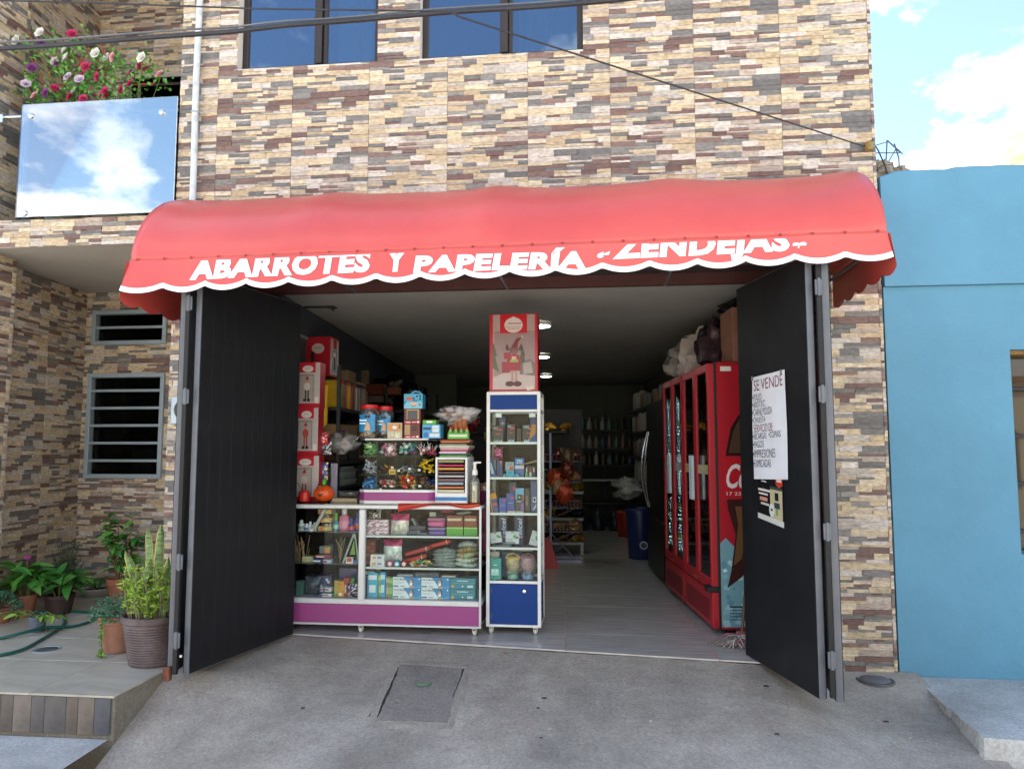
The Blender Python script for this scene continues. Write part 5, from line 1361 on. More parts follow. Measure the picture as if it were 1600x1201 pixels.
carton('snack_box', 'orange yellow box with barcode on the counter floor', 'box', (528, 908, 537, 933), YI, .05, '#c98a1f', zb=z, prints=lambda pr, w, h: (pr.t('E1', w * .15, w * .6, h * .75, h * .88, '#8a2c1c'), pr.r(w * .2, w * .7, h * .1, h * .25, '#e0ddd4')))
carton('snack_box', 'red box with white lettering on the counter floor', 'box', (537, 903, 546, 933), YI + .02, .05, '#9a2030', zb=z, prints=lambda pr, w, h: pr.r(w * .15, w * .4, h * .2, h * .6, '#dccfcf'))
carton('blue_card', 'large dark blue card behind the snack boxes', 'card', (530, 894, 557, 935), YI + .12, .02, '#252d6a', zb=z)
pouch('squeeze_toy', 'green squeezable bottle toy above the purple bag', 'toy', (546, 905, 553, 921), YI + .03, .03, '#3f8a3a', z + .06, seed=2, mat='plastic')
pouch('toy_bag', 'purple bag of white cow print toys beside the mullion', 'bag', (540, 914, 558, 935), YI - .01, .05, '#3f2a5c', z, col2='#d8d2d8', seed=7)
carton('green_pack', 'pale teal packet standing beside the gate on the counter floor', 'pack', (462, 912, 473, 935), YI + .02, .04, '#4f7068', zb=z)
# ---- things standing on the counter
TOPZ = cz['top'] + .0035
# sweets case
SX0, SX1 = W(558, 775, CY + .02)[0], W(681, 775, CY + .02)[0]; SW = SX1 - SX0; SY = CY + .03; SH = 1.428 - TOPZ; ch = .05
sc_ = thing('sweets_case', 'clear acrylic sweets case with purple base and chamfered corners on the counter', 'display case', (SX0, SY, TOPZ))
ol = [(0, ch), (ch, 0), (SW - ch * 1.2, 0), (SW, ch), (SW, .24), (0, .24)]
MB().prism(ol, .022, 'z', 0).build('base_rim', _mats['cabinet_white'], sc_)
MB().prism([(x * .998 + .0005, y) for x, y in ol], .062, 'z', .0225).build('base', _mats['purple_panel'], sc_)
MB().prism(ol, .018, 'z', .085).build('deck_rim', _mats['cabinet_white'], sc_)
mb = MB()
for a, b in zip(ol, ol[1:] + ol[:1]): mb.quad((a[0], a[1], .103), (b[0], b[1], .103), (b[0], b[1], SH - .014), (a[0], a[1], SH - .014))
mb.build('glass', _mats['case_glass'], sc_)
MB().box(0, SW, .236, .238, .104, SH - .015).build('back', GLASS('case_back', '#b5b0a8', refl=.0, k=.2, haze=.25, hcol='#35322e'), sc_)
MB().prism(ol, .003, 'z', SH - .014).build('lid', GLASS('lid_glass', '#d0d4d2', refl=.04, haze=.15), sc_)
MB().rbox(ch, SW - ch * 1.25, -.004, .02, SH - .011, SH, .002).build('top_rail', _mats['cabinet_white'], sc_)
colx = [0.004] + [W(q, 740, SY)[0] - SX0 for q in (588, 618, 649)] + [SW - .004]
rowz = [.104, W(600, 741, SY)[1] - TOPZ, W(600, 712.5, SY)[1] - TOPZ, SH - .016]
for x in colx[1:4]: MB().box(x - .0015, x + .0015, .006, .234, .104, SH - .016).build('divider', GLASS('divider', '#dfe8e5', refl=.02, k=.4, haze=.06, hcol='#9fb0ac'), sc_)
for z in rowz[1:3]: MB().box(.004, SW - .004, .02, .234, z - .003, z).build('shelf', _mats['divider'], sc_)
def candy(mb, p, s, col, kind, r):
    n0 = len(mb.v)
    if kind == 'twist':
        mb.tube([(-1.9, 0, 0), (-1.05, 0, 0), (-.8, 0, 0), (0, 0, 0), (.8, 0, 0), (1.05, 0, 0), (1.9, 0, 0)], [.75, .22, .5, .72, .5, .22, .75], 6, col)
    elif kind == 'lolly':
        mb.tube([(0, 0, 0), (0, 0, 3.4)], .13, 5, '#e6e2dc'); mb.blob((0, 0, 0), (1, .6, 1), 1, .08, 2, 9, 6, col)
    elif kind == 'disc': mb.lathe([(0, -.25), (1, -.25), (1, .25), (0, .25)], n=12, col=col)
    elif kind == 'ring': mb.tube([(math.cos(i * PI / 5), math.sin(i * PI / 5), 0) for i in range(11)], .3, 5, col)
    elif kind == 'bar': mb.rbox(-1.4, 1.4, -.5, .5, -.22, .22, .15, col)
    else: mb.rbox(-.8, .8, -.8, .8, -.5, .5, .25, col)
    mb.xf(Matrix.Translation(p) @ Matrix.Rotation(r.uniform(0, 6.3), 4, 'Z') @ Matrix.Rotation(r.uniform(-.8, .8), 4, 'X') @ Matrix.Rotation(r.uniform(-.8, .8), 4, 'Y') @ Matrix.Scale(s, 4), n0)
BINS = [[('twist', ('#1f5aa0', '#2c7ac0', '#174a8a', '#6fb0d8', '#2f9ab0'), 40, .8, 'blue foil twist sweets'), ('disc', ('#d8d0bc', '#a82c34', '#c9c2b0', '#8a2430'), 22, .45, 'cream and red round sweets'),
         ('twist', ('#d0a01c', '#b8281f', '#d8b83a', '#c03a28', '#e0dcd0', '#a81f1c'), 52, 1., 'yellow red and white wrapped sweets'), ('ring', ('#7a5238', '#2c5aa8', '#5a6a60', '#94623e', '#24488a'), 44, .85, 'brown and blue ring sweets')],
        [('twist', ('#a4aab4', '#8f98a6', '#b8bcc4'), 22, .75, 'silver foil sweets'), ('bar', ('#8a2c34', '#c9a83a', '#3a5a8a', '#5a4034'), 14, .4, 'mixed sweet bars'),
         ('bar', ('#2c3030', '#8a9492', '#b8c0be', '#464c4a'), 20, .4, 'black and silver chocolate bars'), ('cube', ('#d8b01c', '#c9a018', '#e0c03a'), 34, 1., 'golden yellow sweets')],
        [('twist', ('#4f9a4f', '#7ab86a', '#3a8048', '#a8d090', '#5fa868'), 38, .9, 'green wrapped sweets'), ('twist', ('#c07a9a', '#8ab0a8', '#a84a7a', '#d0a8b8', '#b83a6a'), 34, .8, 'pink and pastel wrapped sweets'),
         ('ring', ('#2f9a8a', '#5fc0b0', '#6a3a8a', '#8a4fa0', '#c9d8d4'), 34, .9, 'teal and purple gummy rings'), ('lolly', ('#b84a5a', '#d08a98', '#a83848', '#e0c8cc'), 24, .6, 'pink swirl lollipops')]]
for k in range(3):
    for i in range(4):
        kind, cols, n, fill, L_ = BINS[k][i]; r = random.Random(k * 10 + i); mb = MB()
        bw, bz, bh = colx[i + 1] - colx[i], rowz[k], rowz[k + 1] - rowz[k]
        for q in range(n):
            s = {'twist': .0135, 'lolly': .014, 'disc': .021, 'ring': .0145, 'bar': .017, 'cube': .015}[kind]
            yy = r.uniform(.025, .12); xm_ = min(.026, bw * .2) + (ch * .5 if i == 0 and yy < .06 else 0); px_ = r.uniform(xm_, bw - .024)
            zz = (q / n) * bh * .78 * fill * (1 - .45 * abs(px_ / bw - .5)) + s * 1.2
            candy(mb, Vector((colx[i] + px_, yy, bz + zz)), s, r.choice(cols), kind, r)
        o = mb.build('candy_heap', _mats['foil'], None, smooth=True, ang=50); o.location = (SX0, SY, TOPZ)
        tag(o, 'heap of ' + L_ + ' in the sweets case', 'sweets', kind='stuff')
def tied_bag(name, label, rect, Y, c, c2, seed): return pouch(name, label, 'bag', rect, Y, .07, c, None, col2=c2, seed=seed, mat='foil')
tied_bag('sweet_bag', 'white and red printed sweet bag in the case top row', (600, 692, 618, 712), SY + .02, '#d6d2d0', '#a8283a', 3)
t_ = thing('sweet_box', 'small yellow and red open box in the middle of the sweets case', 'box', (SX0 + colx[2] - .06, SY + .03, TOPZ + rowz[1] + .001)); MB().rbox(0, .055, 0, .06, 0, .038, .002, '#c9a83a').build('box', _mats['gloss'], t_); pr = Print(); pr.r(.008, .045, .012, .02, '#3a3020'); pr.build(t_)
for px, py in ((577, 697), (633, 698), (660, 703), (611, 730), (621, 735), (638, 732), (653, 734), (593, 764), (654, 759)):
    x, z = W(px, py, SY + .014); t_ = thing('price_tag', 'tiny white paper price tag clipped inside the sweets case', 'tag', (x, SY + .012, z - .008), 0, 'price tags of the sweets case'); MB().box(0, .02, 0, .0015, 0, .015).build('card', _mats['cabinet_white'], t_)

# jars and boxes on top of the sweets case
TZ = TOPZ + SH + .0005
def jar(label, px, r0px, ytop, Y, blue):
    x, zt = W(px, ytop, Y); r0 = abs(W(px + r0px, 660, Y)[0] - x); h = zt - TZ
    t_ = thing('sweet_jar', label, 'jar', (x, Y + r0 * .2, TZ))
    MB().lathe([(r0 * .9, .0), (r0, .01), (r0, h * .74), (r0 * .86, h * .84), (r0 * .84, h * .87)], n=20, sq=.35).build('body', GLASS('jar_plastic', '#e8ecea', refl=.03, k=.9, haze=.06), t_, smooth=True)
    MB().lathe([(r0 * .9, h * .87), (r0 * .93, h * .88), (r0 * .93, h * .985), (r0 * .86, h), (0, h)], n=24, col='#b3161f').build('lid', _mats['plastic'], t_, smooth=True)
    mb_ = MB(); r_ = random.Random(int(px))
    for q in range(70):
        a = r_.uniform(0, 6.3); rr_ = r0 * .86 * math.sqrt(r_.random()); mb_.blob((rr_ * math.cos(a), rr_ * math.sin(a), .012 + r_.random() * h * .6), (.011, .011, .011), q, .05, 1, 8, 6, r_.choice(('#b8201c', '#d8801c', '#d8b02c', '#3f8a2c', '#a81c24', '#d06a1c') if blue == 1 else ('#24305c', '#2c2430', '#b8a078', '#3a4a7a')))
    o_ = mb_.build('gumballs', _mats['plastic'], t_, smooth=True); o_['kind'] = 'stuff'
    mb_ = MB(); n_ = 24; rows_ = []
    for z_ in (h * .2, h * .7): rows_.append([(r0 * 1.1 * math.cos(q), r0 * 1.1 * math.sin(q), z_) for q in [(-2.9 + 2.2 * i / n_) for i in range(n_ + 1)]])
    # wrap label follows the squarish jar
    def sqp(p): e = max(abs(p[0]), abs(p[1])) / (r0 * 1.1); g = 1 + (1 / e - 1) * .35; k_ = 1 / 1.1 * 1.012; return (p[0] * g * k_, p[1] * g * k_, p[2])
    v_ = [sqp(p) for row in rows_ for p in row]; mb_.add(v_, [(i, i + 1, n_ + 2 + i, n_ + 1 + i) for i in range(n_)], '#1f82b8'); mb_.build('label_wrap', _mats['gloss'], t_, smooth=True, recalc=False)
    pr = Print(-r0 * 1.02); pr.e(-r0 * .1, h * .64, .012, .012, '#15181c'); pr.e(r0 * .22, h * .64, .012, .012, '#15181c'); pr.r(-r0 * .75, -.0, h * .51, h * .55, '#d8ecf4'); pr.r(-r0 * .75, -r0 * .1, h * .42, h * .46, '#d8ecf4'); pr.p([(-r0 * .3, h * .24), (r0 * .4, h * .24), (r0 * .3, h * .42), (r0 * .02, h * .5), (-r0 * .1, h * .36)], '#c9a878'); pr.build(t_)
jar('large clear jar of coloured gumballs with red lid and blue label', 577, 14, 632, SY + .05, 1)
jar('smaller jar of dark sweets with red lid behind the marshmallow box', 602, 12, 634.5, SY + .12, 2)
def cup_print(c1, c2):
    def f(pr, w, h): pr.r(.06 * w, .94 * w, .5 * h, .92 * h, c1); pr.e(w * .5, h * .7, w * .16, h * .12, c2); pr.e(w * .84, h * .84, w * .06, h * .05, '#1a1a1c'); pr.e(w * .84, h * .7, w * .06, h * .05, '#1a1a1c')
    return f
t_ = carton('marshmallow_box', 'clear box of white marshmallows with orange label beside the jars', 'box', (605, 659, 628, 683.5), SY, .1, '#b5a58c', zb=TZ, prints=cup_print('#c08a5a', '#e2d8c8'))
mb = MB(); r = random.Random(5); w_ = W(628, 680, SY)[0] - W(605, 680, SY)[0]
for q in range(34): mb.blob((r.uniform(.012, w_ - .012), -.004, r.uniform(.01, .045)), (.009, .006, .008), q, .1, 1, 7, 5, r.choice(('#d2d0b8', '#c3c6a8', '#dcdac8')))
mb.build('marshmallows', _mats['matte'], t_, smooth=True)['kind'] = 'stuff'
def choco(pr, w, h):
    pr.r(0, w, 0, h * .2, '#8f1a20'); pr.e(w * .25, h * .1, w * .17, h * .055, '#c9a8a0'); pr.e(w * .85, h * .12, w * .07, h * .07, '#e6e0da'); pr.r(w * .5, w * .72, h * .09, h * .13, '#e2d6d0')
def choco1(pr, w, h): choco(pr, w, h); [pr.r(w * .04, w * .38, h * (.26 + .12 * q), h * (.35 + .12 * q), '#b89a6c') for q in range(6)]; [pr.e(w * (.58 + .16 * (q % 2)), h * (.78 - .18 * (q // 2)), w * .07, h * .07, '#1c1618') for q in range(4)]
def choco2(pr, w, h): choco(pr, w, h); pr.r(w * .16, w * .9, h * .3, h * .94, '#b3945f'); pr.r(w * .2, w * .82, h * .3, h * .88, '#4a4a4e')
hb = (W(640, 661, SY)[1] - W(640, 683.5, SY)[1])
carton('snack_cake_box', 'brown and red snack cake box with stacked biscuits picture', 'box', (631.5, 661, 656, 683.5), SY, .12, '#5a2322', zb=TZ, prints=choco1)
carton('snack_cake_box', 'brown and red snack cake box with open window on top of another', 'box', (631.5, 637, 657, 660.8), SY, .12, '#4e2220', zb=TZ + hb + .001, prints=choco2)
hb2 = (W(640, 637, SY)[1] - W(640, 660.8, SY)[1])
def sea(pr, w, h):
    pr.r(0, w, 0, h, '#3f9ec0'); pr.r(0, w, 0, h * .45, '#6fb8cc'); pr.p([(0, h * .52), (w * .14, h * .5), (w * .02, h * .2)], '#1f6a9a'); pr.e(w * .3, h * .68, w * .2, h * .12, '#c0522c'); pr.e(w * .52, h * .3, w * .18, h * .16, '#c9a48c'); pr.e(w * .52, h * .27, w * .16, h * .12, '#3a2c2c')
    pr.e(w * .52, h * .3, w * .17, h * .1, '#d0b09a'); pr.e(w * .7, h * .84, w * .06, h * .07, '#15181a'); pr.e(w * .87, h * .84, w * .06, h * .07, '#15181a'); pr.e(w * .87, h * .64, w * .06, h * .07, '#15181a'); pr.e(w * .86, h * .26, w * .06, h * .08, '#c03a2c'); pr.p([(w * .45, h * .8), (w * .62, h * .72), (w * .55, h * .55), (w * .75, h * .6), (w * .7, h * .5), (w * .5, h * .5)], '#175a8a')
sb = carton('biscuit_box', 'blue sea themed biscuit box with carrying handle at the top of the pile', 'box', (631.5, 612, 660, 634.5), SY, .1, '#2f8fb8', zb=TZ + hb + hb2 + .002, prints=sea)
wS = W(660, 630, SY)[0] - W(631.5, 630, SY)[0]; hS = W(640, 612, SY)[1] - W(640, 634.5, SY)[1]
MB().prism([(wS * .26, hS), (wS * .34, hS * 1.2), (wS * .5, hS * 1.27), (wS * .8, hS * 1.22), (wS * .96, hS), (wS * .84, hS), (wS * .74, hS * 1.1), (wS * .5, hS * 1.13), (wS * .42, hS)], .004, 'y', .048).build('handle', M('box_blue', '#2f8fb8', rough=.4), sb)
def cookies(pr, w, h): pr.r(w * .55, w * .92, h * .45, h * .9, '#d2dade'); pr.r(w * .06, w * .48, h * .6, h * .78, '#1f2f6a'); pr.e(w * .2, h * .25, w * .14, h * .2, '#1f6ab0'); pr.r(w * .4, w * .95, h * .1, h * .35, '#c9d0d4'); pr.r(w * .55, w * .9, h * .62, h * .65, '#8a9aa4'); pr.r(w * .55, w * .9, h * .74, h * .77, '#8a9aa4')
ck = carton('wafer_box', 'light blue wafer box with white panels next to the brown boxes', 'box', (660, 663, 688, 685), SY, .12, '#3f9cc8', zb=TZ, prints=cookies)
hk_ = W(660, 663, SY)[1] - W(660, 685, SY)[1]
carton('green_box', 'small green box with white lettering lying on the light blue wafer box', 'box', (660.5, 656.5, 681.5, 662.8), SY, .1, '#4f9a2c', zb=TZ + hk_ + .001, prints=lambda pr, w, h: pr.r(w * .28, w * .72, h * .3, h * .8, '#d8e4d0'))

# paper rack, folders, cones, juice pack, sanitiser
RX0, RX1 = W(680, 780, CY + .03)[0], W(730, 780, CY + .03)[0]; RW = RX1 - RX0; RH = W(700, 714, CY + .03)[1] - TOPZ - .008
rk = thing('paper_rack', 'white box rack with blue stripe holding coloured paper stacks', 'rack', (RX0, CY + .025, TOPZ + .008))
f_ = MB(); f_.rbox(0, .016, 0, .3, 0, RH, .002).rbox(RW - .016, RW, 0, .3, 0, RH, .002).rbox(.016, RW - .016, 0, .3, RH - .016, RH, .002).rbox(.016, RW - .016, 0, .3, 0, .075, .002); f_.build('case', _mats['cabinet_white'], rk)
MB().box(.016, RW - .016, .28, .299, .076, RH - .017).build('back', _mats['dark_room'], rk); MB().box(.0, RW, -.002, -.0005, .018, .045).build('blue_stripe', M('stripe_blue', '#0f6aa8', rough=.4), rk)
pc = ('#c9c8a8', '#b86a48', '#8a9aa4', '#7a6064', '#a9aaa6', '#6a4a50', '#c08a3a', '#b8355c', '#8a8a60')
nP = len(pc); dz = (RH - .016 - .076) / nP
PN = ('cream', 'terracotta', 'pale blue', 'mauve', 'silver grey', 'maroon', 'orange', 'bright pink', 'olive')
for i in range(nP):
    MB().box(.017, RW - .017, .01, .278, .076 + i * dz + .001, .076 + i * dz + .003).build('tray', _mats['dark_room'], rk)
    t_ = thing('paper_stack', PN[i] + ' paper stack in the white rack', 'paper', (RX0 + .02, CY + .028, TOPZ + .008 + .0765 + i * dz + .003)); hh = dz * rnd.uniform(.45, .75)
    MB().rbox(0, RW - .042 - rnd.uniform(0, .01), rnd.uniform(0, .012), .24, 0, hh, .002, pc[i]).build('sheets', M('paper_edges', vcol=True, rough=.7, var=.18, stretch=(1, 1, 60)), t_)
FZ = TOPZ + .008 + RH
x0 = W(688, 712, CY + .1)[0]
fd = (('#5a9a3a', .014), ('#24406a', .012), ('#c9c8c2', .012), ('#a8486a', .014), ('#c8a0a4', .012), ('#b8b4a8', .018), ('#8a9a78', .010), ('#4a2a2c', .010), ('#c07a4a', .012), ('#9a3428', .008)); zz = FZ + .0005
for i, (c, h_) in enumerate(fd):
    t_ = thing('folder', ('green', 'navy', 'white', 'magenta', 'pale pink', 'cream', 'sage', 'dark maroon', 'orange', 'brick red')[i] + ' folder in the pile above the paper rack', 'folder', (x0 + rnd.uniform(-.006, .01), CY + .06, zz), rnd.uniform(-.05, .05)); MB().rbox(0, .225 - rnd.uniform(0, .02), 0, .22, 0, h_, .003, c).build('cover', _mats['gloss'], t_); zz += h_ + .0008
jp = thing('drink_pack', 'shrink wrapped pack of four green drink bottles with red caps', 'drinks', (W(699, 690, CY + .1)[0], CY + .09, zz + .0005)); wj = W(733, 690, CY + .1)[0] - W(699, 690, CY + .1)[0]
MB().rbox(0, wj, 0, .05, 0, .055, .006, '#5f9a4a').build('wrap', _mats['foil'], jp); pr = Print(); pr.r(wj * .1, wj * .9, .022, .036, '#d0dcc8'); pr.build(jp)
for i in range(4):
    x = wj * (i + .5) / 4; MB().lathe([(.016, .05), (.017, .062), (.009, .078), (.0085, .082)], (x, .025, 0), 12, '#7ab05a').build('bottle', _mats['plastic'], jp, smooth=True); MB().lathe([(.0095, .08), (.0095, .096), (0, .098)], (x, .025, 0), 12, '#b81f24').build('bottle_cap', _mats['plastic'], jp, smooth=True)
cn = thing('cone_stack', 'stack of brown ice cream cones wrapped in a crumpled plastic bag', 'cones', (W(718, 668, CY + .2)[0], CY + .2, zz + .0005)); zc = .085
for i in range(9):
    a = i * .7; MB().cyl((.045 * math.cos(a) * (i > 0), .03 * math.sin(a) * (i > 0), .0), (.055 * math.cos(a) * (i > 0), .035 * math.sin(a) * (i > 0), .17), .014, .024, 10).build('cone', M('wafer_cone', '#9a6238', rough=.8, var=.2, scale=40, bump=.3), cn, smooth=True)
mb = MB().blob((-.01, 0, .19), (.15, .09, .065), 4, .5, 2.2, 26, 14); mb.build('bag', _mats['film_dense'], cn, smooth=True, ang=180)
mb = MB().blob((-.03, -.02, .195), (.09, .04, .03), 9, .4, 2.2, 14, 8, '#a06a3c'); mb.build('wafers', _mats['matte'], cn, smooth=True)
sx, sz = W(741, 786, CY + .05); sn = thing('sanitiser_bottle', 'clear pump bottle of hand sanitiser at the end of the counter', 'bottle', (sx, CY + .07, TOPZ + .0085)); hS_ = W(741, 719, CY + .05)[1] - TOPZ
k_ = hS_ / .29
MB().lathe([(.03, 0), (.036, .004), (.036, .13), (.033, .15), (.016, .175), (.014, .19)], n=20).xf(Matrix.Scale(k_, 4)).build('body', GLASS('sanitiser', '#dfe2d8', refl=.05, k=1.2, haze=.14, hcol='#d8d8c8'), sn, smooth=True)
MB().lathe([(.0, .004), (.033, .005), (.033, .125), (0, .126)], n=18).xf(Matrix.Scale(k_, 4)).build('gel', GLASS('gel', '#d6d2ba', refl=.02, haze=.1), sn, smooth=True)
MB().lathe([(.019, .185), (.019, .215), (.012, .222), (.009, .25), (.013, .252), (.013, .27), (0, .272)], n=16).rbox(-.006, .042, -.006, .006, .262, .274, .003).xf(Matrix.Scale(k_, 4)).build('pump', M('pump_white', '#dcdcd8', rough=.35), sn, smooth=True)
pr = Print(-.037 * k_); pr.e(0, .1 * k_, .008, .022, '#cfd2c6'); pr.build(sn)
# purple rimmed mirror / basket and cups behind the bottle
bk_ = thing('pink_basket', 'pink rimmed plastic basket behind the sanitiser bottle', 'basket', (W(756, 786, .62)[0], .72, .55))
MB().lathe([(.1, 0), (.13, .3), (.135, .45), (.142, .46), (.142, .475), (.13, .475), (.125, .45), (.095, .01)], n=24, col='#8a2c5c').build('bowl', _mats['plastic'], bk_, smooth=True)
for i, c in enumerate(('#a83034', '#c9c2b4', '#b89060')): MB().blob((-.05 + .05 * i, -.03, .48), (.05, .04, .05), i, .3, 2, 10, 7, c).build('packet', _mats['foil'], bk_, smooth=True)
st_ = thing('back_stool', 'plain wooden stool under the pink basket', 'stool', (W(756, 786, .62)[0], .72, 0)); MB().rbox(-.16, .16, -.14, .14, .52, .549, .004).build('seat', M('wood_brown', '#5a4330', rough=.6, var=.2, stretch=(1, 8, 8)), st_)
for a in (-1, 1):
    for b in (-1, 1): MB().rbox(a * .13 - .015, a * .13 + .015, b * .11 - .015, b * .11 + .015, 0, .519, .003).build('leg', _mats['wood_brown'], st_)
sa = thing('paper_sacks', 'tan paper sacks heaped on a crate behind the counter end', 'sack', (W(752, 770, .9)[0], 1.06, .0))
for i, (x, z, s) in enumerate(((0, .12, .2), (.06, .38, .19), (-.02, .62, .18), (.03, .84, .15))): MB().blob((x, 0, z), (s, .15, .13), i + 2, .25, 1.8, 14, 9, ('#7a6248', '#8f7452', '#6a5440', '#94805f')[i], flat=.9).build('sack', _mats['matte'], sa, smooth=True)

# ---- boxes, pumpkin and goods at the left end of the counter
def nutbox(label, rect, Y, zb, side, fig):
    x0, z1 = W(rect[0], rect[1], Y); x1, z0 = W(rect[2], rect[3], Y); w, h = x1 - x0, z1 - z0
    t_ = thing('figure_box', label, 'box', (x0, Y, zb)); MB().rbox(0, w, 0, .12, 0, h, .002, '#a01626').build('box', _mats['gloss'], t_); pr = Print()
    pr.r(0, w, h * .1, h, '#b0a8a4'); pr.r(0, w * .78, h * .78, h * 1, '#b3182a'); pr.r(0, w, 0, h * .1, '#a81628'); pr.e(w * .42, h * .86, w * .26, h * .075, '#d2cac4'); pr.r(w * .3, w * .54, h * .865, h * .875, '#8a7f7a')
    pr.r(w * .02, w * .72, h * .14, h * .74, '#8a817c'); pr.r(w * .06, w * .66, h * .14, h * .7, '#a39a94')
    b, c = fig
    pr.r(w * .3, w * .36, h * .2, h * .45, c); pr.r(w * .42, w * .48, h * .2, h * .45, c); pr.r(w * .22, w * .36, h * .14, h * .2, '#17151a'); pr.r(w * .4, w * .54, h * .14, h * .2, '#17151a'); pr.e(w * .39, h * .47, w * .15, h * .09, b); pr.e(w * .39, h * .6, w * .08, h * .05, '#b88a74'); pr.p([(w * .3, h * .62), (w * .48, h * .62), (w * .4, h * .71)], '#8a1f28')
    pr.r(w * .76, w * .94, h * .1, h * .24, '#cfc9c2'); pr.build(t_); return h
hh = nutbox('white and red figurine box standing on the counter, lowest of the stack', (462, 716, 497, 787), CY + .24, TOPZ, 1, ('#b8aca4', '#8a1f28'))
h2 = nutbox('figurine box with elf in red stripes, middle of the stack', (466, 641, 496, 715.5), CY + .26, TOPZ + hh + .001, 1, ('#a8453a', '#a02c30'))
nutbox('figurine box with drummer in black boots, topmost of the stack', (468, 570, 499, 640.5), CY + .27, TOPZ + hh + h2 + .002, 1, ('#d0c4bc', '#1a181c'))
nb = thing('figure_box', 'red figurine box with pale ornament, standing edge on behind the pumpkin', 'box', (W(484, 780, .52)[0], .53, TOPZ)); MB().rbox(0, .065, 0, .1, 0, .40, .002, '#a0164a').build('box', _mats['gloss'], nb); pr = Print(); pr.p([(.02, .3), (.032, .24), (.045, .3), (.032, .36)], '#c9b8b4'); pr.r(0, .065, .3, .4, '#8f1420'); pr.p([(.02, .29), (.032, .23), (.045, .29), (.032, .35)], '#cdbcb8'); pr.build(nb)
pk = thing('pumpkin_bucket', 'orange plastic pumpkin bucket with smiling face and green stem', 'bucket', (W(504.5, 785, CY + .12)[0], CY + .14, TOPZ)); R_ = abs(W(520, 770, CY + .12)[0] - W(504.5, 770, CY + .12)[0])
mb = MB(); vs = []; n_, m_ = 40, 14
for j in range(m_ + 1):
    th = PI * (.06 + .88 * j / m_); 
    for i in range(n_):
        a = 2 * PI * i / n_; g = 1 + .045 * abs(math.cos(a * 4)) ; vs.append((R_ * math.sin(th) * math.cos(a) * g, R_ * math.sin(th) * math.sin(a) * g, R_ * .84 - R_ * .84 * math.cos(th)))
mb.add(vs, [(j * n_ + i, j * n_ + (i + 1) % n_, (j + 1) * n_ + (i + 1) % n_, (j + 1) * n_ + i) for j in range(m_) for i in range(n_)] + [tuple(range(n_))], '#c9501a'); mb.build('body', _mats['plastic'], pk, smooth=True)
MB().lathe([(R_ * .22, R_ * 1.6), (R_ * .2, R_ * 1.95), (R_ * .24, R_ * 2.05), (R_ * .14, R_ * 2.2), (0, R_ * 2.22)], n=12, col='#4fa81f').build('stem', _mats['plastic'], pk, smooth=True)
def onp(u, v): # point on the pumpkin's front
    x = u * R_; z = R_ * .84 + v * R_ * .84; y = -math.sqrt(max(0, 1 - u * u - v * v)) * R_ * 1.05 - .003; return (x, y, z)
mb = MB(); mo = [(-.3, .12), (-.18, .04), (0, .0), (.18, .04), (.32, .14), (.2, -.1), (.08, -.3), (-.08, -.3), (-.2, -.1)]; mb.poly([onp(*p) for p in mo], '#4a1c14'); mb.poly([onp(*p) for p in ((-.2, .58), (-.16, .58), (-.2, .4), (-.26, .4))], '#1a1210'); mb.poly([onp(*p) for p in ((.2, .58), (.16, .58), (.2, .4), (.26, .4))], '#1a1210'); mb.build('face', _mats['print'], pk)
mb = MB(); mb.tube([(-R_ * .8, 0, R_ * 1.3), (-R_ * .5, -.02, R_ * 1.75), (0, -.03, R_ * 1.62), (R_ * .5, -.02, R_ * 1.8), (R_ * .8, 0, R_ * 1.3)], .0025, 5); mb.build('cord', M('cord_black', '#1a1a1a', rough=.7), pk, smooth=True)
ap = thing('red_bucket', 'round red plastic bucket beside the pumpkin', 'bucket', (W(473, 784, CY + .1)[0], CY + .13, TOPZ)); MB().lathe([(R_ * .3, 0), (R_ * .5, .006), (R_ * .56, .04), (R_ * .52, .075), (R_ * .3, .09), (0, .084)], n=24, col='#b8241a').build('body', _mats['plastic'], ap, smooth=True); MB().tube([(-.02, 0, .085), (-.03, -.01, .12), (-.06, -.01, .15)], .0025, 5).build('cord', _mats['cord_black'], ap)
carton('cream_tray', 'long cream cardboard tray lying on the counter beside the pumpkin', 'tray', (519, 779, 557.5, 785.5), CY + .12, .2, '#a89a78', zb=TOPZ, mat='matte')
pouch('magazine_pile', 'crumpled printed packets lying in the cream tray', 'packets', (524, 770, 557, 780), CY + .16, .12, '#5a6a70', TOPZ + .035, col2='#8a7a74', seed=15, mat='foil')

# ---- shelf rack along the left wall with books and bundles
shA = math.atan2(1, -SK); SO = (sk(-2.42, .78) + .33, .78)
def LP(u, v, z=0.): # u along the wall (into the shop), v out of the wall from the shelf front
    c_, s_ = math.cos(shA), math.sin(shA); return (SO[0] + u * c_ - v * s_, SO[1] + u * s_ + v * c_, z)
ls = thing('wall_shelf', 'dark metal shelf rack along the left shop wall', 'shelf', (SO[0], SO[1], 0), shA); SL_ = 2.0
for u in (0.0, SL_): 
    for v in (0, .29): MB().rbox(u, u + .03, v, v + .03, 0, 2.05, .003).build('post', M('shelf_black', '#1f2024', rough=.5, metal=.3), ls)
SZ = (.35, .86, 1.04, 1.25, 1.44, 1.70)
for z in SZ: MB().rbox(.001, SL_ + .03, -.004, .325, z - .028, z, .003).build('board', _mats['shelf_black'], ls)
bc = ('#a88a1c', '#b89a24', '#2c8a4a', '#a8282a', '#b8362a', '#4a3a34', '#8a7464', '#b8901c', '#7a4a34', '#9a6a48', '#a83c34', '#b0a8a0', '#2a2a2e', '#8a4a3a', '#a8a49c', '#3a4a6a', '#6a3a3a', '#b8b0a4', '#2c3a5a', '#7a5a3a', '#9a8a7a', '#35506a', '#8a2c3a', '#a89a84', '#3c3c44', '#b09060'); u = .05
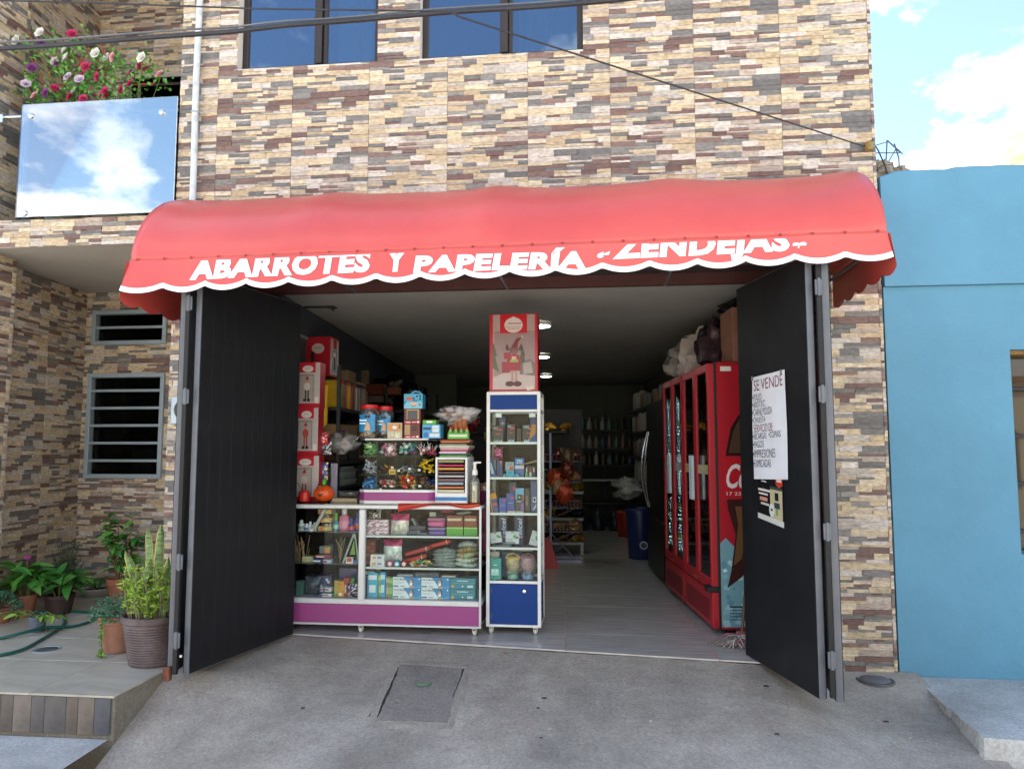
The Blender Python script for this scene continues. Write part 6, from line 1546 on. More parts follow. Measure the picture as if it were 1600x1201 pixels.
BN = ('ochre', 'yellow', 'green', 'crimson', 'red', 'umber', 'taupe', 'mustard', 'chestnut', 'tan', 'scarlet', 'pale grey', 'black', 'russet', 'stone', 'slate blue', 'wine', 'cream', 'navy', 'hazel', 'sand', 'steel blue', 'cherry', 'oat', 'charcoal', 'straw')
for i, c in enumerate(bc):
    w = rnd.uniform(.028, .06); h_ = rnd.uniform(.2, .25); p = LP(u, .012 + rnd.uniform(0, .02), SZ[5] + .0005); t_ = thing('notebook', BN[i] + ' notebook standing on the top board of the wall shelf', 'notebook', p, shA)
    MB().rbox(0, w - .003, 0, .19, 0, h_, .003, c).build('cover', _mats['gloss'], t_); u += w
    if u > 1.55: break
t_ = thing('notebook', 'orange brown notebook lying flat on top of the standing ones', 'notebook', LP(.72, .015, SZ[5] + .255), shA); MB().rbox(0, .3, 0, .2, 0, .02, .003, '#8a5a38').build('cover', _mats['gloss'], t_)
t_ = thing('cardboard_box', 'plain brown cardboard box on the standing notebooks', 'box', LP(.42, .04, SZ[5] + .255), shA); MB().rbox(0, .28, 0, .22, 0, .1, .003, '#6a543e').build('box', _mats['matte'], t_)
bx_ = W(488, 530, 1.0); t_ = thing('figure_box', 'large red gift box with pale ornament emblem on top of the shelf', 'box', (bx_[0], .86, SZ[5] + .27), .0); wB, hB = .215, 2.31 - SZ[5] - .27
MB().rbox(0, wB, 0, .22, 0, hB, .002, '#9a1824').build('box', _mats['gloss'], t_); pr = Print(); pr.e(wB * .5, hB * .7, wB * .26, hB * .13, '#b0a4a0'); pr.r(wB * .36, wB * .64, hB * .71, hB * .73, '#6a5a5a'); pr.r(wB * .2, wB * .36, hB * .35, hB * .62, '#1a1618'); pr.e(wB * .4, hB * .3, wB * .08, hB * .06, '#a89a96'); pr.build(t_)
mb = MB(); X_ = wB + .0012
def sp(y0, y1, z0, z1, c): mb.quad((X_, y0, z0), (X_, y1, z0), (X_, y1, z1), (X_, y0, z1), c)
sp(.01, .21, .02, hB - .02, '#a89e98'); X_ += .0003; sp(.07, .16, hB * .72, hB * .96, '#a01824'); sp(.05, .17, hB * .12, hB * .7, '#857c78'); X_ += .0003; sp(.09, .13, hB * .2, hB * .5, '#2a2022'); sp(.08, .14, hB * .42, hB * .62, '#c9b8a8'); mb.build('print', _mats['print_gloss'], t_, recalc=False)
# box under it (support for the gift box)
t_ = thing('cardboard_box', 'dark cardboard carton under the large red gift box', 'box', (bx_[0] - .01, .87, SZ[5] + .001)); MB().rbox(-.02, .13, 0, .2, 0, .268, .003, '#3a2c28').build('box', _mats['matte'], t_)
yt = thing('yellow_tray', 'yellow plastic toy tray hanging edge on beside the figurine boxes', 'tray', (W(505, 672, .6)[0], .60, W(505, 668, .6)[1])); hy = W(505, 602, .6)[1] - W(505, 668, .6)[1]
MB().prism([(-.05, 0), (.0, .0), (.025, .03), (.03, hy), (-.045, hy)], .025, 'y').build('tray', M('yellow_plastic', '#b8981f', rough=.35, var=.06), yt); pr = Print(); pr.p([(-.04, .02), (-.01, .01), (-.015, .12), (-.04, .16)], '#c0521f'); pr.r(.008, .014, .03, hy, '#d8c04a'); pr.e(-.01, hy * .93, .018, .02, '#c9c2bc'); pr.e(-.008, hy * .92, .01, .011, '#2a2430'); pr.build(yt)
# bundles on the lower boards
t_ = thing('paper_bundle', 'bundle of kraft paper sheets lying on the shelf below the notebooks', 'paper', LP(.05, .01, SZ[4] + .0005), shA); MB().rbox(0, .6, 0, .25, 0, .12, .006, '#8a7048').build('sheets', M('kraft', vcol=True, rough=.8, var=.22, stretch=(1, 1, 40)), t_)
t_ = thing('paper_bundle', 'second kraft paper bundle deeper along the same shelf', 'paper', LP(.8, .01, SZ[4] + .0005), shA); MB().rbox(0, .5, 0, .25, 0, .14, .006, '#6a5844').build('sheets', _mats['kraft'], t_)
for i in range(7):
    t_ = thing('magazine', ('lowest', 'second', 'third', 'fourth', 'fifth', 'sixth', 'topmost')[i] + ' grey magazine in the pile on the lower wall shelf', 'magazine', LP(.12 + rnd.uniform(-.02, .02), .005, SZ[2] + .0005 + i * .0225), shA + rnd.uniform(-.04, .04)); MB().rbox(0, .5 + rnd.uniform(-.04, .04), 0, .25, 0, .021, .004, ('#8a8c8c', '#9a9a96', '#75797c')[i % 3]).build('pages', _mats['paper_edges'], t_)
t_ = thing('white_folder', 'white upright folder leaning behind the pumpkin', 'folder', (W(508, 786, .55)[0], .66, TOPZ - .0)); MB().rbox(0, .055, 0, .02, 0, .29, .004, '#a9a5b4').build('cover', _mats['matte'], t_)
pouch('toy_bag', 'blue and yellow printed toy bag hanging behind the pumpkin', 'bag', (494, 722, 511, 752), .50, .04, '#3a4f9a', None, col2='#c9b84a', seed=21)
pouch('toy_bag', 'red foil sweet bag hanging beside the figurine boxes', 'bag', (491, 675, 512, 695), .52, .05, '#a82430', None, col2='#c9a8a4', seed=22)
pouch('toy_bag', 'black and white foil bag below the red one', 'bag', (497, 690, 516, 710), .54, .05, '#5a6068', None, col2='#d0d4d8', seed=23)
for i, (rc_, c, c2) in enumerate((((510, 672, 540, 688), '#7a2c6a', '#9a8a94'), ((508, 683, 538, 700), '#6a6058', '#a8947a'), ((505, 695, 530, 706), '#8a3034', '#5a3a6a'))): pouch('party_bag', ('magenta', 'tan', 'red and purple')[i] + ' party goods bag bulging from the wall shelf', 'bag', rc_, .82 + i * .02, .09, c, None, col2=c2, seed=30 + i)
mb = MB().blob((0, 0, 0), (.12, .07, .075), 12, .5, 2.1, 20, 12); o = mb.build('film_bag', _mats['film_dense'], None, smooth=True, ang=180); o.location = (W(535, 692, .75)[0], .78, W(535, 692, .75)[1]); tag(o, 'crumpled clear plastic bag hanging from the wall shelf', 'bag')
for i, (u, z, w, h_, c) in enumerate(((.1, SZ[3], .3, .14, '#4a2c24'), (.5, SZ[3], .24, .15, '#2c2e34'), (.2, SZ[1], .35, .14, '#2a2422'), (.8, SZ[2], .3, .16, '#3a3028'), (.85, SZ[3], .3, .14, '#5a3c2c'), (1.25, SZ[4], .4, .2, '#35302c'), (1.25, SZ[2], .4, .2, '#2f2b2a'))):
    t_ = thing('goods_box', ('brick brown', 'charcoal', 'espresso', 'walnut', 'cinnamon', 'dull grey brown', 'blackish brown')[i] + ' goods box on the wall shelf', 'box', LP(u, .03, z + .0005), shA); MB().rbox(0, w, 0, .24, 0, h_, .004, c).build('box', _mats['matte'], t_)
# dark heaps deeper on the left: black bags, rolls, boxes on a second rack
rk2 = thing('storage_rack', 'dark storage rack piled with goods deeper along the left wall', 'shelf', (sk(-2.42, 3.1) + .02, 3.1, 0), shA - PI / 2 + 0)
for z in (.5, 1.0, 1.45, 1.8): MB().rbox(0, .62, 0, 1.6, z - .03, z, .003).build('board', _mats['shelf_black'], rk2)
for x in (0, .59):
    for y in (0, 1.57): MB().rbox(x, x + .03, y, y + .03, 0, 2.1, .003).build('post', _mats['shelf_black'], rk2)
X2 = sk(-2.42, 3.1)
for i, (x, y, z, rx_, c, L_) in enumerate(((.25, 3.5, 2.0, .26, '#0f0f11', 'big black rubbish bag on top of the storage rack'), (.5, 3.3, 1.95, .2, '#131315', 'smaller black plastic bag slumped beside the big one'), (.45, 3.3, 1.6, .18, '#23304a', 'blue packed bag on the storage rack'), (.2, 3.25, 1.58, .15, '#5a4a36', 'tan cloth roll on the storage rack'), (.5, 3.35, 1.14, .17, '#6a2a1c', 'rust red bundle on the storage rack'), (.25, 3.3, 1.13, .16, '#2a2a30', 'charcoal bundle on the storage rack'), (.4, 3.3, .66, .2, '#2c2620', 'dark brown bundle low on the storage rack'))):
    o = MB().blob((0, 0, 0), (rx_, rx_ * .9, rx_ * .8), 40 + i, .3, 1.7, 18, 12, c, flat=.75).build('goods_bag', _mats['foil'] if i < 2 else _mats['matte'], None, smooth=True); o.location = (X2 + x, y, z); tag(o, L_, 'bag')
for i, (rc_, Y, c, L_) in enumerate((((545, 585, 556, 640), 2.9, '#1f3050', 'tall navy box at the end of the wall shelf'), ((556, 578, 572, 640), 3.0, '#7a6a52', 'tall tan board leaning at the end of the wall shelf'), ((572, 600, 600, 616), 3.0, '#6a2c20', 'rust orange cushion pack on the rack'), ((598, 605, 624, 616), 3.0, '#7a3a24', 'orange brown box beside the rust cushion'), ((576, 618, 596, 628), 3., '#6a6254', 'grey beige roll under the rust cushion'))):
    carton('goods_box', L_, 'box', rc_, Y - .12, .1, c, mat='matte')
# plants / bags behind the counter's middle
pz = thing('red_bow', 'dark red gift bow on tall box behind the cones', 'bow', (W(735, 640, 1.6)[0], 1.75, .0)); MB().rbox(-.2, .2, -.15, .15, 0, 1.42, .006, '#15161a').build('box', _mats['matte'], pz)
mb = MB().blob((0, 0, 1.62), (.06, .05, .11), 3, .3, 2, 12, 8, '#6a1418').blob((.14, -.1, 1.3), (.1, .05, .05), 5, .4, 2.2, 12, 8, '#8a1a24').blob((.17, -.12, 1.44), (.05, .04, .07), 8, .4, 2.2, 10, 7, '#7a8a2c'); mb.build('bow', _mats['foil'], pz, smooth=True)
# ---- tall glass cabinet with blue header
KY = .27; KX0, KX1 = -.820, -.414; KW, KH = KX1 - KX0, 1.776
kb_ = thing('glass_cabinet', 'tall narrow white framed glass cabinet with blue header and blue cupboard door', 'cabinet', (KX0, KY, 0)); KD = .36
f_ = MB(); pw = .026
for x in (0, KW - pw):
    for y in (0, KD - pw): f_.rbox(x, x + pw, y, y + pw, .055, KH, .003)
for z, h_ in ((.055, .018), (.366, .02), (KH - .15, .018), (KH - .022, .022)):
    f_.rbox(pw, KW - pw, .001, .02, z, z + h_, .002).rbox(pw, KW - pw, KD - .02, KD - .001, z, z + h_, .002); f_.rbox(.001, .02, pw, KD - pw, z, z + h_, .002).rbox(KW - .02, KW - .001, pw, KD - pw, z, z + h_, .002)
f_.build('frame', _mats['cabinet_white'], kb_)
MB().rbox(pw, KW - pw, .004, .016, KH - .131, KH - .023, .002).build('header', _mats['blue_panel'], kb_)
MB().rbox(.004, KW - .004, .004, KD - .004, KH - .001, KH + .003, .001).build('top_panel', _mats['cabinet_white'], kb_)
dr_ = MB().rbox(pw + .002, KW - pw - .002, -.002, .014, .075, .364, .002).build('cupboard_door', _mats['blue_panel'], kb_)
MB().lathe([(0, .014), (.012, .013), (.016, .006), (.017, 0)], n=16).xf(Matrix.Translation((KW * .70, -.002, .315)) @ Matrix.Rotation(PI / 2, 4, 'X')).build('lock', _mats['steel_bright'], dr_, smooth=True)
for z in (.115, .3): MB().cyl((pw + .016, -.004, z), (pw + .016, -.004, z + .04), .004, n=8).build('hinge', M('hinge_grey', '#5a6070', rough=.4, metal=.5), dr_, smooth=True)
MB().box(.006, .014, pw, KD - pw, .075, .364).box(KW - .014, KW - .006, pw, KD - pw, .075, .364).box(pw, KW - pw, KD - .014, KD - .006, .075, .364).build('side_panel', _mats['blue_panel'], kb_)
MB().box(.008, .011, pw, KD - pw, .386, KH - .15).build('side_glass', _mats['case_glass'], kb_); MB().box(KW - .011, KW - .008, pw, KD - pw, .386, KH - .15).build('side_glass', _mats['case_glass'], kb_)
MB().box(pw, KW - pw, .008, .011, .386, KH - .15).build('front_glass', _mats['case_glass'], kb_)
MB().box(pw, KW - pw, KD - .012, KD - .008, .386, KH - .15).build('back_board', GLASS('kb_back', '#8f8a84', refl=.0, k=.2, haze=.25, hcol='#2b2723'), kb_)
KS = [.386] + [W(800, q, KY)[1] for q in (857, 803, 747, 692)]
for z in KS[1:]:
    s_ = MB().box(.012, KW - .012, .03, KD - .03, z - .004, z + .001).build('shelf', GLASS('kb_shelf', '#c2cfcb', refl=.02, k=.4, haze=.08), kb_); MB().rbox(pw, KW - pw, .012, .028, z - .009, z + .009, .002).build('shelf_edge', _mats['cabinet_white'], s_)
for x in (.035, KW - .045): caster(kb_, x, .04, .056); caster(kb_, x, KD - .05, .056)
for x in (.06, KW - .09): MB().rbox(x, x + .05, .04, .06, KH - .19, KH - .155, .002).build('clip', _mats['alu_white'], kb_)
YK = KY + .05
# shelf 5 (top): phone chip boxes
def chip(pr, w, h): pr.r(w * .45, w * .85, h * .72, h * .82, '#c0402c'); pr.r(w * .1, w * .5, h * .8, h * .92, '#7a8490'); pr.t('telcel', w * .12, w * .88, h * .04, h * .2, '#d0dcee', .02, .2); pr.r(w * .3, w * .7, h * .5, h * .56, '#b03a2c')
for k, (x0, y0, x1) in enumerate(((769, 664, 787), (792, 661, 805), (816, 662, 837))): carton('phone_box', ('first', 'middle', 'last')[k] + ' dark phone box in the cabinet top row, ' + ('beside the hinge post', 'between two others', 'with orange flash')[k], 'box', (x0, y0, x1, 691), YK, .05, '#161a24', zb=KS[4] + .001, prints=(chip if k < 2 else (lambda pr, w, h: (chip(pr, w, h), pr.p([(w * .5, h * .15), (w, h * .5), (w, h), (w * .72, h)], '#a8742c'), pr.p([(w * .42, 0), (w, 0), (w, h * .5)], '#1f4a9a')))))
carton('phone_box', 'tall navy box at the back of the cabinet top row', 'box', (780, 648, 790, 691), YK + .1, .05, '#1f3060', zb=KS[4] + .001, prints=lambda pr, w, h: (pr.r(w * .2, w * .8, h * .7, h * .74, '#a8b0c4'), pr.r(w * .45, w * .55, h * .6, h * .84, '#a8b0c4'))); carton('phone_box', 'blue cylinder box at the back beside the cabinet post', 'box', (828, 648, 838, 691), YK + .1, .05, '#24407a', zb=KS[4] + .001); carton('phone_box', 'small dull red box between the dark phone boxes', 'box', (807, 668, 814, 691), YK + .04, .04, '#3c2428', zb=KS[4] + .001)
# shelf 4
pouch('pink_bag', 'pink and white gift bag in the cabinet second row', 'bag', (770, 698, 785, 718), YK + .12, .05, '#b8487a', None, col2='#d8a8bc', seed=51); t_ = carton('phone_box', 'blue phone box leaning at the post in the second row', 'box', (768, 716, 776, 745), YK, .03, '#1f4a8a', zb=KS[3] + .001, prints=lambda pr, w, h: pr.r(w * .2, w * .7, h * .2, h * .8, '#b0c8e0')); t_.rotation_euler = (0, -.25, 0)
carton('phone_box', 'dark blue phone box with orange edge in the second row', 'box', (776, 718, 785, 745), YK + .03, .03, '#22386a', zb=KS[3] + .001, prints=lambda pr, w, h: pr.r(w * .6, w * .95, h * .85, h * .98, '#c8562c'))
def zte(pr, w, h): pr.t('ZTE', w * .2, w * .78, h * .74, h * .9, '#c4d4e4', .02); pr.r(w * .02, w * .98, h * .46, h * .62, '#a4b4b8'); pr.r(w * .6, w * .95, h * .62, h * .7, '#c04030'); pr.r(w * .6, w * .95, h * .38, h * .44, '#c04030')
carton('phone_box', 'tall blue lettered phone box in the second row', 'box', (804, 713.5, 819, 744.5), YK + .02, .04, '#175a96', zb=KS[3] + .001, prints=zte)
carton('phone_box', 'silver lettered phone box standing on the light blue packs', 'box', (789.5, 717.5, 803, 731.5), YK + .02, .03, '#8f979a', zb=KS[3] + .027 + .026, prints=lambda pr, w, h: (pr.t('ZTE', w * .2, w * .8, h * .6, h * .85, '#5a6a78'), pr.r(w * .5, w * .9, h * .1, h * .45, '#c0402c')))
for k, (x0, x1, q) in enumerate(((786, 798, 0), (798, 810.5, 0), (791, 803, 1))): carton('sim_pack', 'light blue chip pack ' + ('lying at the post side', 'lying before the tall blue box', 'on top of the two others')[k], 'pack', (x0, 739, x1, 745), YK - .012, .03, '#2f9ab8', zb=KS[3] + .001 + q * .0275, prints=lambda pr, w, h: pr.r(w * .2, w * .75, h * .35, h * .55, '#143a5a'))
bg_ = thing('bracelet_stand', 'bracelet on a small stand in the second row of the cabinet', 'bracelet', (W(828, 745, YK)[0], YK + .07, KS[3] + .001)); MB().rbox(-.035, .035, -.02, .02, 0, .09, .004, '#5a5048').build('stand', _mats['matte'], bg_); MB().tube([(.045 * math.cos(a), -.01 + .02 * math.sin(a), .115 + .012 * math.cos(a)) for a in [PI + i * PI / 10 for i in range(11)]], .006, 6, '#b8a078').build('bracelet', _mats['plastic'], bg_, smooth=True)
for k, (px, c, c2) in enumerate(((822.5, '#6a9a7a', '#c9cfc8'), (828.5, '#b8b0a0', '#a83030'), (834, '#2c4a6a', '#c9c9c4'))): bottle('nail_polish', ('green', 'beige', 'blue')[k] + ' little bottle in the second row of the cabinet', 'bottle', px, 745, 729, 2.4, YK - .01, (c, c2), KS[3] + .001, cap=.4)
# shelf 3
t_ = carton('phone_box', 'orange and blue phone box leaning at the post in the third row', 'box', (769, 770, 780, 801), YK, .025, '#1f3a7a', zb=KS[2] + .001, prints=lambda pr, w, h: (pr.r(0, w, h * .7, h, '#c98a1c'), pr.r(0, w * .14, 0, h * .7, '#d8942c'), pr.r(w * .3, w * .9, h * .35, h * .5, '#b8562c'))); t_.rotation_euler = (0, -.18, 0)
for k, (x0, y0, x1, c) in enumerate(((780, 777, 791, '#1f4a9a'), (791, 770, 804, '#24408a'), (796, 753, 806, '#1c2a54'))): carton('phone_box', ('medium blue', 'royal blue with red corner', 'tall dark navy')[k] + ' phone box in the third row', 'box', (x0, y0, x1, 801), YK + .012 * k + .005, .03, c, zb=KS[2] + .001, prints=lambda pr, w, h: (pr.r(w * .55, w * .95, h * .76, h * .86, '#b83a34'), pr.t('telcel', w * .1, w * .9, h * .05, h * .14, '#a8c0e0', .02, .2), pr.r(w * .2, w * .8, h * .5, h * .53, '#8aa0c8')))
carton('phone_box', 'phone box with picture of a smart watch in the third row', 'box', (805.5, 761.5, 819, 801), YK + .015, .03, '#26303c', zb=KS[2] + .001, prints=lambda pr, w, h: (pr.r(0, w, h * .55, h, '#5a9ab8'), pr.r(w * .2, w * .7, h * .5, h * .75, '#15181a'), pr.e(w * .45, h * .64, w * .1, h * .04, '#7ad02c'), pr.r(w * .1, w * .7, h * .45, h * .5, '#9aa4ac'), pr.r(w * .7, w * .95, h * .5, h * .74, '#8a3a6a'), pr.r(w * .6, w, h * .1, h * .4, '#7a5a8a')))
carton('phone_box', 'tall steel blue earphone box beside the cabinet post', 'box', (829, 750, 839, 801), YK + .02, .03, '#2c4a78', zb=KS[2] + .001, prints=lambda pr, w, h: (pr.r(w * .35, w * .9, h * .34, h * .5, '#b8c8d8'), pr.e(w * .62, h * .42, w * .2, h * .05, '#20262c'), pr.p([(w * .3, h * .12), (w * .9, h * .3), (w * .9, h * .2), (w * .5, h * .1)], '#a8bccc')))
carton('cable_pack', 'black cable pack with orange line in the third row', 'pack', (820, 762, 828, 801), YK + .03, .02, '#23262a', zb=KS[2] + .001, prints=lambda pr, w, h: (pr.r(w * .35, w * .5, h * .3, h * .7, '#b8743a'), pr.e(w * .4, h * .4, w * .2, h * .05, '#4a8a90')))
carton('label_strip', 'white and red label strip lying at the edge of the third row', 'label', (793, 796, 805, 800.5), YK - .02, .015, '#c9b8b0', zb=KS[2] + .001); carton('label_strip', 'grey label strip lying at the edge of the third row', 'label', (806, 796, 818, 800.5), YK - .02, .015, '#b4b0ae', zb=KS[2] + .001)
# shelf 2: telcel card backs and chip cards
for k, (x0, x1) in enumerate(((779, 792), (804, 818))): carton('phone_box', ('narrow', 'wide')[k] + ' dark blue lettered box at the back of the fourth row', 'box', (x0, 806, x1, 855), YK + .1, .04, '#1a2c58', zb=KS[1] + .001, prints=lambda pr, w, h: pr.mb and letters(pr.mb, 'telcel', h * .25, h * .9, 0, w * .5, lambda a, b: (w * .85 - b, -.0016, a), .02, .15, '#b4c4dc'))
for k, (x0, y0, x1, y1, rt_) in enumerate(((767, 829, 785, 846, -.15), (790, 827, 811, 847, .0), (826, 828, 839, 851, .28))):
    t_ = carton('chip_card', ('leaning', 'upright', 'slanted')[k] + ' white chip card with green and pink mark in the fourth row', 'card', (x0, y0, x1, y1), YK + .01, .004, '#b9c0c4', zb=KS[1] + .028, prints=lambda pr, w, h: (pr.e(w * .68, h * .6, w * .12, h * .14, '#3faa3a'), pr.p([(w * .7, h * .5), (w * .95, h * .62), (w * .8, h * .4)], '#20242a'), pr.e(w * .9, h * .5, w * .06, h * .08, '#b83a7a'), pr.r(w * .1, w * .5, h * .3, h * .4, '#8aa0b0'), pr.r(w * .4, w * .6, h * .88, h * .94, '#2a2e34'))); t_.rotation_euler = (0, rt_, 0)
for k, (x0, x1) in enumerate(((772, 800), (784, 806), (812, 834))): flat_pack('chip_card', ('lowest', 'middle', 'purple')[k] + ' chip card lying flat in the fourth row', 'card', (x0, 851 - 3 * (k == 1), x1, 856 - 3 * (k == 1)), YK - .01, .06, ('#9aa4ac', '#b4bcc0', '#6a4a6a')[k], KS[1] + .001 + .022 * (k == 1), seed=60 + k)
# shelf 1: teal pack, cups
carton('teal_pack', 'teal hanging pack with white label at the bottom of the cabinet', 'pack', (765, 879, 783, 913), YK - .01, .03, '#1a8f8a', zb=KS[0] + .001, prints=lambda pr, w, h: (pr.r(w * .12, w * .8, h * .2, h * .5, '#9fd0cc'), pr.e(w * .3, h * .4, w * .12, h * .07, '#cfe8e4'), pr.e(w * .62, h * .4, w * .12, h * .07, '#cfe8e4'), pr.r(w * .35, w * .65, h * .66, h * .7, '#cfe8e4'), pr.r(w * .35, w * .6, h * .93, h * .96, '#123a3a')))
carton('white_card', 'white card standing behind the teal pack', 'card', (766, 868, 780, 882), YK + .06, .02, '#b4b4ac', zb=KS[0] + .13); carton('blue_carton', 'blue carton behind the plastic cups', 'box', (782, 866, 815, 905), YK + .15, .08, '#1f5a94', zb=KS[0] + .001); carton('blue_carton', 'cream carton lying on the blue one', 'box', (800, 860, 832, 868), YK + .13, .08, '#9a9484', zb=KS[0] + .19)
def bear_cup(label, px, c, Y):
    x, _ = W(px, 900, Y); t_ = thing('baby_cup', label, 'cup', (x, Y + .06, KS[0] + .06)); MB().lathe([(.03, 0), (.048, .02), (.054, .06), (.05, .085)], n=20, col=c).build('body', _mats['plastic'], t_, smooth=True); MB().lathe([(.052, .085), (.054, .098), (.04, .105), (.012, .108), (0, .112)], n=20, col=c).build('lid', _mats['plastic'], t_, smooth=True)
    MB().tube([(.052 * math.cos(a), -.012, .085 + .04 * math.sin(a)) for a in [i * PI / 10 for i in range(11)]], .006, 6, c).build('handle', _mats['plastic'], t_, smooth=True); pr = Print(-.055); pr.e(-.016, .05, .005, .006, '#2a2420'); pr.e(.012, .048, .005, .006, '#2a2420'); pr.build(t_)
    MB().blob((0, 0, .04), (.066, .06, .09), int(px), .16, 2.4, 18, 12).build('wrapping', _mats['film'], t_, smooth=True, ang=180)
    o_ = MB().lathe([(.04, 0), (.042, .03), (.036, .058)], n=18, col=('#7ab0a0' if px < 810 else '#7aa0c4')).build('saucer_base', _mats['plastic'], t_, smooth=True); o_.location = (0, 0, -.06)
bear_cup('yellow lidded baby cup wrapped in film in the cabinet', 800, '#c9b06a', YK); bear_cup('pink lidded baby cup wrapped in film in the cabinet', 823.5, '#c07a86', YK)

# ---- decorative gift box on top of the cabinet (generic printed stand-in)
gx0, gz1 = W(765, 491, KY + .03); gx1, gz0 = W(840.5, 610, KY + .03); gw, gh = gx1 - gx0, gz1 - KH - .004
gb = thing('reindeer_box', 'tall red gift box with reindeer picture on top of the glass cabinet', 'box', (gx0, KY + .03, KH + .0035)); MB().rbox(0, gw, 0, .2, 0, gh, .002, '#a8182a').build('box', _mats['gloss'], gb); pr = Print()
pr.r(gw * .07, gw * .94, gh * .03, gh * .99, '#a08a88'); pr.r(gw * .1, gw * .94, gh * .2, gh * .78, '#8c7674'); pr.r(gw * .22, gw * .78, gh * .75, gh * .99, '#b01a26'); pr.e(gw * .5, gh * .855, gw * .19, gh * .1, '#c9bcb8'); pr.r(gw * .47, gw * .53, gh * .94, gh * .965, '#c9bcb8')
pr.r(gw * .38, gw * .66, gh * .87, gh * .882, '#8a3a3a'); pr.t('RENO NAVIDEÑO', gw * .34, gw * .66, gh * .825, gh * .84, '#8a4a48'); pr.t('DECORATIVO', gw * .38, gw * .62, gh * .8, gh * .815, '#8a4a48')
pr.p([(gw * .07, gh * .03), (gw * .94, gh * .03), (gw * .94, gh * .2), (gw * .6, gh * .26), (gw * .3, gh * .24), (gw * .07, gh * .18)], '#b0a29e')
pr.p([(gw * .07, gh * .3), (gw * .2, gh * .25), (gw * .12, gh * .45), (gw * .16, gh * .46), (gw * .09, gh * .62), (gw * .07, gh * .62)], '#4a5a3a'); pr.p([(gw * .6, gh * .3), (gw * .78, gh * .3), (gw * .72, gh * .45), (gw * .74, gh * .46), (gw * .68, gh * .6)], '#3f4a3c'); pr.p([(gw * .62, gh * .22), (gw * .94, gh * .2), (gw * .94, gh * .36), (gw * .84, gh * .42), (gw * .66, gh * .36)], '#6a605c')
pr.p([(gw * .7, gh * .22), (gw * .9, gh * .24), (gw * .86, gh * .38), (gw * .7, gh * .36)], '#9a9288'); pr.r(gw * .26, gw * .42, gh * .24, gh * .38, '#8a2024'); pr.r(gw * .3, gw * .44, gh * .42, gh * .5, '#8f1f26')
pr.r(gw * .45, gw * .5, gh * .12, gh * .28, '#a08070'); pr.r(gw * .53, gw * .58, gh * .12, gh * .28, '#a08070'); pr.e(gw * .42, gh * .1, gw * .09, gh * .035, '#4a1c1c'); pr.e(gw * .58, gh * .1, gw * .09, gh * .035, '#4a1c1c'); pr.p([(gw * .38, gh * .27), (gw * .66, gh * .27), (gw * .62, gh * .46), (gw * .42, gh * .46)], '#8f2028'); pr.e(gw * .51, gh * .4, gw * .15, gh * .08, '#94222a')
pr.e(gw * .51, gh * .53, gw * .09, gh * .05, '#6a4034'); pr.e(gw * .52, gh * .505, gw * .06, gh * .03, '#7a5040'); pr.p([(gw * .44, gh * .56), (gw * .58, gh * .56), (gw * .6, gh * .64), (gw * .68, gh * .7), (gw * .56, gh * .68)], '#6a1418'); pr.e(gw * .68, gh * .7, gw * .025, gh * .018, '#a89890'); pr.p([(gw * .42, gh * .54), (gw * .36, gh * .62), (gw * .33, gh * .55), (gw * .38, gh * .52)], '#4f2c24'); pr.p([(gw * .6, gh * .54), (gw * .66, gh * .62), (gw * .7, gh * .55), (gw * .64, gh * .52)], '#4f2c24')
pr.r(gw * .43, gw * .6, gh * .375, gh * .41, '#8a9a3a'); pr.r(gw * .46, gw * .56, gh * .41, gh * .45, '#c0a090'); pr.p([(gw * .78, gh * .01), (gw * .92, gh * .03), (gw * .9, gh * .08), (gw * .76, gh * .06)], '#c4b8ac'); pr.build(gb, mat=_mats['print_gloss'])

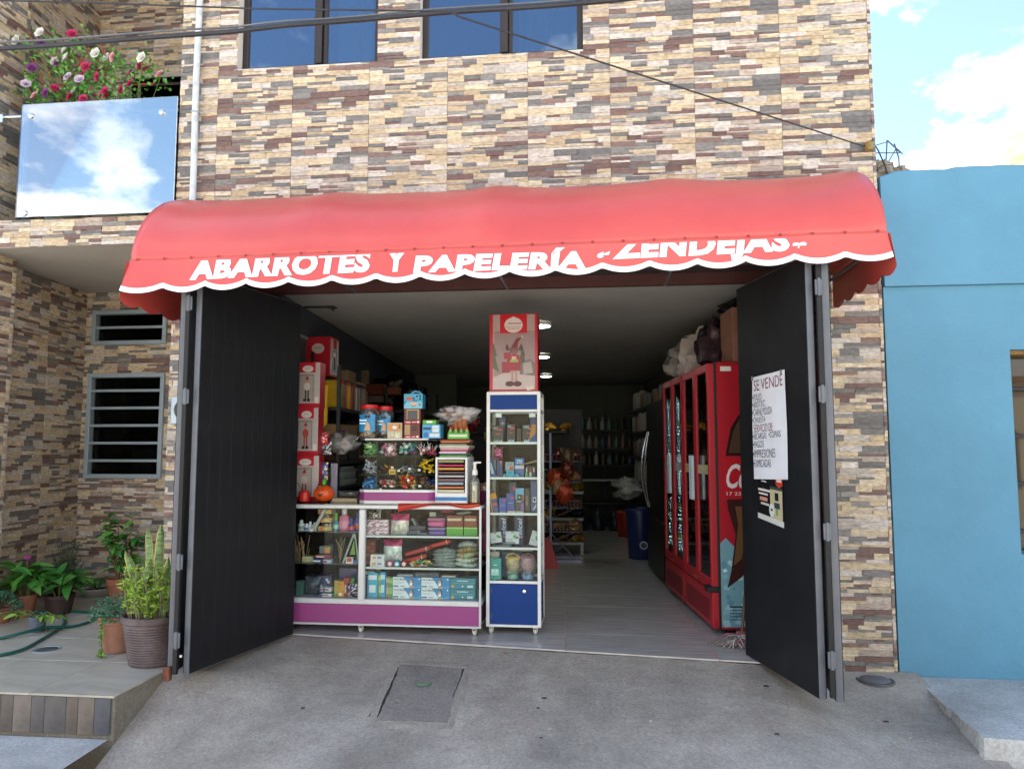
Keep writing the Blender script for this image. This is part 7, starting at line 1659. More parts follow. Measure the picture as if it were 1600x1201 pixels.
# ---- red drink fridges along the right wall
FRZ = math.atan2(-.9946, .1034); FO = (.649, 2.176)
def FP(u, v, z=0.): c_, s_ = math.cos(FRZ), math.sin(FRZ); return (FO[0] + u * c_ - v * s_, FO[1] + u * s_ + v * c_, z)
M('fridge_red', '#a01424', rough=.35, var=.04, scale=2, spec=.5); M('fridge_dark', '#141416', rough=.5); M('rubber_black', '#101012', rough=.6)
GLASS('fridge_glass', '#8a9694', refl=.05, k=.9)
M('led', '#ffffff', emis='#e4f6ff', estr=30.)
def fridge(label, u0, w, lit):
    t_ = thing('drinks_fridge', label, 'fridge', FP(u0, 0, 0), FRZ); D_, Hh = .62, 2.0
    b_ = MB(); b_.rbox(0, w, .05, D_, .05, .30, .006).rbox(0, .03, .05, D_, .30, Hh, .004).rbox(w - .03, w, .05, D_, .30, Hh, .004).rbox(.03, w - .03, D_ - .03, D_, .30, Hh, .004).rbox(.03, w - .03, .05, D_ - .03, Hh - .06, Hh, .004); b_.build('body', _mats['fridge_red'], t_)
    MB().box(.031, w - .031, D_ - .05, D_ - .034, .301, Hh - .062).box(.031, .036, .06, D_ - .05, .301, Hh - .062).box(w - .036, w - .031, .06, D_ - .05, .301, Hh - .062).build('lining', _mats['fridge_dark'], t_)
    g = MB().rbox(.0, w, -.004, .049, .05, .31, .006).build('kick_panel', _mats['fridge_red'], t_)
    for i in range(int(w / .035) - 4): MB().rbox(.07 + i * .035, .082 + i * .035, -.0065, -.003, .09, .24, .001).build('vent_slot', M('vent_dark', '#4a0a12', rough=.6), g)
    dw = w / 2
    for k in range(2):
        a = k * dw; d = thing('door', None, None); d.parent = t_
        fr_ = MB(); q = .05; fr_.rbox(a + .002, a + q, -.006, .045, .32, Hh - .01, .005).rbox(a + dw - q, a + dw - .002, -.006, .045, .32, Hh - .01, .005).rbox(a + q, a + dw - q, -.006, .045, .32, .40, .005).rbox(a + q, a + dw - q, -.006, .045, Hh - .07, Hh - .01, .005); fr_.build('frame', _mats['fridge_red'], d)
        MB().box(a + q, a + dw - q, .006, .012, .40, Hh - .07).build('pane', _mats['fridge_glass'], d)
        MB().rbox(a + q + .0, a + dw - q, .0, .004, 1.16, 1.23, .001, '#a8a074' if not lit else '#8a8a84').build('sticker', _mats['gloss'], d)
        MB().rbox(a + (dw - .04 if k == 0 else .02), a + (dw - .02 if k == 0 else .04), -.05, -.021, .95, 1.3, .006).build('handle', _mats['alu_grey'], d)
        if lit:
            L_ = MB(); n_ = 46
            for i in range(n_):
                z = .46 + i * (Hh - .62) / n_
                for x in (a + q + .06, a + q + .125): L_.box(x, x + .03, .016, .018, z, z + .012)
            L_.build('led_strip', _mats['led'], d)['kind'] = 'stuff'
            MB().box(a + q + .05, a + q + .17, .0185, .021, .42, Hh - .1).build('led_bar', M('led_bar', '#7a8486', rough=.4), d)
    for z in (.7, 1.05, 1.4, 1.7): MB().box(.04, w - .04, .1, D_ - .06, z, z + .006).build('wire_shelf', M('shelf_wire', '#4a4c50', rough=.4), t_)
    r_ = random.Random(int(w * 977) + int(lit))
    for si, z in enumerate((.31, .706, 1.056, 1.406)):
        for i in range(7):
            x = .08 + i * (w - .16) / 6.5; MB().lathe([(.032, 0), (.034, .01), (.034, .14), (.014, .2), (.014, .22)], (x, .2 + .03 * (i % 2), z), 10, r_.choice(('#2a1410', '#3a1a12', '#1f2c1a', '#5a2a12', '#26323a', '#401014'))).build('bottle', _mats['plastic'], t_, smooth=True)
    for x in (.06, w - .08):
        for y in (.1, D_ - .1): MB().cyl((x, y, 0), (x, y, .05), .02, n=10).build('foot', _mats['rubber_black'], t_)
    MB().rbox(w * .42, w * .58, -.022, -.0205, .345, .36, .001).build('badge', M('badge', '#b8904a', rough=.3, metal=.6), t_)
    return t_
fridge('red two door drinks fridge with lit columns of small lights', 0.0, .86, True)
f2 = fridge('red two door drinks fridge with bottle and ice printed on its side', .885, .885, False)
mb = MB(); WF, X_ = .885, .885
MB().box(WF + .0005, WF + .004, .05, .62, .045, .30).build('side_lower', _mats['fridge_red'], f2)
MB().rbox(WF - .02, WF + .006, .04, .058, .05, 2.0, .002).build('side_gasket', _mats['rubber_black'], f2)
SHY = 0.
def sd_(pts, c, k): mb.poly([(WF + .0045 + k * .0004, max(.06, y - SHY), z) for y, z in pts], c)
sd_([(.06, .06), (.615, .06), (.615, 1.985), (.06, 1.985)], '#a3202c', 0)
sd_([(.06, .06), (.615, .06), (.615, .58), (.5, .6), (.42, .52), (.34, .6), (.25, .56), (.18, .62), (.1, .7), (.06, .66)], '#6f9aa4', 1)
r = random.Random(9)
for i in range(80):
    cy_, cz_ = r.uniform(.08, .6), r.uniform(.08, .56); s_ = r.uniform(.012, .04); a = r.uniform(0, 3)
    sd_([(cy_ + s_ * math.cos(a + q * PI / 2) * r.uniform(.6, 1.2), cz_ + s_ * math.sin(a + q * PI / 2) * r.uniform(.6, 1.2)) for q in range(4)], r.choice(('#8fb4bc', '#a8c8ce', '#5a8a96', '#7aa6b0', '#c2d8dc', '#4f7f8c')), 2 + i * .02)
SHY = .085
bt = [(.30, .28), (.33, .5), (.30, .62), (.22, .8), (.20, 1.0), (.21, 1.06), (.2, 1.34), (.24, 1.5), (.33, 1.72), (.34, 1.9), (.5, 1.9), (.5, 1.72), (.6, 1.5), (.6, .3)]
sd_([(.20, .98), (.21, .9), (.26, .72), (.22, .46), (.19, .34), (.3, .42), (.36, .5), (.6, .52), (.6, .98)], '#3a201c', 5); sd_([(.26, .93), (.28, .8), (.24, .5), (.3, .55), (.34, .75), (.34, .93)], '#6a4a30', 6)
sd_([(.2, 1.3), (.24, 1.5), (.3, 1.6), (.6, 1.6), (.6, 1.3)], '#2a1816', 5); sd_([(.22, 1.32), (.26, 1.48), (.31, 1.58), (.31, 1.32)], '#4a3a2c', 6); sd_([(.19, .99), (.6, .97), (.6, 1.29), (.18, 1.29)], '#b0202a', 7)
letters(mb, 'Coca-Cola', .115, .70, 1.06, 1.24, lambda a, b: (WF + .0085, a, b), .02, .35, '#dcd6d4'); mb2 = None
letters(mb, '17 235-ml', .115, .315, 1.01, 1.035, lambda a, b: (WF + .0085, a, b), .01, 0, '#d0c4c4')
SHY = 0.
for i in range(5): sd_([(.12, .2 - i * .022), (.6, .2 - i * .022), (.6, .206 - i * .022 + (.006 if i == 0 else 0)), (.12, .206 - i * .022 + (.006 if i == 0 else 0))], '#2a3a40', 9)
mb.v = [(x, min(y, .618), z) for x, y, z in mb.v]
mb.build('side_print', _mats['print_gloss'], f2, recalc=False)
MB().rbox(WF + .005, WF + .0065, .09, .17, 1.93, 1.965, .0005).build('sticker', _mats['cabinet_white'], f2)
MB().rbox(WF - .09, WF + .012, -.04, .05, .31, .35, .004).build('hinge_cap', _mats['rubber_black'], f2)

# goods on the fridges
t_ = thing('carton_box', 'brown cardboard box with printed black word on top of the near fridge', 'box', FP(1.40, .2, 2.0015), FRZ); MB().rbox(0, .34, 0, .4, 0, .42, .004, '#7a5444').build('box', _mats['matte'], t_)
mb = MB(); letters(mb, 'Primo', .1, .3, .05, .12, lambda a, b: (.3412, .18 - b, a), .04, 0, '#2a1a18'); mb.quad((.3412, .2, .12), (.3412, .21, .12), (.3412, .21, .28), (.3412, .2, .28), '#5a3a34'); mb.build('print', _mats['print'], t_)
MB().blob((.1, .17, .47), (.2, .19, .06), 3, .4, 2, 16, 10, '#141414').build('black_bag', _mats['foil'], t_, smooth=True)
def heap(name, label, u, v, rx, ry, rz, c, seed, mat='matte', lift=0., n=22, m=14, amp=.3):
    p = FP(u, v, 2.0015 + rz * .75 + lift); o = MB().blob((0, 0, 0), (rx, ry, rz), seed, amp, 1.8, n, m, c, flat=.75).build(name, _mats[mat], None, smooth=True); o.location = p; o.rotation_euler = (0, 0, FRZ); return tag(o, label, 'bag')
heap('packed_bag', 'dark purple packed bag between the cardboard box and the white sack', 1.24, .25, .15, .2, .22, '#34222c', 71, 'foil'); heap('packed_bag', 'black rubbish bag behind the purple one on the fridge', 1.05, .3, .12, .2, .24, '#17171b', 72, 'foil')
heap('white_sack', 'large white sack of rolls slumped on top of the fridges', .78, .22, .2, .2, .2, '#a39a98', 73, amp=.36); heap('white_sack', 'smaller white sack under the large one', .6, .16, .15, .15, .1, '#9a9290', 74)
heap('white_sack', 'clear bag of white paper rolls at the far end of the fridges', .22, .2, .15, .18, .2, '#8f8d88', 75, 'foil', amp=.4); heap('packed_bag', 'brown cloth bag behind the white sacks', .45, .32, .16, .15, .26, '#4a2c26', 76)
t_ = thing('carton_box', 'dark brown carton on the white sack against the wall', 'box', FP(.62, .36, 2.02), FRZ); MB().rbox(0, .4, 0, .2, 0, .4, .004, '#33211b').build('box', _mats['matte'], t_)

# ---- mop head peeping out beside the fridge
mp = thing('mop_head', 'mop head of pink and grey cotton strings on the floor beside the fridge', 'mop', (.93, .10, .002)); mb = MB(); r = random.Random(77)
for i in range(130):
    a = r.uniform(2.4, 6.6); L_ = r.uniform(.12, .2); x0 = .06 + r.uniform(-.05, .08); y0 = .06 + r.uniform(-.05, .05); c = r.choice(('#a89a94', '#8a6a6c', '#b4a8a0', '#9a5a60', '#7a7470', '#c0b4ac')); h0 = r.uniform(.015, .07)
    mb.tube([(x0, y0, h0), (x0 + math.cos(a) * L_ * .5, y0 + math.sin(a) * L_ * .4, h0 * .8 + .01), (x0 + math.cos(a + .2) * L_, y0 + math.sin(a + .2) * L_ * .55, .006)], .0045, 5, c)
o = mb.build('strings', _mats['matte'], mp, smooth=True); o['kind'] = 'stuff'
MB().rbox(.02, .1, .06, .1, .05, .09, .006).build('head_clamp', M('mop_clamp', '#7a4a48', rough=.5), mp); MB().cyl((.06, .08, .08), (.2, .2, 1.2), .011, n=10).build('handle', _mats['wood_brown'], mp, smooth=True)
rdc = thing('floor_sign', 'red folded wet floor sign standing behind the cabinet', 'sign', (W(848, 888, 2.2)[0], *G(848, 888)[1:], 0)); mb = MB(); mb.add([(-.12, 0, 0), (.1, 0, 0), (-.01, .06, .34), (-.06, .06, .34), (-.12, .12, 0), (.1, .12, 0)], ((0, 1, 2, 3), (4, 3, 2, 5))); mb.build('panels', M('sign_red', '#a3161c', rough=.4), rdc).modifiers.new('t', 'SOLIDIFY').thickness = .004

# ---- bread rack: wire display with baskets of loaves
bp_ = G(862, 877); br = thing('bread_rack', 'blue grey wire bread rack with tiers of baskets', 'rack', (bp_[0], bp_[1], 0), .02)
M('rack_wire', '#7f86a0', rough=.35, metal=.3, var=.05)
mb = MB()
for x in (-.01,): mb.rbox(x - .014, x + .014, -.014, .014, .03, 1.55, .002)
mb.rbox(-.45, .36, -.06, -.03, .0, .03, .003).rbox(-.45, .36, .25, .28, .0, .03, .003)
for s in (-1, 1): mb.tube([(0, 0, .33), (s * .3, -.04, .03)], .007, 6).tube([(0, 0, .08), (s * .3, -.05, .33)], .007, 6)
mb.build('frame', _mats['rack_wire'], br)
bz_ = (.36, .64, .95, 1.2); 
for k, z in enumerate(bz_):
    for s in (-1, 1):
        mb = MB(); x0, x1 = (.02, .36) if s > 0 else (-.42, -.02)
        for zz in (z, z + .09): mb.tube([(x0, -.05, zz), (x1 - .03, -.05, zz), (x1, .0, zz), (x1, .28, zz), (x0, .28, zz)], .005, 6)
        for i in range(9): x = x0 + (x1 - x0) * i / 8; mb.tube([(x, .28, z), (x, -.05, z), (x, -.05, z + .09)], .0025, 4)
        mb.tube([(0, 0, z - .12), (x1 * .8 if s > 0 else x0 * .8, -.03, z)], .005, 5); mb.build('basket', _mats['rack_wire'], br)
LO = (('#6a3c20', '#8a5a30'), ('#8a3a20', '#a8703a'), ('#a07a48', '#7a4a28'), ('#6a2a1c', '#b08a50'))
for k, z in enumerate(bz_):
    for s in range(4):
        x = (-.33, -.14, .1, .28)[s]; c = LO[(k + s) % 4]; o = MB().blob((0, 0, 0), (.09, .11, .06 + .012 * (s % 2)), 90 + k * 4 + s, .3, 2.2, 16, 10, c[s % 2], flat=.7).build('bread_bag', _mats['foil'], None, smooth=True); o.location = (bp_[0] + x, bp_[1] + .1, z + .06)
        tag(o, ('tan', 'rust', 'golden', 'dark brown')[s] + ' bagged loaf in the ' + ('lowest', 'second', 'third', 'top')[k] + ' tier of the bread rack', 'bread')
for i, (px, py, rx_, rz_, c, L_) in enumerate(((866, 744, .09, .1, '#a0421c', 'orange bag of snacks hung on the bread rack'), (872, 758, .08, .1, '#a08458', 'straw coloured bag below the orange snacks'), (880, 768, .1, .13, '#a3381c', 'red orange bag of snacks hung lowest on the rack'), (886, 712, .08, .1, '#5a4632', 'grey brown bag hung high on the bread rack'), (886, 734, .08, .09, '#6a2c1c', 'brick red bag below the grey brown one'))):
    x, z = W(px, py, bp_[1] - .12); o = MB().blob((0, 0, 0), (rx_, .04, rz_), 120 + i, .32, 2.2, 16, 10, c).build('snack_bag', _mats['foil'], None, smooth=True); o.location = (x, bp_[1] - .12, z); tag(o, L_, 'bag')
# gondola shelf behind the rack
gp = G(912, 866); gs = thing('gondola_shelf', 'low black gondola shelf unit with white board edges behind the bread rack', 'shelf', (gp[0] - 1.5, gp[1], 0), .0)
for z in (.15, .46, .80): MB().rbox(0, 1.5, 0, .45, z - .03, z, .003).build('board', M('board_white', '#a9aaa6', rough=.5), gs)
MB().rbox(0, 1.48, .45, .5, .1, 1.9, .003).build('back_panel', _mats['shelf_black'], gs); MB().rbox(1.46, 1.5, .0, .04, 0, .12, .003).rbox(0, .04, 0, .04, 0, .12, .003).build('leg', _mats['board_white'], gs)
MB().rbox(0, 1.3, .06, .45, 1.56, 1.59, .003).build('board', _mats['shelf_black'], gs); MB().rbox(0, 1.3, .06, .45, 1.2, 1.23, .003).build('board', _mats['shelf_black'], gs)
GC = ('#a07a2c', '#8a6a24', '#5a4a2c', '#b8882c', '#3a3a34', '#6a3420'); r = random.Random(88)
for k, z in enumerate((.15, .46, .80, 1.59)):
    for i in range(6):
        c = r.choice(GC); x = 1.42 - i * .2; o = MB().blob((0, 0, 0), (.09, .1, .06), 150 + k * 6 + i, .3, 2, 14, 9, c, flat=.7).build('packaged_food', _mats['foil'], None, smooth=True); o.location = (gp[0] - 1.5 + x - (.15 if k == 3 else 0), gp[1] + .16, z + .05)
        tag(o, 'bagged food packet on the ' + ('bottom', 'second', 'third', 'uppermost')[k] + ' board of the gondola shelf', 'food bag', 'food packets on gondola board ' + 'abcd'[k])
for i in range(3):
    x = gp[0] - .12 - i * .14; t_ = thing('yellow_can', 'yellow tin standing on the second board of the gondola shelf', 'tin', (x, gp[1] + .32, .4605), 0, 'yellow tins on gondola shelf'); MB().lathe([(.05, 0), (.055, .01), (.055, .16), (.045, .18), (.015, .19), (.015, .21)], n=16, col='#8a8a1c').build('can', _mats['gloss'], t_, smooth=True)

# ---- back shelves with rows of bottles
bs = thing('back_shelf', 'long dark shelf with rows of bottles across the back of the shop', 'shelf', (-.75, 7.75, 0)); BZ = (.45, .84, 1.09, 1.375, 1.69)
for z in BZ: MB().rbox(0, 1.75, 0, .4, z - .03, z, .003).build('board', _mats['shelf_black'] if z != .84 else _mats['board_white'], bs)
for x in (0, .86, 1.72): MB().rbox(x, x + .03, .37, .4, 0, 2.1, .003).build('post', _mats['shelf_black'], bs)
r = random.Random(99); bm_ = [MB().lathe([(.04, 0), (.043, .01), (.043, .13), (.03, .17), (.014, .2), (.014, .22), (.018, .222), (.018, .25), (0, .252)], n=12, col=c).mesh('bottle', _mats['plastic'], True) for c in ('#8a8a84', '#5a7a74', '#7a5a5c', '#9a9a94', '#2c3a3c', '#4a3a2c', '#8a7a6a', '#355a6a')]
for k, z in enumerate(BZ[2:]):
    for i in range(15):
        o = obj('bottle', r.choice(bm_), None, (-.70 + i * .115, 7.85 + r.uniform(0, .05), z + .0005)); o.scale = (1, 1, r.uniform(.75, 1.02)); tag(o, 'small bottle in the ' + ('lower', 'middle', 'upper')[k] + ' row of the back shelf', 'bottle', 'bottles on the back shelf, row ' + 'abc'[k])
for i in range(5):
    o = obj('jug', MB().lathe([(.1, 0), (.11, .02), (.11, .24), (.05, .31), (.03, .33), (.03, .37), (0, .37)], n=14, col=('#24303a', '#1c2630')[i % 2]).mesh('jug', _mats['plastic'], True), None, (-.55 + i * .28, 7.6, .0005)); tag(o, 'dark water jug on the floor before the back shelf', 'jug', 'jugs on the floor')
# ---- right wall beyond the fridges: black fridge with bowed handle, shelves of canisters, barrels
bf = thing('black_fridge', 'black steel fridge with bowed chrome handle beyond the red fridges', 'fridge', FP(-1.12, .02, 0), FRZ); MB().rbox(0, .95, .06, .66, .03, 1.86, .008).build('body', M('black_steel', '#17181b', rough=.35, metal=.3), bf)
dd = MB().rbox(.005, .945, .0, .058, .62, 1.85, .01).build('door', _mats['black_steel'], bf); MB().rbox(.005, .945, .0, .058, .06, .61, .01).build('drawer', _mats['black_steel'], bf)
MB().tube([(.12, -.005 - .07 * math.sin(PI * i / 12), .72 + .82 * i / 12) for i in range(13)], .012, 8).build('handle', M('chrome', '#d2d2d0', rough=.2, metal=.9), dd, smooth=True)
MB().tube([(.2, -.005 - .05 * math.sin(PI * i / 12), .72 + .82 * i / 12) for i in range(13)], .007, 8).build('handle', _mats['chrome'], dd, smooth=True)
rs = thing('side_shelf', 'dark shelf along the right wall holding pale canisters', 'shelf', FP(-4.3, .25, 0), FRZ); 
for z in (.5, .9, 1.25, 1.6, 1.92): MB().rbox(0, 2.9, 0, .3, z - .03, z, .003).build('board', _mats['shelf_black'], rs)
for x in (0, 1.4, 2.87): MB().rbox(x, x + .03, .27, .3, 0, 2.1, .003).build('post', _mats['shelf_black'], rs)
cn_ = [MB().lathe([(.06, 0), (.065, .01), (.065, h_ * .9), (.06, h_), (0, h_)], n=14, col=c).mesh('canister', _mats['plastic'], True) for c, h_ in (('#8a8a86', .24), ('#9a9690', .28), ('#6a6c6a', .2), ('#a8a49c', .26), ('#7a5a4a', .22))]
for k, z in enumerate((.9, 1.25, 1.6, 1.92)):
    for i in range(13):
        if r.random() < .12: continue
        o = obj('canister', r.choice(cn_), None, FP(-4.2 + i * .21, .38 + r.uniform(0, .05), z + .0005)); tag(o, 'pale canister on the ' + ('lowest', 'second', 'third', 'top')[k] + ' board of the side shelf', 'canister', 'canisters on side shelf board ' + 'abcd'[k])
def drum(label, px, py, r0, h_, c, name='plastic_drum'):
    g_ = G(px, py); t_ = thing(name, label, 'drum', (g_[0], g_[1], 0)); MB().lathe([(r0 * .82, 0), (r0 * .86, .01), (r0, h_ * .9), (r0 * 1.06, h_ * .9), (r0 * 1.06, h_ * .96), (r0 * .95, h_), (r0 * .9, h_ * .9), (0, h_ * .88)], n=24, col=c).build('body', _mats['plastic'], t_, smooth=True); return t_
d1 = drum('dark blue plastic drum with white emblem beside the black fridge', 1001, 872, .17, .62, '#1c2c5c'); mb = MB(); mb.poly([(p[0], -.165, p[1] + .18) for p in ring(.03, 0, .05, .05, 16)], '#a8b0c4').poly([(p[0], -.1655, p[1] + .18) for p in ring(.03, 0, .035, .035, 16)], '#24345f'); mb.build('emblem', _mats['print'], d1)
drum('orange red bucket behind the blue drum', 977, 838, .14, .4, '#a83018', 'bucket'); MB().blob((W(985, 795, 5.2)[0], 5.4, .82), (.2, .15, .12), 8, .5, 2.4, 18, 12).build('film_bag', _mats['film_dense'], None, smooth=True, ang=180)
tag(bpy.data.objects[-1] if False else [o for o in COL.objects if o.name.startswith('film_bag')][-1], 'clear film bag lying over the bucket and drum', 'bag')
# ================================================================== PLANTS, POTS AND HOSE
M('terracotta', '#8f5a42', rough=.75, var=.12, scale=8, dirt=.3, dcol='#b09a86', dscale=5, bump=.08)
M('terracotta_pale', '#9a6c58', rough=.7, var=.08, scale=8, dirt=.2, dcol='#b8a494', dscale=5)
M('pot_brown', '#544646', rough=.5, var=.12, scale=6, dirt=.5, dcol='#7f7676', dscale=7)
M('pot_grey', '#59626e', rough=.6, var=.1); M('pot_white', '#a9a69c', rough=.6, var=.1); M('pot_dark', '#3a2a26', rough=.7, var=.1); M('soil', '#2c241d', rough=1., var=.3, bump=.5, bscale=60)
def leafmat(name, col, rough=.45, var=.18):
    m = M(name, col, rough=rough, var=var, scale=14, trans=0.); b = m.node_tree.nodes['Principled BSDF']; b.inputs['Subsurface Weight'].default_value = 0; return m
for n_, c_ in (('leaf_deep', '#3f7f36'), ('leaf_mid', '#55913a'), ('leaf_light', '#6f9a36'), ('leaf_lime', '#86a83a'), ('leaf_blue', '#4a7a5c'), ('leaf_dark', '#264a2a'), ('leaf_rosemary', '#4a6248')): leafmat(n_, c_)
M('stem_brown', '#6a5038', rough=.8, var=.2); M('stem_green', '#5a6a34', rough=.7, var=.15); M('stem_red', '#8a4a34', rough=.7, var=.15)
def leaf_mesh(mat, L=1., Wd=.4, droop=.25, fold=.1, n=6, name='leaf', tip=1.):
    mb = MB(); vs = []
    for i in range(n + 1):
        t = i / n; w = Wd * .5 * (math.sin(PI * min(1, t ** .75 * .97 + .015)) ** .9) * (1 if t < 1 else .02); z = -droop * t * t; x = L * t
        vs += [(x, -w, z + fold * w * 1.2), (x, 0, z), (x, w, z + fold * w * 1.2)]
    mb.add(vs, [(3 * i + j, 3 * i + 3 + j, 3 * i + 4 + j, 3 * i + 1 + j) for i in range(n) for j in (0, 1)]); return mb.mesh(name, _mats[mat], True, 180, recalc=False)
LM = {k: [leaf_mesh(k, 1, w, d, f) for w, d, f in ((.40, .25, .5), (.46, .4, .35), (.36, .1, .6))] for k in ('leaf_deep', 'leaf_mid', 'leaf_light', 'leaf_lime', 'leaf_dark')}
def put_leaf(parent, p, yaw_, pitch_, L, kind, r, name='leaf'):
    return obj(name, r.choice(LM[kind]), parent, p, (r.uniform(-.5, .5), -pitch_, yaw_), (L, L, L))
def pot(parent, prof, mat, n=28, name='pot', soil=None):
    o = MB().lathe(prof, n=n).build(name, _mats[mat], parent, smooth=True, ang=35)
    if soil: MB().lathe([(0, soil[1] + .006), (soil[0], soil[1])], n=20).build('soil', _mats['soil'], parent)
    return o
def tint(mb, name, mat, parent): return mb.build(name, _mats[mat], parent, smooth=True, ang=180, recalc=False)
def small_leaves(mb, p, d, L, w, r):
    d = d.normalized(); s = d.cross(Vector((r.uniform(-1, 1), r.uniform(-1, 1), r.uniform(.2, 1)))).normalized(); u = s.cross(d) * .25 * w
    mb.add([p, p + d * L * .45 + s * w + u, p + d * L, p + d * L * .45 - s * w + u, p + d * L * .5], ((0, 4, 1), (1, 4, 2), (2, 4, 3), (3, 4, 0)))

# large brown pot with snake plant and a leafy shrub
g_ = (-2.872, -.585); r = random.Random(1)
bp1 = thing('brown_planter', 'large ribbed brown plastic pot with snake plant and light green shrub', 'potted plant', (g_[0], g_[1], PZ + .001))
pf = [(.135, 0), (.15, .004)]
for i in range(15): z = .012 + i * .0165; rr_ = .15 + .042 * i / 14; pf += [(rr_, z), (rr_ + .0025, z + .006), (rr_ + .0005, z + .013)]
pf += [(.196, .27), (.205, .275), (.207, .31), (.2, .315), (.19, .305), (.185, .27)]
pot(bp1, pf, 'pot_brown', 40, soil=(.187, .272))
M('snake_green', '#5f7f4c', rough=.4, var=.5, scale=26, stretch=(.6, .6, 2.4)); M('snake_edge', '#b8a84a', rough=.45, var=.1)
def snake_leaf(x, y, ht, lean, az, w):
    n = 10; mb = MB(); e1 = MB(); vs = []; ca, sa = math.cos(az), math.sin(az)
    for i in range(n + 1):
        t = i / n; ww = w * (.55 + .75 * t - 1.25 * max(0, t - .5) ** 1.6 * 1.9) * (1 if i < n else .05); ww = max(ww, .001); z = .27 + ht * t; bx, by = x + lean[0] * t * t, y + lean[1] * t * t; tw = az + .5 * t; c_, s_ = math.cos(tw), math.sin(tw)
        for k, q in ((-1, .0), (-.8, -.003), (0, -.010), (.8, -.003), (1, 0)): vs.append((bx + c_ * ww * k - s_ * q, by + s_ * ww * k + c_ * q, z))
    mb.add(vs, [(5 * i + j, 5 * i + j + 1, 5 * i + 6 + j, 5 * i + 5 + j) for i in range(n) for j in (1, 2)]); e1.add(vs, [(5 * i + j, 5 * i + j + 1, 5 * i + 6 + j, 5 * i + 5 + j) for i in range(n) for j in (0, 3)])
    o = mb.build('leaf', _mats['snake_green'], bp1, smooth=True, ang=180); e1.build('yellow_margin', _mats['snake_edge'], o, smooth=True, ang=180)
for a in ((.02, -.03, .62, (.0, .02), .1, .032), (-.04, .0, .60, (-.04, .0), -.3, .03), (.13, .02, .63, (.02, 0), .5, .024), (-.08, -.06, .45, (-.10, -.02), .2, .03), (-.06, -.1, .30, (.03, -.02), .0, .016), (-.06, -.09, .40, (.05, .02), -.2, .024), (.1, -.08, .42, (.02, 0), .3, .022)): snake_leaf(*a)
mb = MB(); lv = MB(); r = random.Random(3)
for i in range(80):
    a = r.uniform(0, 6.3); rr_ = .165 * math.sqrt(r.random()); b0 = Vector((rr_ * math.cos(a), rr_ * math.sin(a), .27)); h_ = r.uniform(.16, .38); b1 = b0 + Vector((math.cos(a) * .06 * r.random(), math.sin(a) * .06 * r.random() - .02, h_)); mb.tube([b0, b0.lerp(b1, .5) + Vector((r.uniform(-.015, .015), r.uniform(-.015, .015), 0)), b1], .0022, 5)
    for q in range(20):
        t = r.uniform(.3, 1.03); p = b0.lerp(b1, t); d = Vector((r.uniform(-1, 1), r.uniform(-1, 1), r.uniform(-.2, .9))); small_leaves(lv, p, d, r.uniform(.03, .055), .008, r)
mb.build('stems', M('stem_pale', '#8a8268', rough=.8, var=.2), bp1, smooth=True); tint(lv, 'foliage', 'leaf_lime', bp1)['kind'] = 'stuff'

# terracotta pot with feathery plant and a trailing vine
g_ = G(176, 1022, PZ); tp = thing('terracotta_planter', 'tall pale terracotta pot with feathery green plant and trailing vine', 'potted plant', (g_[0] - .025, g_[1] + .09, PZ + .001))
pot(tp, [(.085, 0), (.09, .004), (.105, .1), (.106, .102), (.118, .19), (.126, .195), (.13, .24), (.122, .245), (.115, .22)], 'terracotta_pale', soil=(.116, .215))
lv = MB(); r = random.Random(4)
for i in range(150):
    a = r.uniform(0, 6.3); e_ = r.uniform(-.35, 1.2); d = Vector((math.cos(a) * math.cos(e_), math.sin(a) * math.cos(e_), math.sin(e_))); b0 = Vector((d.x * .05, d.y * .05, .23)); b1 = b0 + Vector((d.x * .15, d.y * .14, d.z * .13 + .03))
    for q in range(9):
        p = b0.lerp(b1, .35 + .65 * q / 9); sd2 = d.cross(Vector((0, 0, 1))).normalized() * (1 if q % 2 else -1); small_leaves(lv, p, d * .7 + sd2, .032, .0045, r)
tint(lv, 'foliage', 'leaf_blue', tp)['kind'] = 'stuff'
lv = MB(); st = MB(); path = [Vector((-.02, -.10, .24)), Vector((-.03, -.135, .23)), Vector((-.03, -.135, .12)), Vector((-.03, -.13, .03)), Vector((-.01, -.17, .012)), Vector((.03, -.19, .012))]; st.tube(path, .003, 5); r = random.Random(5)
for i in range(90):
    k_ = r.random() * 4.99; a = int(k_); p = path[a].lerp(path[a + 1], k_ - a); small_leaves(lv, p, Vector((r.uniform(-1, 1), r.uniform(-1, .2), r.uniform(-.3, .7))), r.uniform(.018, .03), .010, r)
st.build('vine_stem', _mats['stem_green'], tp, smooth=True); tint(lv, 'vine_leaves', 'leaf_light', tp)['kind'] = 'stuff'

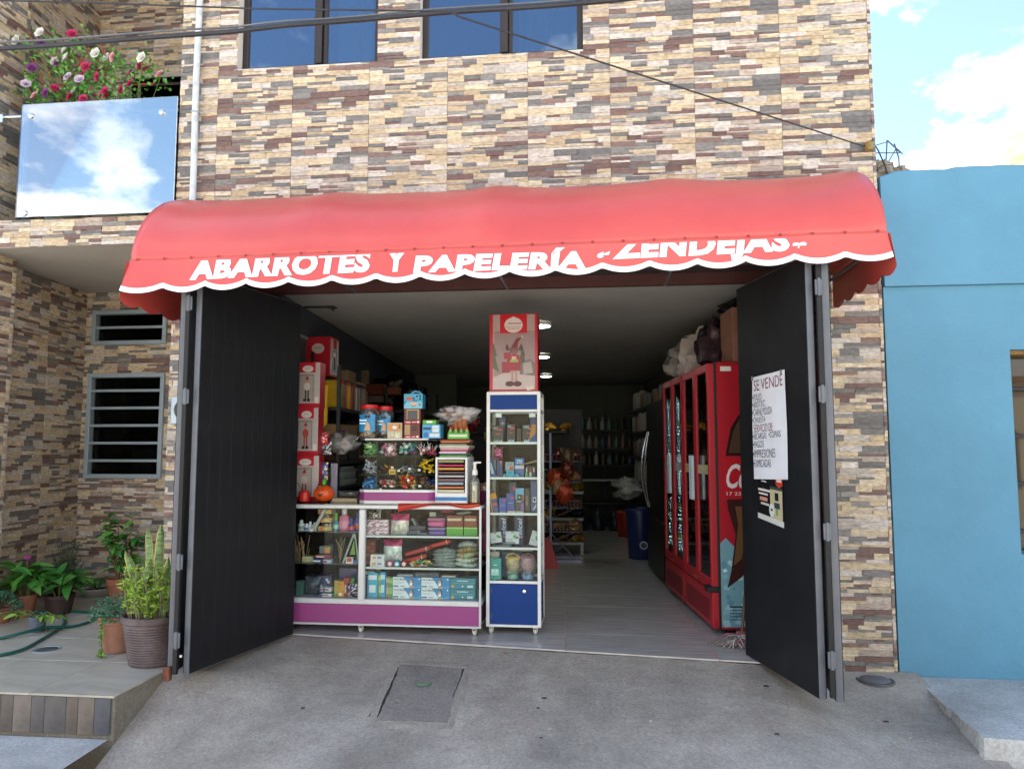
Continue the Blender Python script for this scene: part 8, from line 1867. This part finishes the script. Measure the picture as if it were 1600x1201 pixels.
def leafy(name, label, loc, prof, mat, soil, top, n, spread, L, kind, seed, stems=5, matS='stem_brown', flower=None, hmin=.3, up=.0):
    t_ = thing(name, label, 'potted plant', loc); pot(t_, prof, mat, soil=soil); r_ = random.Random(seed); st_ = MB(); tips = []
    for i in range(stems):
        a = 6.283 * i / stems + r_.uniform(-.4, .4); b0 = Vector((.03 * math.cos(a), .03 * math.sin(a), soil[1])); b1 = Vector((spread * .55 * math.cos(a), spread * .5 * math.sin(a), soil[1] + top * r_.uniform(.7, 1.0))); mid = b0.lerp(b1, .5) + Vector((0, 0, top * .1)); st_.tube([b0, mid, b1], [.006, .005, .003], 6); tips.append((b0, mid, b1))
    st_.build('stems', _mats[matS], t_, smooth=True)
    for i in range(n):
        b0, mid, b1 = tips[i % stems]; t = r_.uniform(hmin, 1.0); p = (b0.lerp(mid, t * 2) if t < .5 else mid.lerp(b1, t * 2 - 1)); a = r_.uniform(0, 6.283); put_leaf(t_, p, a, r_.uniform(-.3, .75) + up, L * r_.uniform(.7, 1.15), kind if r_.random() < .75 else ('leaf_mid' if kind != 'leaf_mid' else 'leaf_deep'), r_)
    return t_, tips
def P3(px, py, dz=0.001): g = G(px, py, PZ); return (g[0], g[1], PZ + dz)
TP = [(.06, 0), (.065, .003), (.085, .14), (.095, .142), (.097, .175), (.09, .178), (.084, .15)]
# pot with pink flower
t1, tips = leafy('flowering_plant', 'terracotta pot of broad glossy leaves with one pink flower', P3(38, 962), TP, 'terracotta', (.085, .15), .27, 66, .17, .18, 'leaf_mid', 11, 8, 'stem_green', hmin=.3)
r = random.Random(6); fl = MB()
for i in range(10):
    a = i * .63; fl.blob((.016 * math.cos(a) * (i > 0), .016 * math.sin(a) * (i > 0), .47 + .006 * (i % 3)), (.012, .012, .008), i, .3, 2, 8, 5)
fl.build('flower', M('petal_pink', '#b0489a', rough=.6, var=.15), t1, smooth=True); MB().tube([(0, 0, .3), (0, 0, .465)], .004, 6).build('flower_stem', _mats['stem_green'], t1)
leafy('foliage_plant', 'dark brown pot with arching deep green leaves behind the hose', P3(92, 958), [(.08, 0), (.09, .003), (.11, .13), (.118, .132), (.118, .16), (.11, .16), (.1, .13)], 'pot_dark', (.1, .135), .22, 62, .28, .18, 'leaf_deep', 12, 8, 'stem_green', hmin=.4)
# rosemary-like bush behind
t3 = thing('rosemary_bush', 'feathery grey green rosemary bush in dark pot against the side wall', 'potted plant', P3(98, 935)); pot(t3, [(.07, 0), (.09, .14), (.095, .15), (.085, .15), (.08, .12)], 'pot_dark', soil=(.08, .125)); lv = MB(); r = random.Random(7)
for i in range(30):
    a = r.uniform(0, 6.3); b0 = Vector((0, 0, .12)); b1 = Vector((math.cos(a) * r.uniform(.02, .2), math.sin(a) * r.uniform(.02, .16), r.uniform(.3, .56)))
    for q in range(34):
        p = b0.lerp(b1, .25 + .75 * q / 34); small_leaves(lv, p, (b1 - b0).normalized() * .6 + Vector((r.uniform(-1, 1), r.uniform(-1, 1), r.uniform(-.3, 1))), .028, .0028, r)
    lv.tube([b0, b1], .002, 4)
tint(lv, 'foliage', 'leaf_rosemary', t3)['kind'] = 'stuff'
# small grey pot with lime leaves sprawling
t4 = thing('small_pot_plant', 'small blue grey pot with sprawling lime green leaves beside the hose', 'potted plant', P3(58, 986)); pot(t4, [(.048, 0), (.052, .003), (.06, .1), (.064, .1), (.064, .115), (.058, .115), (.055, .09)], 'pot_grey', soil=(.056, .095)); r = random.Random(8)
st = MB()
for i, (a, q) in enumerate(((2.9, .34), (3.4, .26), (.1, .16), (5.9, .1), (2.5, .2))):
    b1 = Vector((math.cos(a) * q, math.sin(a) * q * .6 - .03, .12)); st.tube([(0, 0, .1), (b1.x * .5, b1.y * .5, .15), b1], .003, 5)
    for k in range(4): p = Vector((0, 0, .13)).lerp(b1, .35 + .2 * k); put_leaf(t4, p, a + (1.1 if k % 2 else -1.1) * r.uniform(.5, 1), r.uniform(-.5, .2), r.uniform(.08, .11), 'leaf_lime' if k % 3 else 'leaf_light', r)
st.build('stems', _mats['stem_green'], t4, smooth=True)
# blue-green succulent at the edge
t5 = thing('succulent_pot', 'terracotta bowl of blue green feathery succulent beside the pink flower pot', 'potted plant', P3(-6, 972)); pot(t5, [(.09, 0), (.11, .1), (.12, .11), (.11, .12), (.1, .09)], 'terracotta', soil=(.1, .1)); lv = MB(); r = random.Random(9)
for i in range(700):
    a = r.uniform(0, 6.3); e_ = r.uniform(0, 1.4); d = Vector((math.cos(a) * math.cos(e_), math.sin(a) * math.cos(e_), math.sin(e_))); small_leaves(lv, Vector((d.x * .16, d.y * .13, .1 + d.z * .12)), d + Vector((r.uniform(-.6, .6), r.uniform(-.6, .6), 0)), .035, .006, r)
tint(lv, 'foliage', 'leaf_blue', t5)['kind'] = 'stuff'
# white bowl with low plant, terracotta pot with tall bush
leafy('bowl_plant', 'low white bowl planter with small green plant by the back wall', P3(150, 930), [(.09, 0), (.14, .05), (.15, .07), (.145, .075), (.13, .05)], 'pot_white', (.125, .055), .1, 26, .14, .08, 'leaf_mid', 14, 5, 'stem_green')
leafy('tall_bush', 'terracotta pot with tall leafy bush against the bay back wall', P3(186, 948), [(.07, 0), (.075, .003), (.1, .2), (.112, .203), (.114, .25), (.105, .25), (.1, .21)], 'terracotta', (.1, .215), .58, 130, .26, .12, 'leaf_deep', 15, 9, 'stem_brown', hmin=.12, up=-.1)

# ---- garden hose
hp = [(-40, 1001), (0, 999), (40, 994), (70, 987), (110, 981), (135, 975), (147, 967), (146, 961), (135, 958), (105, 957), (80, 958), (45, 962)]
hq = [(-40, 1030), (0, 1026), (35, 1017), (60, 1004), (80, 992), (95, 982), (101, 973), (99, 964), (92, 959), (70, 960)]
def smooth_path(pts, n=12):
    out = []
    for i in range(len(pts) - 1):
        p0, p1, p2, p3 = pts[max(i - 1, 0)], pts[i], pts[i + 1], pts[min(i + 2, len(pts) - 1)]
        for k in range(n):
            t = k / n; out.append(.5 * ((2 * p1) + (p2 - p0) * t + (2 * p0 - 5 * p1 + 4 * p2 - p3) * t * t + (3 * p1 - p0 - 3 * p2 + p3) * t ** 3))
    out.append(pts[-1]); return out
hs_ = thing('garden_hose', 'green garden hose coiled loosely across the patio floor', 'hose', (0, 0, PZ))
for k, q in enumerate((hp, hq)):
    pts = smooth_path([Vector((*G(a, b, PZ), .012 + (.02 if (k == 0 and 38 < a < 75) else 0))) for a, b in q], 10); MB().tube(pts, .0115, 10).build('hose_loop', M('hose_green', '#0f5a50', rough=.4, var=.15, scale=5, dirt=.2, dcol='#4a5a50'), hs_, smooth=True)
lf = thing('dry_leaf', 'small fallen dry orange leaf on the ramp near the shop floor edge', 'leaf', on_ramp(785, 1021)); MB().add([(0, 0, .004), (.02, .008, .009), (.035, 0, .004), (.018, -.008, .007)], ((0, 3, 2, 1),)).build('blade', M('dry_leaf', '#a0562c', rough=.8), lf, recalc=False)
# ---- balcony: pots with artificial rose bushes
bl_ = thing('rose_planter', 'cream pot of artificial climbing roses in white magenta and purple on the balcony', 'potted plant', (-4.36, .30, ZS1 + .001)); pot(bl_, [(.11, 0), (.12, .004), (.145, .34), (.15, .36), (.155, .40), (.145, .40), (.135, .36)], 'pot_white', soil=(.135, .37), name='pot')
b2_ = thing('rose_planter', 'second balcony pot of magenta roses standing nearer the doorway', 'potted plant', (-3.82, .34, ZS1 + .001)); pot(b2_, [(.11, 0), (.12, .004), (.145, .30), (.15, .32), (.155, .36), (.145, .36), (.135, .32)], 'pot_white', soil=(.135, .33))
def rose_mesh(col, mat):
    mb = MB(); r_ = random.Random(len(col))
    for k, (n_, rad, h_, tilt) in enumerate(((3, .35, .8, .1), (5, .65, .75, .45), (6, .95, .55, .85))):
        for i in range(n_):
            a = 6.283 * i / n_ + k * .5; c = Vector((math.cos(a), math.sin(a), 0)); s = Vector((-c.y, c.x, 0)); w_ = rad * .75
            p = [c * rad * .25 - s * w_ * .3, c * rad * .25 + s * w_ * .3, c * rad * (.6 + tilt * .3) + s * w_ * .75 + Vector((0, 0, h_ * .6)), c * rad * (.75 + tilt * .5) + Vector((0, 0, h_ * (1 - tilt * .35))), c * rad * (.6 + tilt * .3) - s * w_ * .75 + Vector((0, 0, h_ * .6))]
            mb.add(p, ((0, 1, 2, 3), (0, 3, 4)))
    return mb.mesh('rose', mat, True, 60, recalc=False)
RM = {'w': rose_mesh('a', M('rose_white', '#d2cfc8', rough=.7, var=.08)), 'm': rose_mesh('bb', M('rose_magenta', '#a81450', rough=.6, var=.15)), 'p': rose_mesh('ccc', M('rose_purple', '#6a2a6a', rough=.6, var=.2)), 'l': rose_mesh('dddd', M('rose_lilac', '#b8a4b8', rough=.65, var=.2)), 'k': rose_mesh('e', M('rose_blush', '#c98a94', rough=.65, var=.2))}
RP = (('w', 26, 64), ('w', 63, 52), ('m', 113, 54), ('w', 103, 78), ('w', 104, 91), ('w', 87, 97), ('p', 91, 98), ('w', 150, 84), ('m', 134, 105), ('m', 158, 110), ('k', 177, 90), ('p', 50, 107), ('l', 41, 132), ('m', 128, 120), ('l', 125, 125), ('l', 107, 121), ('w', 117, 144), ('m', 110, 152), ('m', 131, 156), ('m', 168, 150), ('w', 185, 149), ('m', 190, 141), ('m', 204, 132), ('k', 202, 116), ('m', 222, 106), ('w', 222, 91), ('k', 250, 117), ('l', 82, 160), ('k', 55, 150), ('m', 87, 139), ('p', 72, 146), ('m', 153, 121), ('w', 168, 91), ('m', 165, 143), ('p', 65, 68))
r = random.Random(17); lv = {0: MB(), 1: MB()}; stm = {0: MB(), 1: MB()}
for k, px, py in RP:
    Y = .08 + r.uniform(-.02, .14); X, Z = W(px, py, Y); w_ = 0 if px < 140 else 1; root = (bl_, b2_)[w_]; o0 = Vector(root.location); p = Vector((X, Y, Z)) - o0
    s = .04 if k != 'w' else .044; obj('rose', RM[k], root, p, (r.uniform(1.0, 1.6), r.uniform(-.4, .4), r.uniform(-.6, .6)), (s, s, s * .9))
    b0 = Vector((r.uniform(-.05, .05), r.uniform(-.05, .05), .36)); stm[w_].tube([b0, b0.lerp(p, .5) + Vector((r.uniform(-.05, .05), r.uniform(-.04, .04), .05)), p + Vector((0, .01, -.01))], .0028, 5)
    for q in range(38):
        c = p + Vector((r.gauss(0, .055), abs(r.gauss(.02, .04)), r.gauss(-.03, .05))); small_leaves(lv[w_], c, Vector((r.uniform(-1, 1), r.uniform(-1, 1), r.uniform(-.5, 1))), r.uniform(.025, .05), r.uniform(.009, .016), r)
for w_, root in ((0, bl_), (1, b2_)):
    lv[w_].build('foliage', _mats['leaf_mid'], root, smooth=True, ang=180, recalc=False)['kind'] = 'stuff'; stm[w_].build('stems', _mats['stem_green'], root, smooth=True)
for a, b_, w_ in (((100, 165), (42, 48), 0), ((72, 140), (48, 90), 0), ((104, 165), (85, 90), 0), ((95, 140), (140, 75), 0), ((150, 165), (165, 118), 1), ((165, 118), (157, 65), 1), ((203, 132), (224, 80), 1), ((208, 133), (240, 131), 1), ((240, 131), (246, 118), 1), ((98, 92), (92, 68), 0), ((165, 78), (158, 95), 1)):
    root = (bl_, b2_)[w_]; o0 = Vector(root.location); p = [Vector((*[W(q[0], q[1], .24)[i] for i in (0,)], .24, W(q[0], q[1], .24)[1])) - o0 for q in (a, b_)]; MB().tube([p[0], p[0].lerp(p[1], .5) + Vector((.012, 0, 0)), p[1]], [.009, .008, .006], 7).build('branch', _mats['stem_red'], root, smooth=True)
for px, py, ya, pi_, L_ in ((95, 165, 2.4, .8, .22), (52, 130, 2.0, 1.0, .16), (85, 132, 1.2, 1.1, .14)):
    X, Z = W(px, py, .2); put_leaf(bl_, Vector((X, .2, Z - .05)) - Vector(bl_.location), ya, pi_, L_, 'leaf_deep', r)
